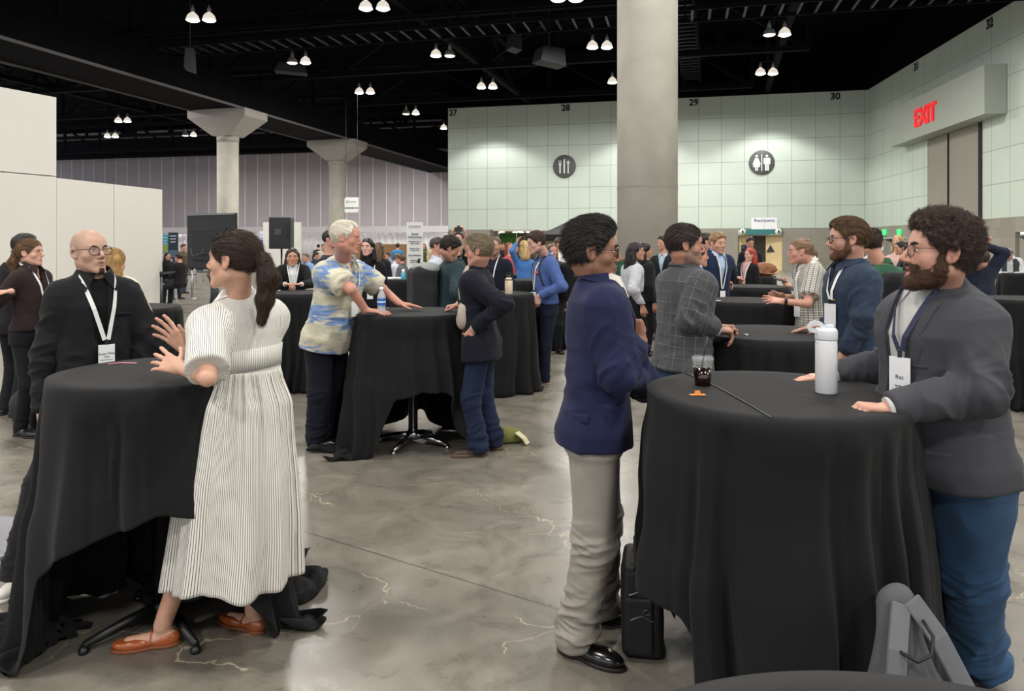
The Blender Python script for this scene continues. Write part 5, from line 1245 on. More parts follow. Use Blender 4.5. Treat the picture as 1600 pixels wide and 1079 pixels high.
# pink paper strip and its partner on the left table
c = J(190, 570, .53*FPX/(570-HOR)); b = MB(); b.tube([(-.055, -.01, 0), (0, .002, .003), (.06, .012, 0)], 1, flat=(.02, .0015)); o = b.build('paper_strip', mat('pink_paper', '#b8737c', .6), loc=(c[0], c[1], TH+.007)); tag(o, 'crumpled pink paper strip on the left table', 'paper')
def pet_bottle():
    c = J(596, 488, 5.62); e = empty('water_bottle', (c[0], c[1], TH+.006), 'clear plastic water bottle with a blue label on the centre table', 'bottle')
    b = MB(); b.lathe([(.028, 0), (.032, .006), (.032, .05), (.030, .06), (.032, .07), (.032, .135), (.030, .15), (.018, .178), (.0125, .186), (.0125, .200)], n=24, cap=True); b.build('bottle_wall', mat('pet_plastic', '#dfe8ee', .1, alpha=.42, spec=.7), e)
    b = MB(); b.lathe([(.0325, .075), (.0328, .08), (.0328, .125), (.0325, .13)], n=24, cap=False); lb = b.build('label', mat('label_blue', '#2b5fb4', .4), e)
    b = MB(); b.lathe([(.033, .098), (.033, .108)], n=24, cap=False); b.build('label_band', mat('label_white', '#e9eef2', .4), lb)
    b = MB(); b.lathe([(.015, .196), (.0155, .198), (.0155, .212), (.013, .214)], n=18); b.build('cap', mat('cap_white', '#eef0f0', .4), e)
pet_bottle()
def simple_bottle(px, py, Y, label, body, capc, r, h_, cap_h, name='bottle', loop=False):
    c = J(px, py, Y); e = empty(name, (c[0], c[1], TH+.005), label, 'bottle'); b = MB(); b.lathe([(r*.95, 0), (r, .006), (r, h_*.86), (r*.7, h_*.95), (r*.55, h_)], n=24); b.build('flask', body, e)
    b = MB(); b.lathe([(r*.62, h_), (r*.66, h_+.004), (r*.66, h_+cap_h), (r*.5, h_+cap_h+.004)], n=20)
    if loop: b.tube([(r*.6, 0, h_+.01), (r*.95, 0, h_+.035), (0, 0, h_+cap_h+.03), (-r*.95, 0, h_+.035), (-r*.6, 0, h_+.01)], .006, 6)
    b.build('cap', capc, e)
    if loop: b = MB(); b.tube([(math.cos(a)*r*1.02, math.sin(a)*r*1.02, h_*.86) for a in np.linspace(0, 2*PI, 18)], .005, 6); b.build('ring', capc, e)
simple_bottle(795, 457, 8.15, 'cream insulated bottle with black loop cap on the table behind the man in jeans', mat('cream_enamel', '#d9c6ab', .4), BLKM, .043, .185, .02, loop=True)
simple_bottle(630, 433, 11.75, 'blue sanitizer bottle with white pump cap on a far table', mat('sanitizer_blue', '#4aa6c4', .2, alpha=.9), WPL, .038, .11, .05)
c = J(605, 434, 11.9); b = MB(); b.box((0, 0, .01), (.5, .2, .015), .1); b.box((.02, .02, .022), (.35, .2, .01), -.1); tag(b.build('paper_stack', BADGE, loc=(c[0], c[1], TH+.005)), 'stack of white papers beside the blue sanitizer bottle', 'paper')
c = J(1119, 466, 7.25); b = MB(); b.box((0, 0, .001), (.07, .05, .002), .3); tag(b.build('card', BADGE, loc=(c[0]-.02, 7.15, TH+.005)), 'small white card on the table near the plaid shirt man', 'paper')
c = J(1147, 522, 4.4); b = MB(); b.lathe([(.016, 0), (.018, .003), (.015, .006)], n=16); tag(b.build('coin_token', mat('silver_metal', '#b9b9bb', .25, metal=1), loc=(c[0]+.06, 4.36, TH+.005)), 'small silver disc under the hand on the checked blazer man table', 'token')
c = J(705, 426, 15.0); b = MB(); b.box((0, 0, .02), (.2, .15, .03), .3); tag(b.build('napkin_stack', BADGE, loc=(c[0]+.1, 15.1, TH+.005)), 'white napkin stack on the table beneath the photographer', 'paper')
# tan leather bag
def bag_tan():
    e = empty('leather_bag', (4.48, 13.1, TH+.006), 'slouchy tan leather shoulder bag lying on the redhead woman table', 'bag', rz=.15)
    f = lambda P: smax(smin(ell(P, (0, 0, .10), (.25, .12, .13)), ell(P, (-.15, 0, .06), (.13, .10, .08)), .08), -P[:, 2], .01)
    sdf_obj('bag_body', f, (-.36, -.2, -.02), (.36, .2, .26), .009, mat('tan_leather', '#7f4b29', .45, bump=(30, .4, .01)), e, (0, 0, 0), disp=lambda V: .018*(1-2*np.abs(noise(V, 7, 7, 9, 3))))
    b = MB(); b.tube([(-.24, -.04, .09), (-.10, -.14, .06), (.12, -.16, .045), (.23, -.09, .09)], 1, flat=(.03, .008)); b.build('strap', mat('tan_leather_strap', '#c7a186', .5), e)
bag_tan()
# ---------------------------------------------------------------- bags on the floor
BAGB = mat('black_nylon', '#101113', .6, bump=(300, .3, .001)); ZIP = mat('zip_grey', '#5b5d61', .35, metal=.8)
def black_bag():
    X, Y = FL(1012, 1028)[:2]; e = empty('laptop_bag', (X, Y+.12, 0), 'black nylon laptop bag standing on the floor under the near right table', 'bag', rz=-.18)
    def f(P):
        q = np.abs(P-np.array([0, 0, .205], np.float32))-np.array([.055, .125, .170], np.float32); return np.linalg.norm(np.maximum(q, 0), axis=1)+np.minimum(q.max(1), 0)-.03
    sdf_obj('bag_body', f, (-.13, -.2, -.01), (.13, .2, .42), .007, BAGB, e, (0, 0, 0), disp=lambda V: .006*noise(V, 9, 9, 9, 2))
    def g(P):
        q = np.abs(P-np.array([-.012, -.145, .16], np.float32))-np.array([.045, .012, .115], np.float32); return np.linalg.norm(np.maximum(q, 0), axis=1)+np.minimum(q.max(1), 0)-.015
    sdf_obj('front_pocket', g, (-.12, -.2, 0), (.1, -.1, .32), .006, BAGB, e, (0, 0, 0))
    for s_ in (-1, 1):
        b = MB(); b.tube([(-.03*s_, -.10, .40), (-.035*s_, -.07, .455), (-.03*s_, 0, .485), (-.035*s_, .06, .455), (-.03*s_, .09, .40)], 1, flat=(.026, .008), up=(1, 0, 0)); b.build('handle', BAGB, e)
    for y_, z_ in ((-.158, .30), (-.162, .19)): b = MB(); b.tube([(-.045, y_-.0, z_-.1), (-.05, y_-.008, z_), (0, y_-.012, z_+.025), (.045, y_-.008, z_)], 1, flat=(.006, .004)); b.build('zip', ZIP, e)
    b = MB(); b.tube([(.06, -.12, .36), (.11, -.16, .30), (.13, -.15, .22), (.10, -.13, .27)], 1, flat=(.03, .005)); b.build('shoulder_strap', BAGB, e)
    b = MB(); b.tube([(math.cos(a)*.014+.02, -.178, .235+.011*math.sin(a)) for a in np.linspace(0, 2*PI, 14)], .0025, 6); b.build('ring', ZIP, e)
black_bag()
bpy.data.objects['laptop_bag'].scale = (.95, .95, .86)
def grey_bag():
    e = empty('backpack', (1.115, 2.10, 0), 'grey backpack slumped on the floor against the near right tablecloth', 'backpack', rz=.12); G = fabric('grey_melange', '#67686c')
    def f(P):
        Q = P*np.array([1, 1.5, 1], np.float32)
        d = smin(cap(Q, (-.02, 0, .585), (.01, 0, .24), .045, .125), cap(Q, (.01, 0, .24), (.15, 0, .12), .125, .11), .05); return smax(d*.8, .004-P[:, 2], .01)
    sdf_obj('bag_body', f, (-.16, -.14, 0), (.30, .14, .66), .007, fabric('grey_bag_shell', '#55565a'), e, (0, 0, 0), disp=lambda V: .012*(1-2*np.abs(noise(V, 7, 7, 5, 5))))
    g = lambda P: smax(ell(P@np.array([[1, 0, .35], [0, 1, 0], [-.35, 0, 1]], np.float32).T, (-.08, -.085, .30), (.050, .03, .16)), .004-P[:, 2], .01)
    sdf_obj('mesh_panel', g, (-.15, -.15, .05), (.30, .0, .55), .006, mat('grey_dark_pocket', '#2c2d30', .85), e, (0, 0, 0))
    for pts in ([(-.03, -.035, .60), (-.075, -.085, .50), (-.105, -.115, .34), (-.085, -.12, .12), (-.06, -.11, .02)], [(.0, -.035, .61), (.055, -.075, .52), (.12, -.10, .38), (.185, -.11, .24), (.25, -.10, .06)]):
        b = MB(); b.tube(pts, 1, flat=(.055, .014), up=(0, -1, .2)); b.build('shoulder_strap', G, e, bevel=.004)
    b = MB(); b.tube([(-.075, -.085, .50), (-.04, -.12, .485), (.0, -.12, .50), (.02, -.10, .54), (.01, -.07, .57)], .005, 8); b.build('carry_loop', BAGB, e)
    b = MB(); b.tube([(.10, -.115, .36), (.13, -.12, .33)], 1, flat=(.012, .006)); b.build('buckle', BAGB, e)
    b = MB(); b.tube([(.20, -.125, .20), (.235, -.12, .12)], 1, flat=(.012, .006)); b.build('zip_pull', ZIP, e)
grey_bag()
c = FL(792, 697); e = empty('tote_bag', (c[0]-.02, c[1]+.15, 0), 'green and cream tote bag on the floor behind the man in jeans', 'bag')
f = lambda P: smax(ell(P, (0, 0, .03), (.17, .09, .085)), -P[:, 2]+.003, .01)
sdf_obj('bag_body', f, (-.2, -.12, 0), (.2, .12, .14), .009, mat('olive_fabric', '#6d7032', .8), e, (0, 0, 0), disp=lambda V: .01*noise(V, 12)); b = MB(); b.tube([(.10, -.06, .09), (.16, -.09, .05), (.19, -.10, .006)], 1, flat=(.07, .008)); b.build('flap', mat('cream_fabric', '#c9c2a6', .8), e)
c = FL(40, 668); e = empty('duffel_bag', (c[0], c[1]+.1, 0), 'black bag on the floor at the left edge behind the man in black', 'bag')
f = lambda P: smax(ell(P, (0, 0, .16), (.20, .14, .20)), -P[:, 2]+.003, .01)
sdf_obj('bag_body', f, (-.26, -.18, 0), (.26, .18, .38), .012, BAGB, e, (0, 0, 0), disp=lambda V: .014*noise(V, 8)); b = MB(); b.tube([(-.1, -.05, .33), (-.08, -.05, .42), (.08, -.05, .42), (.1, -.05, .33)], 1, flat=(.03, .01)); b.build('handle', BAGB, e)
# grey rug corner with ring pattern at the left edge
m_ = wallmat('rug_lines', '#8f8d92', '#77757c', .012, .03, .002, var=.05, rough=.95)
b = MB(); b.box((0, 0, .004), (1.5, .95, .008)); o = b.build('floor_rug', mat('rug_grey', '#8a888e', .95, bump=(90, .5, .003), var=(40, .12)), loc=(-3.35, 3.95, 0)); o.rotation_euler = (0, 0, -.25); tag(o, 'thin grey patterned rug at the left edge of the frame', 'rug')
# ---------------------------------------------------------------- furniture and booths farther back
BLK = mat('satin_black', '#15161a', .45)
def tv():
    c = J(331, 376, 11.6); e = empty('display_screen', (c[0], c[1], 0), 'large black flat screen seen from behind on a floor stand', 'screen', rz=-.42); z = c[2]
    b = MB(); b.box((0, 0, z), (1.02, .045, .86)); b.build('housing', BLK, e, bevel=.008)
    b = MB(); b.box((0, -.05, z-.06), (.72, .06, .5)); b.box((.05, -.09, z-.05), (.34, .04, .34)); b.build('back_box', mat('black_plastic', '#0f1013', .5), e, bevel=.01)
    b = MB(); b.box((0, -.03, z+.415), (1.0, .02, .025)); b.build('edge_strip', mat('edge_grey', '#6c6e74', .4), e)
    b = MB(); b.tube([(-.38, -.07, z-.12), (-.30, -.10, z-.24), (-.1, -.11, z-.20), (.0, -.10, z-.02)], .005, 8); b.build('cable', mat('cable_grey', '#55575a', .5), e)
    b = MB(); b.lathe([(.02, .03), (.02, z-.2)], (0, .0, 0), 14); b.box((0, -.08, .02), (.8, .08, .04)); b.box((0, -.08, .02), (.08, .7, .04)); b.build('stand', BLK, e)
tv()
def pa():
    c = J(440, 364, 14); e = empty('loudspeaker', (c[0], c[1], 0), 'black loudspeaker on a pole stand beside a white board', 'speaker', rz=.1)
    b = MB(); b.box((0, 0, c[2]), (.40, .36, .60)); cab = b.build('cabinet', BLK, e, bevel=.02)
    b = MB(); b.box((-.03, -.185, c[2]+.02), (.12, .02, .12)); b.build('connector_panel', mat('panel_grey', '#3a3b40', .5), cab); b = MB(); b.box((.15, -.185, c[2]+.05), (.07, .02, .26)); b.build('amplifier_panel', mat('panel_black', '#060607', .4), cab)
    b = MB(); b.lathe([(.018, .5), (.018, c[2]-.29)], n=12); b.build('pole', BLK, e)
    for k in range(3): a = k*2.1+.5; b = MB(); b.tube([(0, 0, .75), (.45*math.cos(a), .45*math.sin(a), .01)], .012, 8); b.build('leg', BLK, e)
pa()
c0, c1 = J(411, 400, 15.2), J(470, 400, 15.2); o = wall('display_board', c0[:2], c1[:2], 0.02, CAMH+(385-347)/FPX*15.2, WHITE, th=.05, kind=None); tag(o, 'plain white display board standing behind the loudspeaker', 'board')
# banner
c0, c1 = J(635.5, 400, 22)[:2], J(661, 400, 22)[:2]; zb = CAMH+38/FPX*22; cc = (c0+c1)/2
e = empty('banner_stand', (*cc, 0), 'tall white roll-up banner reading Speed Networking and Roundtables', 'banner'); wall('banner_sheet', c0-cc, c1-cc, .08, zb, mat('banner_white', '#d5d5d3', .6), th=.02, kind=None, parent=e)
b = MB(); b.box((0, 0, .04), (.6, .25, .08)); b.build('base', BLK, e)
TM = lambda x, z, y=-.02: Matrix(((1, 0, 0, x), (0, 0, -1, y), (0, 1, 0, z), (0, 0, 0, 1)))
for tx, py, sz, cl in (('Speed', 365.3, .085, '#4c5c6c'), ('Networking', 370.2, .085, '#4c5c6c'), ('Wednesday, Nov. 5', 377.2, .048, '#55585c'), ('1:00pm - 5:30pm', 380, .04, '#6a6d70'), ('Thursday, Nov. 6', 387.8, .048, '#55585c'), ('11:00am - 2:00pm', 390.5, .04, '#6a6d70'), ('Roundtables', 398.6, .075, '#4c5c6c'), ('Wednesday, 5', 406.2, .048, '#55585c'), ('2:00pm - 4:00pm', 409, .04, '#6a6d70'), ('Greentech', 353.2, .06, '#8a9096')):
    text_mesh('banner_text', tx, sz, TM(0 if tx != 'Greentech' else .04, CAMH-(py-HOR)/FPX*22), mat('ink_'+cl.strip('#'), cl, .6), e, depth=.002, bold=.002)
b = MB(); b.tube([(-.145+.03*math.cos(a), -.02, CAMH-(353.5-HOR)/FPX*22+.03*math.sin(a)) for a in np.linspace(.5, 6.0, 16)], .006, 6); b.build('logo', mat('logo_teal', '#3f6f86', .5), e)
# hanging hub sign
c = J(549.5, 320, 45); e = empty('hanging_sign', tuple(c), 'white hanging sign reading Sustainability Hub beside the farther column', 'sign', rz=0)
b = MB(); b.box((0, 0, 0), (.86, .04, .93)); b.build('board', mat('banner_white', '#d5d5d3', .6), e)
b = MB(); b.tube([(-.35, 0, .46), (-.35, 0, 7)], .01, 5); b.tube([(.35, 0, .46), (.35, 0, 7)], .01, 5); b.build('wire', BLK, e)
text_mesh('sign_text', 'Sustainability Hub', .115, TM(0, -.18, -.03), mat('ink_teal', '#1f5a73', .5), e, depth=.004, bold=.004); text_mesh('sign_text', 'Greentech', .10, TM(.06, .20, -.03), mat('ink_8a9096', '#8a9096', .6), e, depth=.004)
b = MB(); b.tube([(-.25+.06*math.cos(a), -.03, .2+.06*math.sin(a)) for a in np.linspace(.5, 6.0, 16)], .012, 6); b.build('logo', mat('logo_teal', '#3f6f86', .5), e)
for sx, sz_, cl in ((-.40, .43, '#2b7f80'), (.39, -.42, '#cf5a3a')): b = MB(); b.box((sx, -.022, sz_), (.06, .01, .06)); b.build('corner_mark', mat('mark_'+cl.strip('#'), cl, .5), e)
# drape line along the grey wall
DRAPE = mat('white_drape', '#b9b7bd', .85, stretch=(1, 1, .02), bump=(3.2, 1.0, .25), var=(6, .10))
def drape(px0, px1, Y0, Y1, z, label, m=None):
    a, b_ = J(px0, 400, Y0)[:2], J(px1, 400, Y1)[:2]; a = np.array(a); d = b_-a; L_ = np.linalg.norm(d); d = d/L_; nn = np.array([-d[1], d[0]]); n = int(L_/.11); vs = []
    for i in range(n+1):
        s = L_*i/n; q = d*s+nn*.07*math.sin(i*1.7+math.sin(i*.31)*2)
        vs += [(q[0], q[1], .02), (q[0], q[1], z)]
    fs = [(2*i, 2*i+2, 2*i+3, 2*i+1) for i in range(n)]
    mb = MB(); mb.add(vs, fs, True); o = mb.build('curtain', m or mat('white_drape_plain', '#e2e0e2', .9), loc=(a[0], a[1], 0)); sm = o.modifiers.new('s', 'SOLIDIFY'); sm.thickness = .02; return tag(o, label, 'curtain')
for i, (a, b_, lab) in enumerate(((92, 258, 'left stretch behind the white partition'), (258, 345, 'stretch behind the big screen'), (345, 470, 'stretch left of the white haired man'), (470, 585, 'stretch behind the white haired man'), (585, 700, 'right stretch behind the tall banner'))):
    drape(a, b_, 62-(i)*1.5, 62-(i+1)*1.5, 2.62, 'white pipe and drape booth curtain, '+lab)
o = wall('fascia', J(92, 400, 61.2)[:2], J(700, 400, 53.8)[:2], 2.66, 3.12, mat('fascia_white', '#dedcde', .7), th=.15, kind=None); tag(o, 'long white fascia strip running above the booth curtains', 'fascia')
b = MB(); q0, q1 = J(92, 400, 61.2), J(700, 400, 53.8)
for i in range(16):
    q = q0+(q1-q0)*i/15; b.tube([(q[0]-q0[0], q[1]-q0[1]-.1, 0), (q[0]-q0[0], q[1]-q0[1]-.1, 3.0)], .035, 6)
# booth posters near the screen
for (p0, p1, y0, y1, Y, cl, cl2, lab) in ((254, 263, 366, 396, 30, '#4e9db4', '#9aa84a', 'blue poster with green foot, left of the dark poster'), (263, 278, 363, 404, 29.5, '#1d2b3a', '#4d6880', 'tall dark navy poster next to the blue one'), (405, 412, 361, 384, 34, '#d5d7e4', '#4057a8', 'white poster with blue marks near the white board')):
    a, b_ = J(p0, 400, Y)[:2], J(p1, 400, Y)[:2]; z1, z0 = CAMH-(y0-HOR)/FPX*Y, CAMH-(y1-HOR)/FPX*Y; cc = np.array([*((a+b_)/2), 0]); e = empty('booth_poster', tuple(cc), lab, 'poster')
    wall('sheet', a-cc[:2], b_-cc[:2], z0, z1, mat('poster_'+cl.strip('#'), cl, .6), th=.03, kind=None, parent=e); wd = (b_-a)[0]
    b = MB(); b.box((0, -.01, z0+.2), (wd*.8, .02, .3)); b.build('picture', mat('poster_'+cl2.strip('#'), cl2, .6), e); b = MB(); b.box((0, .05, z1*.5), (.05, .05, z1)); b.build('post', BLK, e)
    for k in range(3): b = MB(); b.box((0, -.02, z1-.14-.12*k), (wd*(.7-.1*k), .012, .04)); b.build('text_line', mat('poster_line', '#c8d2da', .6), e)
# counter and stand of pale wood
o = slab('wood_counter', J(606, 392, 31.5)+np.array([0, 0, -.85]), (2.6, .6, 1.7), mat('counter_wood', '#8c6a45', .6, var=(5, .2)), kind=None, bevel=.02); tag(o, 'low brown wooden counter front far behind the white haired man', 'counter'); o.location[2] = .86
# pop-up canopy
c = J(890, 370, 30); e = empty('canopy_tent', (c[0], c[1], 0), 'black pop-up canopy tent behind the man in the navy blazer', 'tent')
w_ = 1.55; zt, ze = CAMH+(385-345)/FPX*30, CAMH+(385-367)/FPX*30; vs = []; fs = []
for r_, z_ in ((w_, ze-.22), (w_, ze), (w_*.5, ze+(zt-ze)*.38), (.02, zt)):
    for k in range(4): a = k*PI/2+PI/4; vs.append((r_*1.414*math.cos(a), r_*1.414*math.sin(a), z_))
for r_ in range(3):
    for k in range(4): fs.append((r_*4+k, r_*4+(k+1) % 4, r_*4+4+(k+1) % 4, r_*4+4+k))
b = MB(); b.add(vs, fs); b.build('roof', mat('canopy_black', '#18191c', .8), e)
for k in range(4): a = k*PI/2+PI/4; b = MB(); b.box((w_*1.38*math.cos(a), w_*1.38*math.sin(a), ze/2), (.05, .05, ze)); b.build('leg', BLK, e)
# stanchions and belts
def stanchion(X, Y, label, m, b0=None):
    e = empty('stanchion', (X, Y, 0), label, 'stanchion'); b = MB(); b.lathe([(.17, 0), (.17, .012), (.05, .03), (.03, .04)], n=24); b.build('base', m, e)
    b = MB(); b.lathe([(.032, .03), (.032, .90)], n=16); b.build('post', m, e); b = MB(); b.lathe([(.038, .88), (.038, 1.0), (.03, 1.01)], n=16); b.build('belt_head', BLK, e); return e
GM = mat('stanchion_grey', '#55585b', .35, metal=.7); SM = mat('stanchion_silver', '#a7aaae', .3, metal=.8)
s1 = J(252, 430, 17.5); S1 = stanchion(s1[0], 17.5, 'dark stanchion post beside the right end of the white partition', GM); s2 = FL(300, 466); S2 = stanchion(s2[0], s2[1], 'silver stanchion with round base under the big screen', SM)
s3 = J(563, 430, 13.0); stanchion(s3[0]+.55, 13.3, 'dark stanchion post behind the white haired man', GM); s4 = J(715, 430, 13.6)
def belt(a, b_, par): d_ = unit([b_[0]-a[0], b_[1]-a[1]])*.04; m_ = MB(); m_.tube([(d_[0], d_[1], .95), ((b_[0]-a[0])/2, (b_[1]-a[1])/2, .925), (b_[0]-a[0]-d_[0], b_[1]-a[1]-d_[1], .95)], 1, flat=(.003, .05), up=(0, 0, 1)); m_.build('belt', BLK, par)
belt(s1, s2, S1); belt(s2, J(420, 430, 19), S2)
# stacking chairs
CH = fabric('chair_slate', '#2c3a44'); CHF = mat('chair_frame', '#9a9c9d', .35, metal=.7)
def chair():
    e = empty('stacking_chair', (0, 0, 0)); b = MB(); b.box((0, 0, .45), (.46, .44, .05)); b.build('seat', CH, e, bevel=.015); b = MB(); b.box((0, .22, .70), (.44, .04, .38)); b.build('backrest', CH, e, bevel=.015)
    for sx in (-.22, .22):
        for sy in (-.20, .23): b = MB(); b.tube([(sx, sy, 0), (sx, sy*.92, .44 if sy < 0 else .86)], .012, 8); b.build('leg', CHF, e)
    return e
ch0 = chair(); spots = [(271, 448, 3.0, 'left of the screen, in front'), (296, 446, 3.3, 'just right of the front one under the screen'), (318, 440, 2.8, 'under the right half of the screen'), (262, 436, 3.1, 'half hidden by the partition edge'), (440, 432, .2, 'behind the dark haired woman'), (600, 424, .1, 'behind the spray bottle'), (620, 422, .3, 'right of the spray bottle'), (655, 424, 3.0, 'under the tall banner'), (520, 426, .4, 'behind the white haired man'), (545, 428, 2.9, 'behind the white haired man, farther')]
for i, (px, py, rz, wh) in enumerate(spots):
    q = FL(px, py); o = ch0 if i == 0 else copy_tree(ch0); o.location = (q[0], q[1], 0); o.rotation_euler = (0, 0, rz); tag(o, 'slate blue stacking chair '+wh, 'chair', 'slate blue stacking chairs')
# ---------------------------------------------------------------- people in the foreground
WHITE_STRAP = mat('lanyard_white', '#dfe0de', .7, bump=(300, .2, .001)); BLKL = mat('black_leather', '#0d0c0d', .22, coat=.4)
def cuvmat(name, col, fn, rough=.9, bumps=(420, .25, .002), sheen=.1):
    """fabric whose woven pattern follows the garment coordinates"""
    if name in MATS: return MATS[name]
    m = bpy.data.materials.new(name); MATS[name] = m; nt, N, L, b = nodes(m)
    b.inputs['Roughness'].default_value = rough; b.inputs['Sheen Weight'].default_value = sheen; b.inputs['Specular IOR Level'].default_value = .25
    at = N.new('ShaderNodeAttribute'); at.attribute_name = 'cuv'; sx = N.new('ShaderNodeSeparateXYZ'); L.new(at.outputs['Vector'], sx.inputs[0])
    tc = N.new('ShaderNodeTexCoord')
    def M(op, a, bb=None):
        x = N.new('ShaderNodeMath'); x.operation = op
        for i, v in enumerate((a, bb)):
            if v is None: continue
            if hasattr(v, 'links'): L.new(v, x.inputs[i])
            else: x.inputs[i].default_value = v
        return x.outputs[0]
    def line(v, period, w):   # 1 on thin lines
        f = M('FRACT', M('DIVIDE', M('ADD', v, 50.0), period)); return M('LESS_THAN', f, w)
    def noise_(sc_, st=(1, 1, 1), d=4):
        mp = N.new('ShaderNodeMapping'); mp.inputs['Scale'].default_value = st; L.new(tc.outputs['Object'], mp.inputs[0]); n = N.new('ShaderNodeTexNoise'); n.inputs['Scale'].default_value = sc_; n.inputs['Detail'].default_value = d; L.new(mp.outputs[0], n.inputs['Vector']); return n.outputs['Fac']
    def mix(a, bb, f):
        x = N.new('ShaderNodeMix'); x.data_type = 'RGBA'
        if hasattr(f, 'links'): L.new(f, x.inputs[0])
        else: x.inputs[0].default_value = f
        for s_, v in ((x.inputs[6], a), (x.inputs[7], bb)):
            if hasattr(v, 'links'): L.new(v, s_)
            else: s_.default_value = (*lin(v), 1)
        return x.outputs[2]
    def ramp(v, lo, hi):
        r = N.new('ShaderNodeMapRange'); L.new(v, r.inputs[0]); r.inputs['From Min'].default_value = lo; r.inputs['From Max'].default_value = hi; return r.outputs[0]
    c = fn(sx.outputs[0], sx.outputs[1], M, line, noise_, mix, ramp, col); L.new(c, b.inputs['Base Color'])
    nb = N.new('ShaderNodeTexNoise'); nb.inputs['Scale'].default_value = bumps[0]; L.new(tc.outputs['Object'], nb.inputs['Vector'])
    bp = N.new('ShaderNodeBump'); bp.inputs['Strength'].default_value = bumps[1]; bp.inputs['Distance'].default_value = bumps[2]; L.new(nb.outputs['Fac'], bp.inputs['Height']); L.new(bp.outputs[0], b.inputs['Normal'])
    return m
def windowpane(u, v, M, line, ns, mix, ramp, col):
    l = M('MAXIMUM', line(u, .052, .035), line(v, .062, .03)); g = M('MULTIPLY', l, ramp(ns(9), .35, .6)); c = mix(col, '#37383b', ramp(ns(300), .35, .65)); return mix(c, '#a0a1a0', M('MULTIPLY', g, .55))
def plaid(u, v, M, line, ns, mix, ramp, col):
    l = M('MAXIMUM', line(u, .020, .16), line(v, .022, .16)); c = mix(col, '#9a958c', line(u, .044, .4)); return mix(c, '#e2e0da', M('MULTIPLY', l, .85))
def aloha(u, v, M, line, ns, mix, ramp, col):
    band = M('SINE', M('ADD', M('MULTIPLY', v, 21.0), M('MULTIPLY', ns(2.6, (1, 1, 1)), 5.0))); streak = ns(10, (1, 1, 4), 8)
    blue = ramp(M('ADD', M('MULTIPLY', band, .16), streak), .50, .62); pale = mix('#cfcab6', '#b9b49c', ramp(ns(9, (1, 1, 2), 6), .4, .6)); bl = mix('#7f9ac4', '#5f7cae', ramp(ns(14, (1, 1, 5), 8), .45, .6)); return mix(pale, bl, blue)
def stripes(u, v, M, line, ns, mix, ramp, col): return mix(col, '#66645f', line(M('ADD', u, M('MULTIPLY', ns(3), .012)), .0068, .30))
# --- man in a navy blazer
NAVY = fabric('navy_wool', '#1d2140', var=(6, .06))
p = person('man in a navy blazer and grey chinos standing with arms crossed', .33, 2.95, 1.75, 84, lean=2, twist=3, hipf=0,
    head=dict(c=J(924, 393, 2.92), yaw=88, pitch=2, skin='#8f6047', scale=1.02, iris='#1d1210', brow='#15100e', browt=1.3, stubble=('#3a2a22', .35), hair=dict(col='#12100f', col2='#3a3531', top=.034, side=.012, c=.020, topy=.02, amp=.0055, freq=1.4, nape=-.066), glasses=dict(col='#141416', w=.026, h=.017, r=.0024)),
    arms=dict(R=dict(sh=(.02, 0, 0), w=J(1000, 535, 2.98), e=J(966, 582, 2.75), pole=(0, -1, -1), d=(-.35, .0, 1), n=(.2, 1, .3), pose='fist'),
              L=dict(sh=(.02, 0, 0), w=J(976, 592, 2.90), e=J(1004, 600, 3.16), pole=(0, 1, -1), d=(-1, -.30, .15), n=(-.3, 1, .1), pose='relax')),
    legs=dict(R=dict(a=FL(898, 1022)+[0, 0, .084], d=(.24, -.16, 0)), L=dict(a=FL(938, 968)+[0, 0, .084], d=(.3, 0, 0))),
    top=dict(mat=NAVY, hem=.04, V=(.44, .070, 1.0), lapel=.058, off=.020, under=dict(mat=fabric('cream_shirt', '#cdc9c0'), cuffs=False), wr=.015, vent=True, so=(.024, .022, .022, .016)),
    bottom=dict(mat=fabric('grey_chino', '#928d84'), wr=.017, r=(.098, .076, .068)), shoes=dict(mat=BLKL, kind='bit'))
POCK = []
q = MB(); a_ = p.surf(-.165, .12, .03); b_ = p.surf(-.10, .12, .03)
def flap(p, t, x0, x1, front, m, h_=.04, name='pocket_flap'):
    rows = [(t+h_/p.TL*k/3, x0, x1) for k in (3, 2, 1, 0)]; return patch(p, name, m, rows, p.off+.004+.0*0, .006, p.root, front)
flap(p, .20, -.20, -.165, True, NAVY); flap(p, .20, -.20, -.150, False, NAVY, h_=.035)
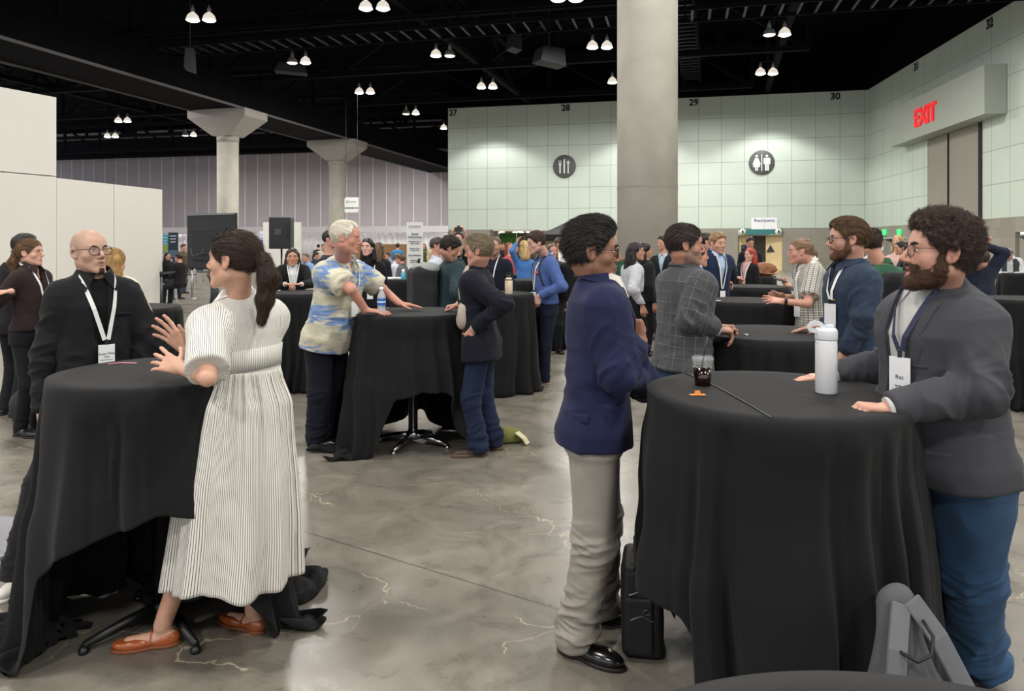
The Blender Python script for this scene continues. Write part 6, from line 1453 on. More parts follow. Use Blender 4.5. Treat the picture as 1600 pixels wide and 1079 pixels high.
# --- shaven headed man in black
p2 = person('bald man with round glasses in a loose black overshirt behind the left table', -2.09, 3.68, 1.735, 44, twist=0, build=.86,
    head=dict(c=J(140, 393, 3.65), yaw=60, pitch=-3, roll=2, skin='#b48a72', iris='#1d1210', eye=.55, look=.4, scalp=('#85705f', .45), stubble=('#6b5347', .12), browt=.8, jaw=1.0, glasses=dict(col='#101012', sq=2.2, w=.0265, h=.0215, r=.0019), scale=.97, lip='#9b6a5a', beard=dict(col='#3a2c24', goatee=True, off=.0015, long=0, amp=.001, len=.006)),
    arms=dict(R=dict(w=J(66, 640, 3.55), pole=(-1, .6, 0), d=(.2, -.2, -1), n=(1, 0, 0), pose='relax'), L=dict(w=J(197, 615, 3.70), pole=(1, .8, 0), d=(-.2, -.2, -1), n=(-1, 0, 0), pose='relax')),
    legs=dict(R=dict(a=np.array([-2.28, 3.50, .09]), d=(-.1, -1, 0)), L=dict(a=np.array([-2.0, 3.75, .09]), d=(.2, -1, 0))),
    top=dict(mat=fabric('black_canvas', '#15161a', var=(5, .10)), name='overshirt', hem=-.20, off=.028, wr=.018, V=(.30, .045, .6), flare=.14, under=dict(mat=fabric('black_tee', '#0b0b0d'), collar=False), so=(.024, .030, .032, .026), collar=1.15),
    bottom=dict(mat=fabric('black_wool', '#121214'), r=(.12, .125, .13), zb=.06), shoes=dict(mat=mat('white_sneaker', '#cfccc4', .5), kind='oxford', sole='#d9d6ce'))
lanyard(p2, WHITE_STRAP, .080, .53, .015, lines=[('Kuan-Wen', .0165, .42), ('Chou', .0125, .56), ('School of Management', .006, .70)], bw=.019, offb=.022, tilt=.1)
def dots(p, xs, t0, t1, n, m, r=.005):
    for k in range(n): c = p.surf(xs, t0+(t1-t0)*k/max(n-1, 1), p.off+.002)-p.O; b = MB(); b.ball(tuple(c), (r, r, r), 8); b.build('button', m, p.root)
dots(p2, .048, .10, .66, 4, mat('button_black', '#232327', .4))
flap(p2, .70, .055, .155, True, fabric('black_canvas', '#15161a'), h_=.012)
# --- woman in the striped dress, seen from behind
SEER = cuvmat('striped_cotton', '#e6e3db', stripes)
def dress_skirt(p, root):
    O = p.O; n = 420; m = 60; th = np.linspace(0, 2*PI, n, endpoint=False)
    wst = p.H0+p.A*p.TL*.555; hemc = J(361, 902, 2.95); r_ = np.random.default_rng(4); rows = []; U = []
    plo = .75*np.sin(9*th+.9*np.sin(2*th))+.35*np.sin(5*th+1)+.25*np.sin(16*th+2*np.sin(3*th)); phi_ = .6*np.sin(31*th+1.3*np.sin(3*th+1))+.4*np.sin(47*th)
    for i in range(m+1):
        v = i/m; c = wst*(1-v)+hemc*v; a = np.interp(v, [0, .05, .16, .5, 1], [.132, .142, .182, .222, .255]); b = np.interp(v, [0, .05, .16, .5, 1], [.132, .138, .165, .19, .205]); alo, ahi = np.interp(v, [0, .05, .2, 1], [.0, .004, .012, .030]), np.interp(v, [0, .03, .12, .35, 1], [.002, .010, .009, .003, .001])
        x = (a+alo*plo+ahi*phi_)*np.cos(th); y = (b+alo*plo+ahi*phi_)*np.sin(th); z = np.full(n, c[2])+.012*np.sin(3*th+1)*v
        rows.append(np.stack([c[0]+x-O[0], c[1]+y-O[1], z-O[2]], 1)); U.append(np.stack([th*.215+v*0, np.full(n, v), th*0], 1))
    V = np.concatenate(rows).astype(np.float32); U = np.concatenate(U).astype(np.float32)
    V[:, 0] += .006*noise(V, 6, 6, 3, 2); V[:, 1] += .006*noise(V, 6, 6, 3, 5)
    i = np.arange(m)[:, None]*n; j = np.arange(n)[None]; k = (j+1) % n; Q = np.stack([i+j, i+n+j, i+n+k, i+k], -1).reshape(-1, 4)
    me = mesh_np('skirt', V, quads=Q); a = me.attributes.new('cuv', 'FLOAT_VECTOR', 'POINT'); a.data.foreach_set('vector', U.ravel()); o = put('skirt', me, SEER, root); s = o.modifiers.new('s', 'SOLIDIFY'); s.thickness = .003
p3 = person('woman with a brown ponytail in a long striped dress, seen from behind', -1.05, 2.96, 1.66, -128, sex='f', twist=2, lean=3, side=3,
    head=dict(c=J(366, 407, 2.86), yaw=-99, pitch=-2, skin='#c08d72', iris='#2a1a10', brow='#3b281e', hair=dict(col='#2e211b', col2='#4d382b', top=.008, side=.006, c=.034, nape=-.052, axis=((0, -.105, .01), (0, -1, 0)), amp=.0028, freq=1.2, tip=-.06, ear=True,
        extra=[((0, -.095, .012), (0, -.125, .010), .020, .020), ((0, -.125, .010), (.0, -.150, -.06), .026, .036), ((.0, -.150, -.06), (.0, -.140, -.15), .036, .030), ((0, -.140, -.15), (0, -.128, -.235), .030, .016)], ek=.02)),
    arms=dict(L=dict(sh=(0, 0, 0), w=J(280, 574, 2.76), e=J(324, 590, 2.63), pole=(0, -1, 0), d=(-1, .55, .20), n=(.3, .6, -.5), pose='splay'), R=dict(w=J(293, 548, 3.02), e=J(352, 590, 3.18), pole=(0, 1, -1), d=(-.7, -.1, .75), n=(-.3, -.9, 0), pose='splay')),
    legs=dict(L=dict(a=FL(254, 1008)+[0, 0, .082], d=(-.22, -.055, 0)), R=dict(a=FL(396, 984)+[0, 0, .082], d=(-.22, .10, 0))),
    top=dict(mat=SEER, name='dress_bodice', hem=.40, off=.016, sleeve='short', short=.86, wr=.006, flare=.10, so=(.030, .03, .02, .02), V=None, collar=.7),
    bottom=dict(kind='skirt', fn=dress_skirt), shoes=dict(mat=mat('tan_patent', '#a5562a', .2, coat=.5), kind='flat', sole='#7d4526', s=.93))
# waistband of the dress
b = MB(); vs = []; nn = 64
for t_, of in ((.685, .023), (.62, .021), (.555, .021)):
    for i in range(nn):
        q = 2*PI*i/nn; A_ = .139*p3.s; vs.append(tuple(p3.surf(math.sin(q)*(A_+of)*.985, t_, of, math.cos(q) > 0)-p3.O))
b.add(vs, [(r_*nn+i, r_*nn+(i+1) % nn, (r_+1)*nn+(i+1) % nn, (r_+1)*nn+i) for r_ in range(2) for i in range(nn)], True); o = b.build('waistband', SEER, p3.root)
a = o.data.attributes.new('cuv', 'FLOAT_VECTOR', 'POINT'); a.data.foreach_set('vector', np.array([[((i % nn)/nn)*.82, 0, 0] for i in range(len(vs))], np.float32).ravel()); s_ = o.modifiers.new('s', 'SOLIDIFY'); s_.thickness = .006; s_.offset = 1
b = MB(); b.tube([p3.N0+p3.L*math.sin(q)*.064-p3.F*math.cos(q)*.068+p3.A*(.012+.014*math.cos(q))-p3.O for q in np.linspace(-2.0, 2.0, 17)], 1, flat=(.004, .020), up=(0, 0, 1)); b.build('lanyard', WHITE_STRAP, p3.root)
# --- white haired man in the aloha shirt
ALO = cuvmat('aloha_cotton', '#cfcab6', aloha)
p4 = person('white haired man in a blue and cream patterned shirt leaning on the centre table', -1.48, 5.88, 1.79, 68, lean=14, build=1.08, belly=.055, twist=-4, shz=1.02,
    head=dict(c=J(541, 371, 5.55), yaw=85, pitch=6, skin='#bb7c66', scale=1.03, fat=.004, nose=1.25, eye=.8, brow='#b9aca0', iris='#31404a', hair=dict(col='#dcd5c6', col2='#f0ebe0', top=.010, side=.009, c=.018, back=.008, amp=.0035, nape=-.06, recede=1)),
    arms=dict(R=dict(w=J(571, 484, 5.60), e=J(549, 452, 5.48), pole=(0, -1, 0), d=(1, .12, -.12), n=(0, .1, -1), pose='flat'), L=dict(w=J(624, 474, 6.05), e=J(598, 452, 6.10), pole=(0, 1, 0), d=(1, -.1, -.1), n=(0, 0, -1), pose='flat')),
    legs=dict(R=dict(a=FL(494, 697)+[0, 0, .086], d=(.3, -.06, 0)), L=dict(a=FL(516, 684)+[0, 0, .086], d=(.3, .0, 0))),
    top=dict(mat=ALO, name='patterned_shirt', hem=-.02, off=.028, sleeve='short', short=.80, wr=.014, flare=.12, so=(.034, .03, .02, .02), V=(.80, .035, .7), collar=1.0),
    bottom=dict(mat=fabric('navy_slacks', '#141623'), r=(.105, .085, .078), wr=.009), shoes=dict(mat=BLKL, kind='oxford'))
lanyard(p4, WHITE_STRAP, .075, .62, -.02, badge=(.085, .12), bw=.014, offb=.02)
# --- man in jeans and navy blazer
JEAN = fabric('dark_denim', '#1b2740', bump=(500, .4, .002), var=(9, .16)); DNAVY = fabric('dark_navy_wool', '#12141f', var=(6, .06))
p5 = person('sandy haired man in a dark navy blazer and jeans, hand on hip', -.235, 5.68, 1.71, -97, lean=4, twist=-6,
    head=dict(c=J(749, 392, 5.62), yaw=-104, pitch=4, skin='#b98069', nose=1.1, brow='#8b7862', iris='#3a4a52', hair=dict(col='#6d5c48', col2='#9a8c78', top=.024, side=.009, c=.024, amp=.004, topy=.03, nape=-.062), glasses=dict(col='#8a8d90', r=.0010, w=.022, h=.015)),
    arms=dict(L=dict(w=J(741, 513, 5.50), e=J(786, 478, 5.42), pole=(1, -.5, 0), d=(-.6, .25, -.8), n=(.5, .9, .1), pose='curl'), R=dict(w=J(716, 477, 5.98), e=J(752, 470, 6.02), pole=(1, 1, -1), d=(-1, -.15, -.1), n=(0, 0, -1), pose='curl')),
    legs=dict(L=dict(a=FL(748, 712)+[0, 0, .086], d=(-.3, -.06, 0)), R=dict(a=FL(772, 702)+[0, 0, .086], d=(-.3, .05, 0))),
    top=dict(mat=DNAVY, hem=-.06, V=(.42, .10, 1.0, .42, .12, 0), lapel=.055, off=.022, under=dict(mat=fabric('taupe_check_shirt', '#b3a79a'), hem=-.03, ff=.012), wr=.016, vent=True, so=(.024, .022, .022, .016)),
    bottom=dict(mat=JEAN, wr=.015, r=(.096, .076, .066)), shoes=dict(mat=mat('brown_boot', '#33261f', .5), kind='boot', sole='#5c4a3a'))
c_ = J(727, 489, 5.62)-p5.O; sdf_obj('shirt_front', lambda P: smin(ell(P, c_, (.052, .10, .10)), ell(P, c_+np.array([-.01, -.02, -.06]), (.045, .07, .06)), .04), c_-.2, c_+.2, .008, fabric('taupe_check_shirt', '#b3a79a'), p5.root, (0, 0, 0), disp=lambda V: .010*(1-2*np.abs(noise(V, 16, 16, 8, 3))))
# --- grey checked blazer
GCHK = cuvmat('windowpane_wool', '#4c4d50', windowpane)
p6 = person('dark haired man with grey stubble in a grey checked blazer', .985, 4.32, 1.765, 108, lean=4, build=1.03, belly=.02, twist=0,
    head=dict(c=J(1070, 383, 4.28), yaw=86, pitch=3, skin='#a8735a', iris='#1d1210', brow='#1b1512', stubble=('#6f6a66', .65), hair=dict(col='#231c19', col2='#4a413b', top=.014, side=.009, c=.024, amp=.004, nape=-.062, fade=('#6b625c', .01, .4))),
    arms=dict(R=dict(w=J(1119, 514, 4.18), e=J(1078, 498, 4.12), pole=(0, -1, -.6), d=(1, .25, -.12), n=(0, .1, -1), pose='curl'), L='front'),
    legs=dict(R=dict(a=np.array([1.02, 4.15, .085]), d=(1, .2, 0)), L=dict(a=np.array([.95, 4.45, .085]), d=(1, .4, 0))),
    top=dict(mat=GCHK, hem=.12, V=(.44, .070, 1.0), lapel=.058, off=.022, under=dict(mat=fabric('pale_blue_shirt', '#a9bad0')), wr=.014, vent=True, so=(.026, .024, .022, .018)),
    bottom=dict(mat=fabric('blue_denim', '#203550', bump=(500, .4, .002), var=(9, .16)), wr=.009), shoes=dict(mat=BLKL))
flap(p6, .20, -.17, -.08, True, GCHK)
# --- blue sweater and khakis
p7 = person('bearded man with glasses in a slate blue sweater and khakis at the second table', 1.96, 4.2, 1.80, -96, lean=2, belly=.03, build=1.03, twist=4,
    head=dict(c=J(1325, 374, 4.16), yaw=-101, pitch=2, skin='#b5806a', iris='#31404a', brow='#4a3526', scale=.97, hair=dict(col='#43301f', col2='#6b5138', top=.020, side=.004, c=.022, amp=.0035, nape=-.055, topy=.02, fade=('#8a6a52', .0, .45)), beard=dict(col='#6b4c38', off=.0002, long=.001, amp=.001, len=.006), glasses=dict(col='#1b1c20', w=.024, h=.016)),
    arms=dict(L=dict(w=J(1322, 550, 4.02), e=J(1350, 498, 3.97), pole=(1, -.3, 0), d=(-.3, .1, -1), n=(-.1, 1, 0), pose='relax'), R=dict(w=J(1285, 510, 4.50), e=J(1320, 500, 4.50), pole=(1, 1, -1), d=(-1, 0, -.1), n=(0, 0, -1), pose='flat')),
    legs=dict(L=dict(a=np.array([1.98, 4.05, .085]), d=(-1, -.1, 0)), R=dict(a=np.array([1.93, 4.38, .085]), d=(-1, .1, 0))),
    top=dict(mat=fabric('slate_knit', '#2a3648', bump=(260, .5, .003), var=(30, .12)), name='sweater', hem=.10, off=.016, wr=.013, flare=.02, V=(.80, .05, .8), collar=.7, under=dict(mat=fabric('dark_tee', '#1d1f28'), collar=False)),
    bottom=dict(mat=fabric('khaki', '#9a7f58'), wr=.010, r=(.100, .078, .068)), shoes=dict(mat=mat('brown_leather', '#4a2e20', .4)))
lanyard(p7, WHITE_STRAP, .075, .70, .085, badge=(.085, .135), bw=.014, blue='#2f7fc0', tilt=.4, offb=.015)
b = MB(); c = p7.surf(.085, .70, p7.off+.006)-p7.O; b.box(tuple(c), (.012, .02, .008)); b.build('chest_logo', mat('logo_yellow', '#d19a2b', .5), p7.root)
# --- bearded man in the grey suit jacket
GSUIT = fabric('grey_suit', '#3e3e43', var=(5, .05))
p8 = person('curly haired bearded man with glasses in a grey jacket and jeans', 1.55, 2.60, 1.74, -84, lean=5, belly=.08, build=1.17, twist=5, side=0, chest=.015,
    head=dict(c=J(1470, 394, 2.50), yaw=-101, pitch=-3, skin='#b8836c', scale=1.05, fat=.004, nose=1.2, open=.007, iris='#241610', brow='#241a16', browt=1.4, eye=.9, hair=dict(col='#33261f', col2='#4f4038', top=.034, side=.013, c=.016, back=.010, curl=.0065, nape=-.062, topy=.018), beard=dict(col='#4c3628', off=.003, long=.007, amp=.0025, fat=.003, open=.007, len=.008, count=8000), glasses=dict(col='#23242c', r=.0012, w=.024, h=.019)),
    arms=dict(L=dict(sh=(0, -.012, -.03), w=J(1392, 640, 2.37), e=J(1531, 612, 2.34), pole=(0, -1, -1), d=(-1, .08, .1), n=(0, 0, -1), pose='grip'), R=dict(sh=(0, -.01, -.02), w=J(1303, 588, 2.92), e=J(1405, 570, 2.93), pole=(1, 1, -1), d=(-1, .0, -.05), n=(0, 0, -1), pose='flat')),
    legs=dict(L=dict(a=FL(1530, 1064)+[0, 0, .086], d=(-.6, -.3, 0)), R=dict(a=FL(1440, 1032)+[0, 0, .086], d=(-.6, .1, 0))),
    top=dict(mat=GSUIT, hem=.02, V=(.22, .085, .9), lapel=.066, off=.024, under=dict(mat=fabric('pale_grey_shirt', '#bdbcba')), wr=.017, vent=True, so=(.014, .022, .024, .020), neckhole=1.0),
    bottom=dict(mat=fabric('mid_denim', '#2d4866', bump=(500, .4, .002), var=(9, .18)), wr=.018, r=(.118, .096, .082), kr=1.0), shoes=dict(mat=mat('dark_shoe', '#1a1c24', .5), kind='oxford'))
flap(p8, .16, .10, .20, True, GSUIT)
lanyard(p8, mat('lanyard_navy', '#1d2440', .7), .082, .70, .05, badge=(.075, .15), bw=.018, blue='#2f8fd0', tilt=.35, offb=.02, lines=[('Raz', .020, .45), ('Speaker', .010, .65)])
flap(p8, .62, .06, .13, True, GSUIT, h_=.010)
# --- man in the plaid shirt
PLD = cuvmat('plaid_cotton', '#6d6962', plaid)
p9 = person('short haired man in a grey plaid short sleeved shirt gesturing over the third table', 2.78, 6.8, 1.73, -98, lean=3,
    head=dict(c=J(1251, 393, 6.75), yaw=-106, pitch=2, skin='#b87f6a', iris='#31404a', brow='#6b5442', hair=dict(col='#5e4632', col2='#7d6248', top=.014, side=.002, c=.020, amp=.003, nape=-.04, fade=('#a37f68', .02, .6))),
    arms=dict(L=dict(w=J(1224, 471, 6.55), e=J(1262, 474, 6.50), pole=(0, -1, -1), d=(-1, .2, .15), n=(0, .6, -.8), pose='splay'), R=dict(w=J(1226, 464, 6.85), e=J(1255, 466, 7.0), pole=(0, 1, -1), d=(-1, -.2, .25), n=(0, -.6, -.8), pose='splay')),
    top=dict(mat=PLD, name='plaid_shirt', hem=.05, off=.022, sleeve='short', short=.78, wr=.008, V=(.82, .03, .7), collar=.9, so=(.03, .026, .02, .02)), bottom=dict(mat=fabric('brown_chino', '#7c6448')), shoes=dict(mat=BLKL))
lanyard(p9, WHITE_STRAP, .07, .45, .05, bw=.018, tilt=.6)
b = MB(); ax = unit(p9.wr['L']-p9.el['L']); c = p9.wr['L']-ax*.02-p9.O; b.lathe([(.031, -.012), (.034, 0), (.031, .012)], n=20); b.lathe([(.021, 0), (.021, .012)], (0, -.034, 0), 16)
o = b.build('wrist_watch', mat('watch_black', '#101113', .3), p9.root, loc=tuple(c)); o.rotation_mode = 'QUATERNION'; o.rotation_quaternion = Vector((0, 0, 1)).rotation_difference(Vector(ax))
# ---------------------------------------------------------------- people farther back
def HR(kind, col, col2=None):
    d = dict(col=col, col2=col2 or col, nostrand=False)
    if kind == 'short': d.update(top=.018, side=.006, c=.022, topy=.02, nape=-.058)
    elif kind == 'full': d.update(top=.026, side=.010, c=.022, topy=.02, nape=-.064, amp=.005)
    elif kind == 'curly': d.update(top=.028, side=.012, c=.020, curl=.006, nape=-.06)
    elif kind == 'thin': d.update(top=.004, side=.004, c=.008, nape=-.05)
    elif kind == 'long': d.update(top=.010, side=.006, c=.030, nape=-.10, axis='z', slope=0.0, ear=False, ek=.03, extra=[((.070, -.035, .03), (.086, -.035, -.16), .020, .032), ((-.070, -.035, .03), (-.086, -.035, -.16), .020, .032), ((0, -.07, .0), (0, -.085, -.20), .065, .075), ((.05, -.05, -.05), (.06, -.06, -.24), .045, .035), ((-.05, -.05, -.05), (-.06, -.06, -.24), .045, .035)], cut=[((0, .092, -.028), (.072, .088, .098))])
    elif kind == 'wavy': d = HR('long', col, col2); d.update(amp=.009, freq=.7)
    elif kind == 'pony': d.update(top=.012, side=.008, c=.030, nape=-.052, axis=((0, -.1, .02), (0, -1, 0)), extra=[((0, -.09, .02), (0, -.12, .02), .02, .02), ((0, -.12, .02), (0, -.145, -.08), .026, .040), ((0, -.145, -.08), (.01, -.12, -.28), .042, .022)], ek=.02)
    elif kind == 'bangs': d = HR('long', col, col2); d.update(c=.046)
    return d
def TOP(col, kind='shirt', **k):
    m = fabric(kind+'_'+col.strip('#'), col)
    d = dict(mat=m, name={'blazer': 'jacket'}.get(kind, kind), hem=.05, off=.018, wr=.008)
    if kind == 'blazer': d.update(hem=-.06, V=(.44, .072, 1.0), lapel=.055, off=.022, under=dict(mat=fabric('under_'+k.get('u', '#c9ced6').strip('#'), k.pop('u', '#c9ced6'))))
    if kind == 'shirt': d.update(collar=.9, V=(.84, .03, .7))
    d.update(k); return d
def BOT(col): return dict(mat=fabric('pants_'+col.strip('#'), col))
SH = dict(mat=mat('dark_shoes', '#17151a', .4))
def PP(label, X, Y, h, face, c=None, hair=None, skin='#b9826b', top=None, bottom='#17181d', arms=None, sex='m', hd=None, lany=False, **k):
    H = dict(skin=skin, hair=hair); 
    if c is not None: H['c'] = J(*c)
    H.update(hd or {})
    p = person(label, X, Y, h, face, head=H, arms=arms, top=top, bottom=BOT(bottom) if isinstance(bottom, str) else bottom, shoes=k.pop('shoes', SH), sex=sex, **k)
    if lany: lanyard(p, WHITE_STRAP, .075, .42, 0, bw=.016, offb=.015, tilt=lany if not isinstance(lany, bool) else 0)
    return p
def X_(px, Y): return (px-800)/FPX*Y
# left side
q = PP('smiling woman with a long brown ponytail in a dark brown blouse', X_(48, 6.3), 6.3, 1.70, 85, (47, 395, 6.3), HR('pony', '#5a4130', '#80603f'), '#c48f78', TOP('#2c2020', 'blouse', V=(.72, .04, .8), collar=.8, hem=.18), '#14151a', sex='f', arms=dict(R=dict(w=J(18, 455, 6.0), pole=(-1, 0, -1), d=(-1, -.2, 0), n=(0, 0, -1), pose='relax'), L='down'), hd=dict(yaw=92, pitch=-2, iris='#31404a', brow='#4a3526', eye=.9), lany=-.3)
PP('dark haired person in black seen behind the woman with the long ponytail', X_(22, 7.0), 7.0, 1.72, 150, (38, 386, 7.0), HR('full', '#1c1614'), '#b9826b', TOP('#141416', 'jacket', hem=0))
PP('blonde woman in a cream quilted puffer jacket seen from behind the bald man', X_(176, 5.5), 5.5, 1.63, 168, (176, 412, 5.5), HR('long', '#a07a48', '#c9a873'), '#c48f78', TOP('#c9c0ae', 'puffer_jacket', hem=.12, off=.045, so=(.045, .045, .04, .03), wr=.004), '#1a1c22', sex='f', arms=dict(R=dict(w=J(232, 500, 5.55), pole=(1, -1, -1), d=(0, .4, -1), n=(0, 1, 0), pose='relax')))
PP('dark haired woman in a black cardigan with hands folded on a table', X_(458, 9.25), 9.25, 1.66, 16, (457, 402, 9.2), HR('long', '#17120f', '#2b201b'), '#b57f62', TOP('#101113', 'cardigan', V=(.30, .06, .8), hem=.1, under=dict(mat=fabric('white_blouse', '#d9dad8'), collar=False)), sex='f', arms=dict(R=dict(w=J(446, 444, 8.85), pole=(-1, 0, -1), d=(1, -.4, 0), n=(0, 0, -1), pose='curl'), L=dict(w=J(471, 444, 8.85), pole=(1, 0, -1), d=(-1, -.4, 0), n=(0, 0, -1), pose='curl')), hd=dict(yaw=17, brow='#17120f'), lany=True)
PP('woman with black bangs and a black turtleneck behind the white haired man', X_(577, 9.6), 9.6, 1.70, 15, (574, 386, 9.5), HR('bangs', '#141011'), '#c9988a', TOP('#111114', 'turtleneck', hem=.05), sex='f', hd=dict(yaw=-8), lany=True)
PP('dark haired man mostly hidden behind the white haired man', X_(514, 10), 10, 1.76, 80, (516, 374, 10), HR('short', '#231b17'), '#b9826b', TOP('#1d2230', 'sweater', hem=.05))
PP('woman with long brown hair seen from behind, right of the woman with bangs', X_(592, 13), 13, 1.66, 175, (592, 389, 13), HR('wavy', '#4f3b2c', '#6d543d'), '#b9826b', TOP('#1a1b20', 'jacket', hem=.05), sex='f')
# centre
q = PP('man in a teal grey jacket bending over the table with a grey roll-top backpack', X_(694, 7.6), 7.6, 1.74, 112, (702, 388, 7.5), HR('curly', '#1d1714'), '#a9735c', TOP('#27383d', 'jacket', hem=-.02, off=.030, collar=1.0, so=(.03, .03, .03, .022)), '#1d2126', lean=10, back=.02, hd=dict(pitch=28, yaw=100), arms=dict(R=dict(w=J(737, 447, 7.5), pole=(0, -1, -1), d=(1, 0, .2), n=(0, 0, -1), pose='relax'), L=dict(w=J(735, 440, 7.9), pole=(0, 1, -1), d=(1, 0, .2), n=(0, 0, -1), pose='relax')))
def backpack(p, col, label, top_col=None, big=1.0, t=.52, rz=0):
    c = p.H0+p.A*p.TL*t-p.F*(.235*big); e = empty('backpack', tuple(c), label, 'backpack', rz=math.atan2(p.L[1], p.L[0])+rz); m = fabric('pack_'+col.strip('#'), col)
    def f(P):
        q = np.abs(P)-np.array([.075, .03, .14], np.float32)*big; d = np.linalg.norm(np.maximum(q, 0), axis=1)+np.minimum(q.max(1), 0)-.075*big; return smin(d, ell(P, (0, -.07, -.06), (.10*big, .06*big, .11*big)), .03)
    v = .009 if p.O[1] < 10 else .016; sdf_obj('bag_body', f, np.array([-.2, -.2, -.3])*big, np.array([.2, .15, .3])*big, v, m, e, (0, 0, 0), disp=lambda V: .007*noise(V, 9))
    if top_col: sdf_obj('roll_top', lambda P: ell(P, (0, -.03*big, .19*big), (.145*big, .115*big, .055*big)), np.array([-.2, -.2, .08])*big, np.array([.2, .2, .3])*big, .009, fabric('roll_'+top_col.strip('#'), top_col), e, (0, 0, 0), disp=lambda V: .006*noise(V, 14))
    b = MB(); b.tube([(-.03, .04, .225*big), (-.02, .03, .27*big), (.02, .03, .27*big), (.03, .04, .225*big)], .008, 6); b.build('carry_loop', BAGB, e)
    for sg in (-1, 1):
        pts = [p.surf(sg*.10*p.s, .88, .030, False), p.surf(sg*.10*p.s, .955, .045, True)-p.F*.03+p.A*.02, p.surf(sg*.105*p.s, .84, .030), p.surf(sg*.12*p.s, .70, .026), p.surf(sg*.15*p.s, .52, .022), p.surf(sg*.16*p.s, .42, .02, False)]
        ca, sa = math.cos(-e.rotation_euler[2]), math.sin(-e.rotation_euler[2]); b = MB(); P = []
        for w_ in pts: d = w_-c; P.append((d[0]*ca-d[1]*sa, d[0]*sa+d[1]*ca, d[2]))
        b.tube(P, .011, 6); b.build('shoulder_strap', BAGB, e)
    return e
backpack(q, '#26272a', 'dark grey roll-top backpack worn by the man in teal', '#8f918e', 1.25)
q = PP('bearded man in a pale shirt left of the man in teal', X_(682, 10.5), 10.5, 1.70, 78, (683, 384, 10.5), HR('short', '#3b3431'), '#b9826b', TOP('#b9bec9', 'shirt'))
q = PP('person in black raising a camera with both arms above the crowd', X_(716, 13), 13, 1.72, -8, (717, 374, 13), HR('full', '#1a1513'), '#c39078', TOP('#131316', 'tee_shirt', sleeve='short', hem=0), hd=dict(pitch=-18), arms=dict(L=dict(w=J(726, 361, 12.7), pole=(1, 0, 0), d=(-.5, 0, 1), n=(-1, 0, 0), pose='curl'), R=dict(w=J(708, 361, 12.7), pole=(-1, 0, 0), d=(.5, 0, 1), n=(1, 0, 0), pose='curl')), lany=True)
c = J(716.5, 358.5, 12.65); b = MB(); b.box((0, 0, 0), (.12, .06, .08)); b.lathe([(.03, 0), (.03, .07)], (0, 0, 0), 12); tag(b.build('camera', BLK, loc=tuple(c)), 'black camera held up over the crowd', 'camera')
PP('balding man in a navy sweater with a white lanyard behind the man in jeans', X_(772, 9.6), 9.6, 1.74, -15, (773, 384, 9.5), HR('thin', '#5a4a3f'), '#b9826b', TOP('#151826', 'sweater', V=(.82, .045, .8), hem=.05, under=dict(mat=fabric('dark_tee', '#1d1f28'), collar=False)), lany=True, hd=dict(yaw=-20, stubble=('#5a4a3f', .4), pitch=4))
PP('blonde woman in a blue sweater holding her head, back to the viewer', X_(820, 13.5), 13.5, 1.64, 190, (819, 385, 13.5), HR('long', '#b18f5c', '#cdb182'), '#c48f78', TOP('#4675b5', 'sweater', hem=.28), '#17181d', sex='f', arms=dict(L=dict(w=J(807, 380, 13.4), e=J(800, 392, 13.3), pole=(-1, 0, 0), d=(.3, 0, 1), n=(1, 0, 0), pose='relax')), hd=dict(yaw=200))
q = PP('smiling curly haired man in a blue quarter-zip shirt with a black backpack', X_(853, 8.5), 8.5, 1.78, -72, (838, 379, 8.35), HR('curly', '#2c1f1a', '#43302a'), '#c08e7a', TOP('#4a5f96', 'quarter_zip', V=(.80, .03, .8), collar=1.0, hem=.20, wr=.010), '#171d30', hd=dict(yaw=-70, pitch=12, nose=1.2), arms=dict(L=dict(w=J(843, 462, 8.25), pole=(1, -.4, 0), d=(-.4, 0, -1), n=(0, 1, 0), pose='relax')), shoes=dict(mat=mat('brown_brogue', '#6b3a22', .3), kind='oxford', sole='#b8a88f'), legs=dict(L=dict(a=FL(850, 600)+[0, 0, .085], d=(-1, -.3, 0)), R=dict(a=FL(846, 594)+[0, 0, .085], d=(-1, .1, 0))), lany=.6)
backpack(q, '#121316', 'black backpack worn by the curly haired man in blue', None, 1.05, .55)
b = MB(); cc = q.surf(.08, .72, q.off+.005)-q.O; b.box(tuple(cc), (.05, .03, .025)); b.build('chest_logo', mat('logo_coral', '#c9604f', .6), q.root)
PP('woman with straight brown hair facing the viewer behind the man in blue', X_(863, 11), 11, 1.66, 8, (863, 392, 11), HR('long', '#5c4432', '#7b5d44'), '#b97f6a', TOP('#2a2c30', 'jacket'), sex='f', hd=dict(yaw=15))
PP('bearded man with sunglasses on his head in a white shirt', X_(877, 12.2), 12.2, 1.74, 60, (876, 382, 12.2), HR('short', '#4b3829'), '#b9826b', TOP('#cfd0cd', 'shirt'), hd=dict(yaw=55, beard=dict(col='#3a2a20', off=.006)))
PP('woman with red hair and a pink top far behind the cream bottle', X_(795, 18), 18, 1.62, 30, (796, 386, 18), HR('wavy', '#8a3f22'), '#c48f78', TOP('#c0585f', 'shirt'), sex='f')
PP('person in a green top mostly hidden behind the navy blazer man', X_(958, 10.5), 10.5, 1.72, 20, (958, 392, 10.5), HR('short', '#2b201b'), '#b57f62', TOP('#1f4a3b', 'shirt'), sex='f', arms=dict(R='fold', L='fold'))
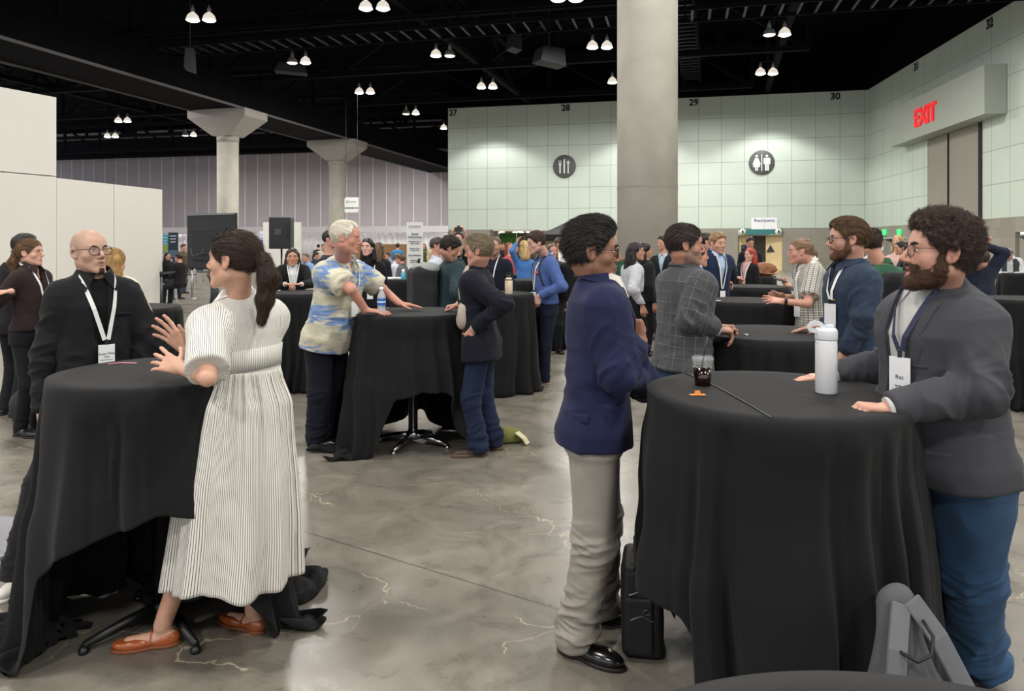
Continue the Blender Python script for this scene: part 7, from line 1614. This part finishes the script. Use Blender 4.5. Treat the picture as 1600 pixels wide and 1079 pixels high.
q = PP('dark wavy haired woman in a white sweater and black trousers', X_(988, 9.4), 9.4, 1.66, 105, (994, 393, 9.35), HR('wavy', '#1a1415', '#2a2022'), '#b07a60', TOP('#b9bcc0', 'sweater', hem=.42, off=.03, so=(.035, .035, .03, .02), collar=.7), '#121216', sex='f', hd=dict(yaw=80), arms=dict(R=dict(w=J(1004, 478, 9.2), pole=(-1, -1, 0), d=(.1, 0, -1), n=(0, 1, 0), pose='relax')), shoes=dict(mat=mat('flat_brown', '#3f2823', .5), kind='flat'))
PP('woman with dark hair and a black jacket right behind the white sweater', X_(1010, 10.8), 10.8, 1.66, 95, (1008, 392, 10.8), HR('long', '#141012'), '#b07a60', TOP('#17181b', 'jacket'), sex='f')
PP('smiling man in a dark suit and pale shirt standing by the thick column', X_(1037, 12.6), 12.6, 1.74, -30, (1036, 380, 12.6), HR('short', '#1f1815'), '#b57f6a', TOP('#1b1c20', 'blazer', u='#9fb4c8'), hd=dict(yaw=-62))
PP('profile of a woman in cream behind the grey checked blazer', X_(1088, 7.2), 7.2, 1.62, 95, (1090, 399, 7.15), HR('pony', '#4b3328'), '#bb7f66', TOP('#d8d2c2', 'blouse'), sex='f')
PP('dark haired man in grey left of the blond man in the navy blazer', X_(1100, 10), 10, 1.72, 80, (1103, 378, 10), HR('short', '#231b18'), '#b9826b', TOP('#4d5566', 'jacket'), hd=dict(yaw=85))
q = PP('tall blond man in a navy blazer and pale blue shirt leaning on a table', X_(1113, 8.7), 8.7, 1.82, 24, (1121, 380, 8.6), HR('full', '#7b5f42', '#9a7b58'), '#c08a72', TOP('#1b2742', 'blazer', u='#a8bcd8', so=(.026, .026, .026, .018)), lean=5, hd=dict(yaw=26, pitch=6, brow='#6b5038', stubble=('#7b5a44', .35)), arms=dict(R=dict(w=J(1131, 441, 8.8), pole=(-1, -1, -.5), d=(1, .2, 0), n=(0, 0, -1), pose='curl'), L=dict(w=J(1146, 433, 9.3), pole=(1, 0, -1), d=(1, .1, 0), n=(0, 0, -1), pose='curl')), lany=True)
q = PP('woman with long red hair in a black jacket beside the tan leather bag', X_(1168, 12.5), 12.5, 1.58, -50, (1172, 398, 12.5), HR('wavy', '#8a2a20', '#a84430'), '#c48f78', TOP('#131316', 'jacket', V=(.3, .06, .8), under=dict(mat=fabric('pink_blouse', '#b98f90'), collar=False)), sex='f', hd=dict(yaw=-70), lany=True)
PP('man in a dark suit with swept back brown hair behind the redhead', X_(1172, 16), 16, 1.80, 0, (1172, 379, 16), HR('full', '#3a2a22'), '#b9826b', TOP('#161a24', 'blazer'), hd=dict(pitch=15))
# right side
q = PP('person in a grey blue sleeve holding a phone, hidden behind the plaid shirt', X_(1262, 8.3), 8.3, 1.66, -78, (1262, 402, 8.3), HR('short', '#5a4636'), '#b9826b', TOP('#7d8797', 'shirt'), arms=dict(R=dict(w=J(1235, 446, 8.2), pole=(1, 0, -1), d=(-1, -.1, .3), n=(0, -.5, .8), pose='curl')))
c = J(1219, 437, 8.17); b = MB(); b.box((0, 0, 0), (.15, .075, .009)); o = b.build('mobile_phone', BLK, loc=tuple(c), bevel=.003); o.rotation_euler = (.3, .25, 0); tag(o, 'dark phone held out left of the plaid shirt man', 'phone')
q = PP('dark haired man in a green shirt wearing a large black backpack', X_(1378, 6.2), 6.2, 1.72, 185, (1362, 380, 6.2), HR('short', '#3b2a22'), '#b9826b', TOP('#2f5540', 'shirt'), '#1c2029', hd=dict(yaw=150))
backpack(q, '#141518', 'large black backpack between the blue sweater and the grey jacket', None, 1.3, .50)
PP('woman with long blond hair talking near the side doors', X_(1401, 14), 14, 1.74, -50, (1402, 377, 14), HR('wavy', '#a58455', '#c2a46f'), '#c48f78', TOP('#c9a9a0', 'blouse'), sex='f')
PP('dark haired person in a black top facing left near the side doors', X_(1413, 12.6), 12.6, 1.64, -110, (1409, 388, 12.6), HR('short', '#141012'), '#b57f62', TOP('#0f1012', 'sweater'))
PP('man in a dark jacket seen from behind with raised hands, far right', X_(1537, 9), 9, 1.66, 175, (1533, 405, 8.8), HR('short', '#2b211c'), '#b9826b', TOP('#1b2130', 'jacket', hem=-.02, so=(.035, .035, .03, .02)), lean=18, arms=dict(L=dict(w=J(1531, 384, 9.1), pole=(-1, 0, 0), d=(0, 0, 1), n=(0, -1, 0), pose='curl'), R=dict(w=J(1540, 384, 9.1), pole=(1, 0, 0), d=(0, 0, 1), n=(0, -1, 0), pose='curl')), back=.02)
q = PP('grey haired man in a white shirt and dark vest reading at the far right', X_(1577, 15), 15, 1.66, -28, (1576, 397, 14.8), HR('short', '#6b6663', '#8b8683'), '#b9826b', TOP('#c9cbcc', 'shirt'), hd=dict(pitch=22), arms=dict(R='front', L='front'))
f = lambda P: smax(q.torso(P, .034, .0, .95), q.torso(P, .012, -.1, 1.1)*-1, .004); fv = lambda P: smax(f(P), -np.maximum(np.abs(q.tco(P)[1])-.05, -q.tco(P)[2]), .004)
sdf_obj('vest', fv, q.lo, q.hi, .014, fabric('vest_grey', '#3a3c40'), q.root, q.O)
c = J(1562, 415, 14.2); simple_bottle(1562, 427, 14.35, 'clear water bottle on the far right table', mat('pet_plastic', '#dfe8ee', .1, alpha=.42, spec=.7), WPL, .032, .18, .02)
# seated people far to the left and behind the centre
def seated(label, px, py, Y, face, hair, top, skin='#b9826b', sex='m', z=.45):
    X = X_(px, Y); a = math.radians(face); F = np.array([math.sin(a), -math.cos(a), 0]); L_ = np.array([math.cos(a), math.sin(a), 0]); O = np.array([X, Y, 0])
    lg = {k: dict(k=O+F*.42+L_*sg*.11+[0, 0, .50], a=O+F*.46+L_*sg*.12+[0, 0, .08]) for k, sg in (('L', 1), ('R', -1))}
    return PP(label, X, Y, 1.70, face, None, hair, skin, top, '#20242c', sex=sex, seat=z+.06, legs=lg, arms=dict(L='front', R='front'), hipf=0, lod=3)
seated('dark haired woman in black seated at the right edge of the white partition', 260, 410, 22.5, 60, HR('long', '#1a1413'), TOP('#141518', 'jacket'), sex='f')
seated('man in a dark jacket seated left of the big screen', 281, 410, 20, -110, HR('short', '#2b1f1a'), TOP('#1c1c1e', 'jacket'))
PP('person in an olive jacket standing behind the big screen', X_(285, 25), 25, 1.70, 70, None, HR('short', '#4b3a2e'), '#b9826b', TOP('#5c4c38', 'jacket'), '#4a5560', lod=3)
PP('person in grey jeans walking under the big screen', X_(333, 19), 19, 1.72, 100, None, HR('short', '#3a2d26'), '#b9826b', TOP('#6a5c50', 'jacket'), '#3d4650', lod=3)
crowd = [('man in a light blue shirt seated right of the cardigan woman', 480, 20, -30, HR('short', '#6a5648'), TOP('#7c9ac4', 'shirt'), 's'), ('man with dark hair seated far behind the old man\'s shoulder', 492, 24, 90, HR('short', '#2b211c'), TOP('#30343c', 'shirt'), 's'),
 ('person in a cream shirt standing far back', 505, 28, 20, HR('short', '#5a4530'), TOP('#c9c2b0', 'shirt'), 'n'), ('dark haired person standing at the drape, left of the old man', 497, 36, 180, HR('short', '#17130f'), TOP('#2a2c33', 'jacket'), 'n'),
 ('person in a bright blue tee standing by the wooden counter', 621, 30, 170, HR('curly', '#3a2a20'), TOP('#2f7fb8', 'tee_shirt'), 'n'), ('man in white seated left of the banner', 618, 19, 100, HR('short', '#6a4a38'), TOP('#c9cfda', 'shirt'), 's'), ('man in grey seated nearest the banner', 629, 17, -100, HR('short', '#4b3a30'), TOP('#5c5f63', 'shirt'), 's'),
 ('person with tied hair seated by the wooden counter', 608, 24, -60, HR('short', '#4a3527'), TOP('#8d8f94', 'shirt'), 's'), ('person in red standing right of the banner, far', 663, 34, 0, HR('long', '#1d1513'), TOP('#4b5a3a', 'jacket'), 'n'), ('person in beige standing near the green booth sign', 673, 34, 60, HR('short', '#4a3527'), TOP('#b9a98c', 'shirt'), 'n'),
 ('person in a dark coat near the hedge panel', 786, 30, 0, HR('short', '#1d1513'), TOP('#23252b', 'jacket'), 'n'), ('person in a black coat behind the blonde in blue', 806, 26, 20, HR('full', '#2a1d17'), TOP('#2f3138', 'jacket'), 'n'), ('dark haired person between the man in blue and the canopy', 829, 22, 90, HR('full', '#1b1412'), TOP('#3a3d44', 'jacket'), 'n'),
 ('person in a grey shirt standing at the booth curtain behind the screen', 388, 40, 10, HR('short', '#2a201a'), TOP('#6a6f7a', 'shirt'), 'n'), ('pale shirted person near the bar counter under the canopy', 898, 24, -20, HR('short', '#2a201a'), TOP('#a9adb4', 'shirt'), 'n'), ('person in burgundy standing under the food hall opening', 776, 36, 40, HR('long', '#1a1210'), TOP('#6a2a35', 'shirt'), 'n')]
for lab, px, Y, fc, hr, tp_, kd in crowd:
    if kd == 's': seated(lab, px, 0, Y, fc, hr, tp_)
    else: PP(lab, X_(px, Y), Y, 1.66+.1*random.random(), fc, None, hr, '#b9826b', tp_, '#20242c', lod=4 if Y > 25 else 3)
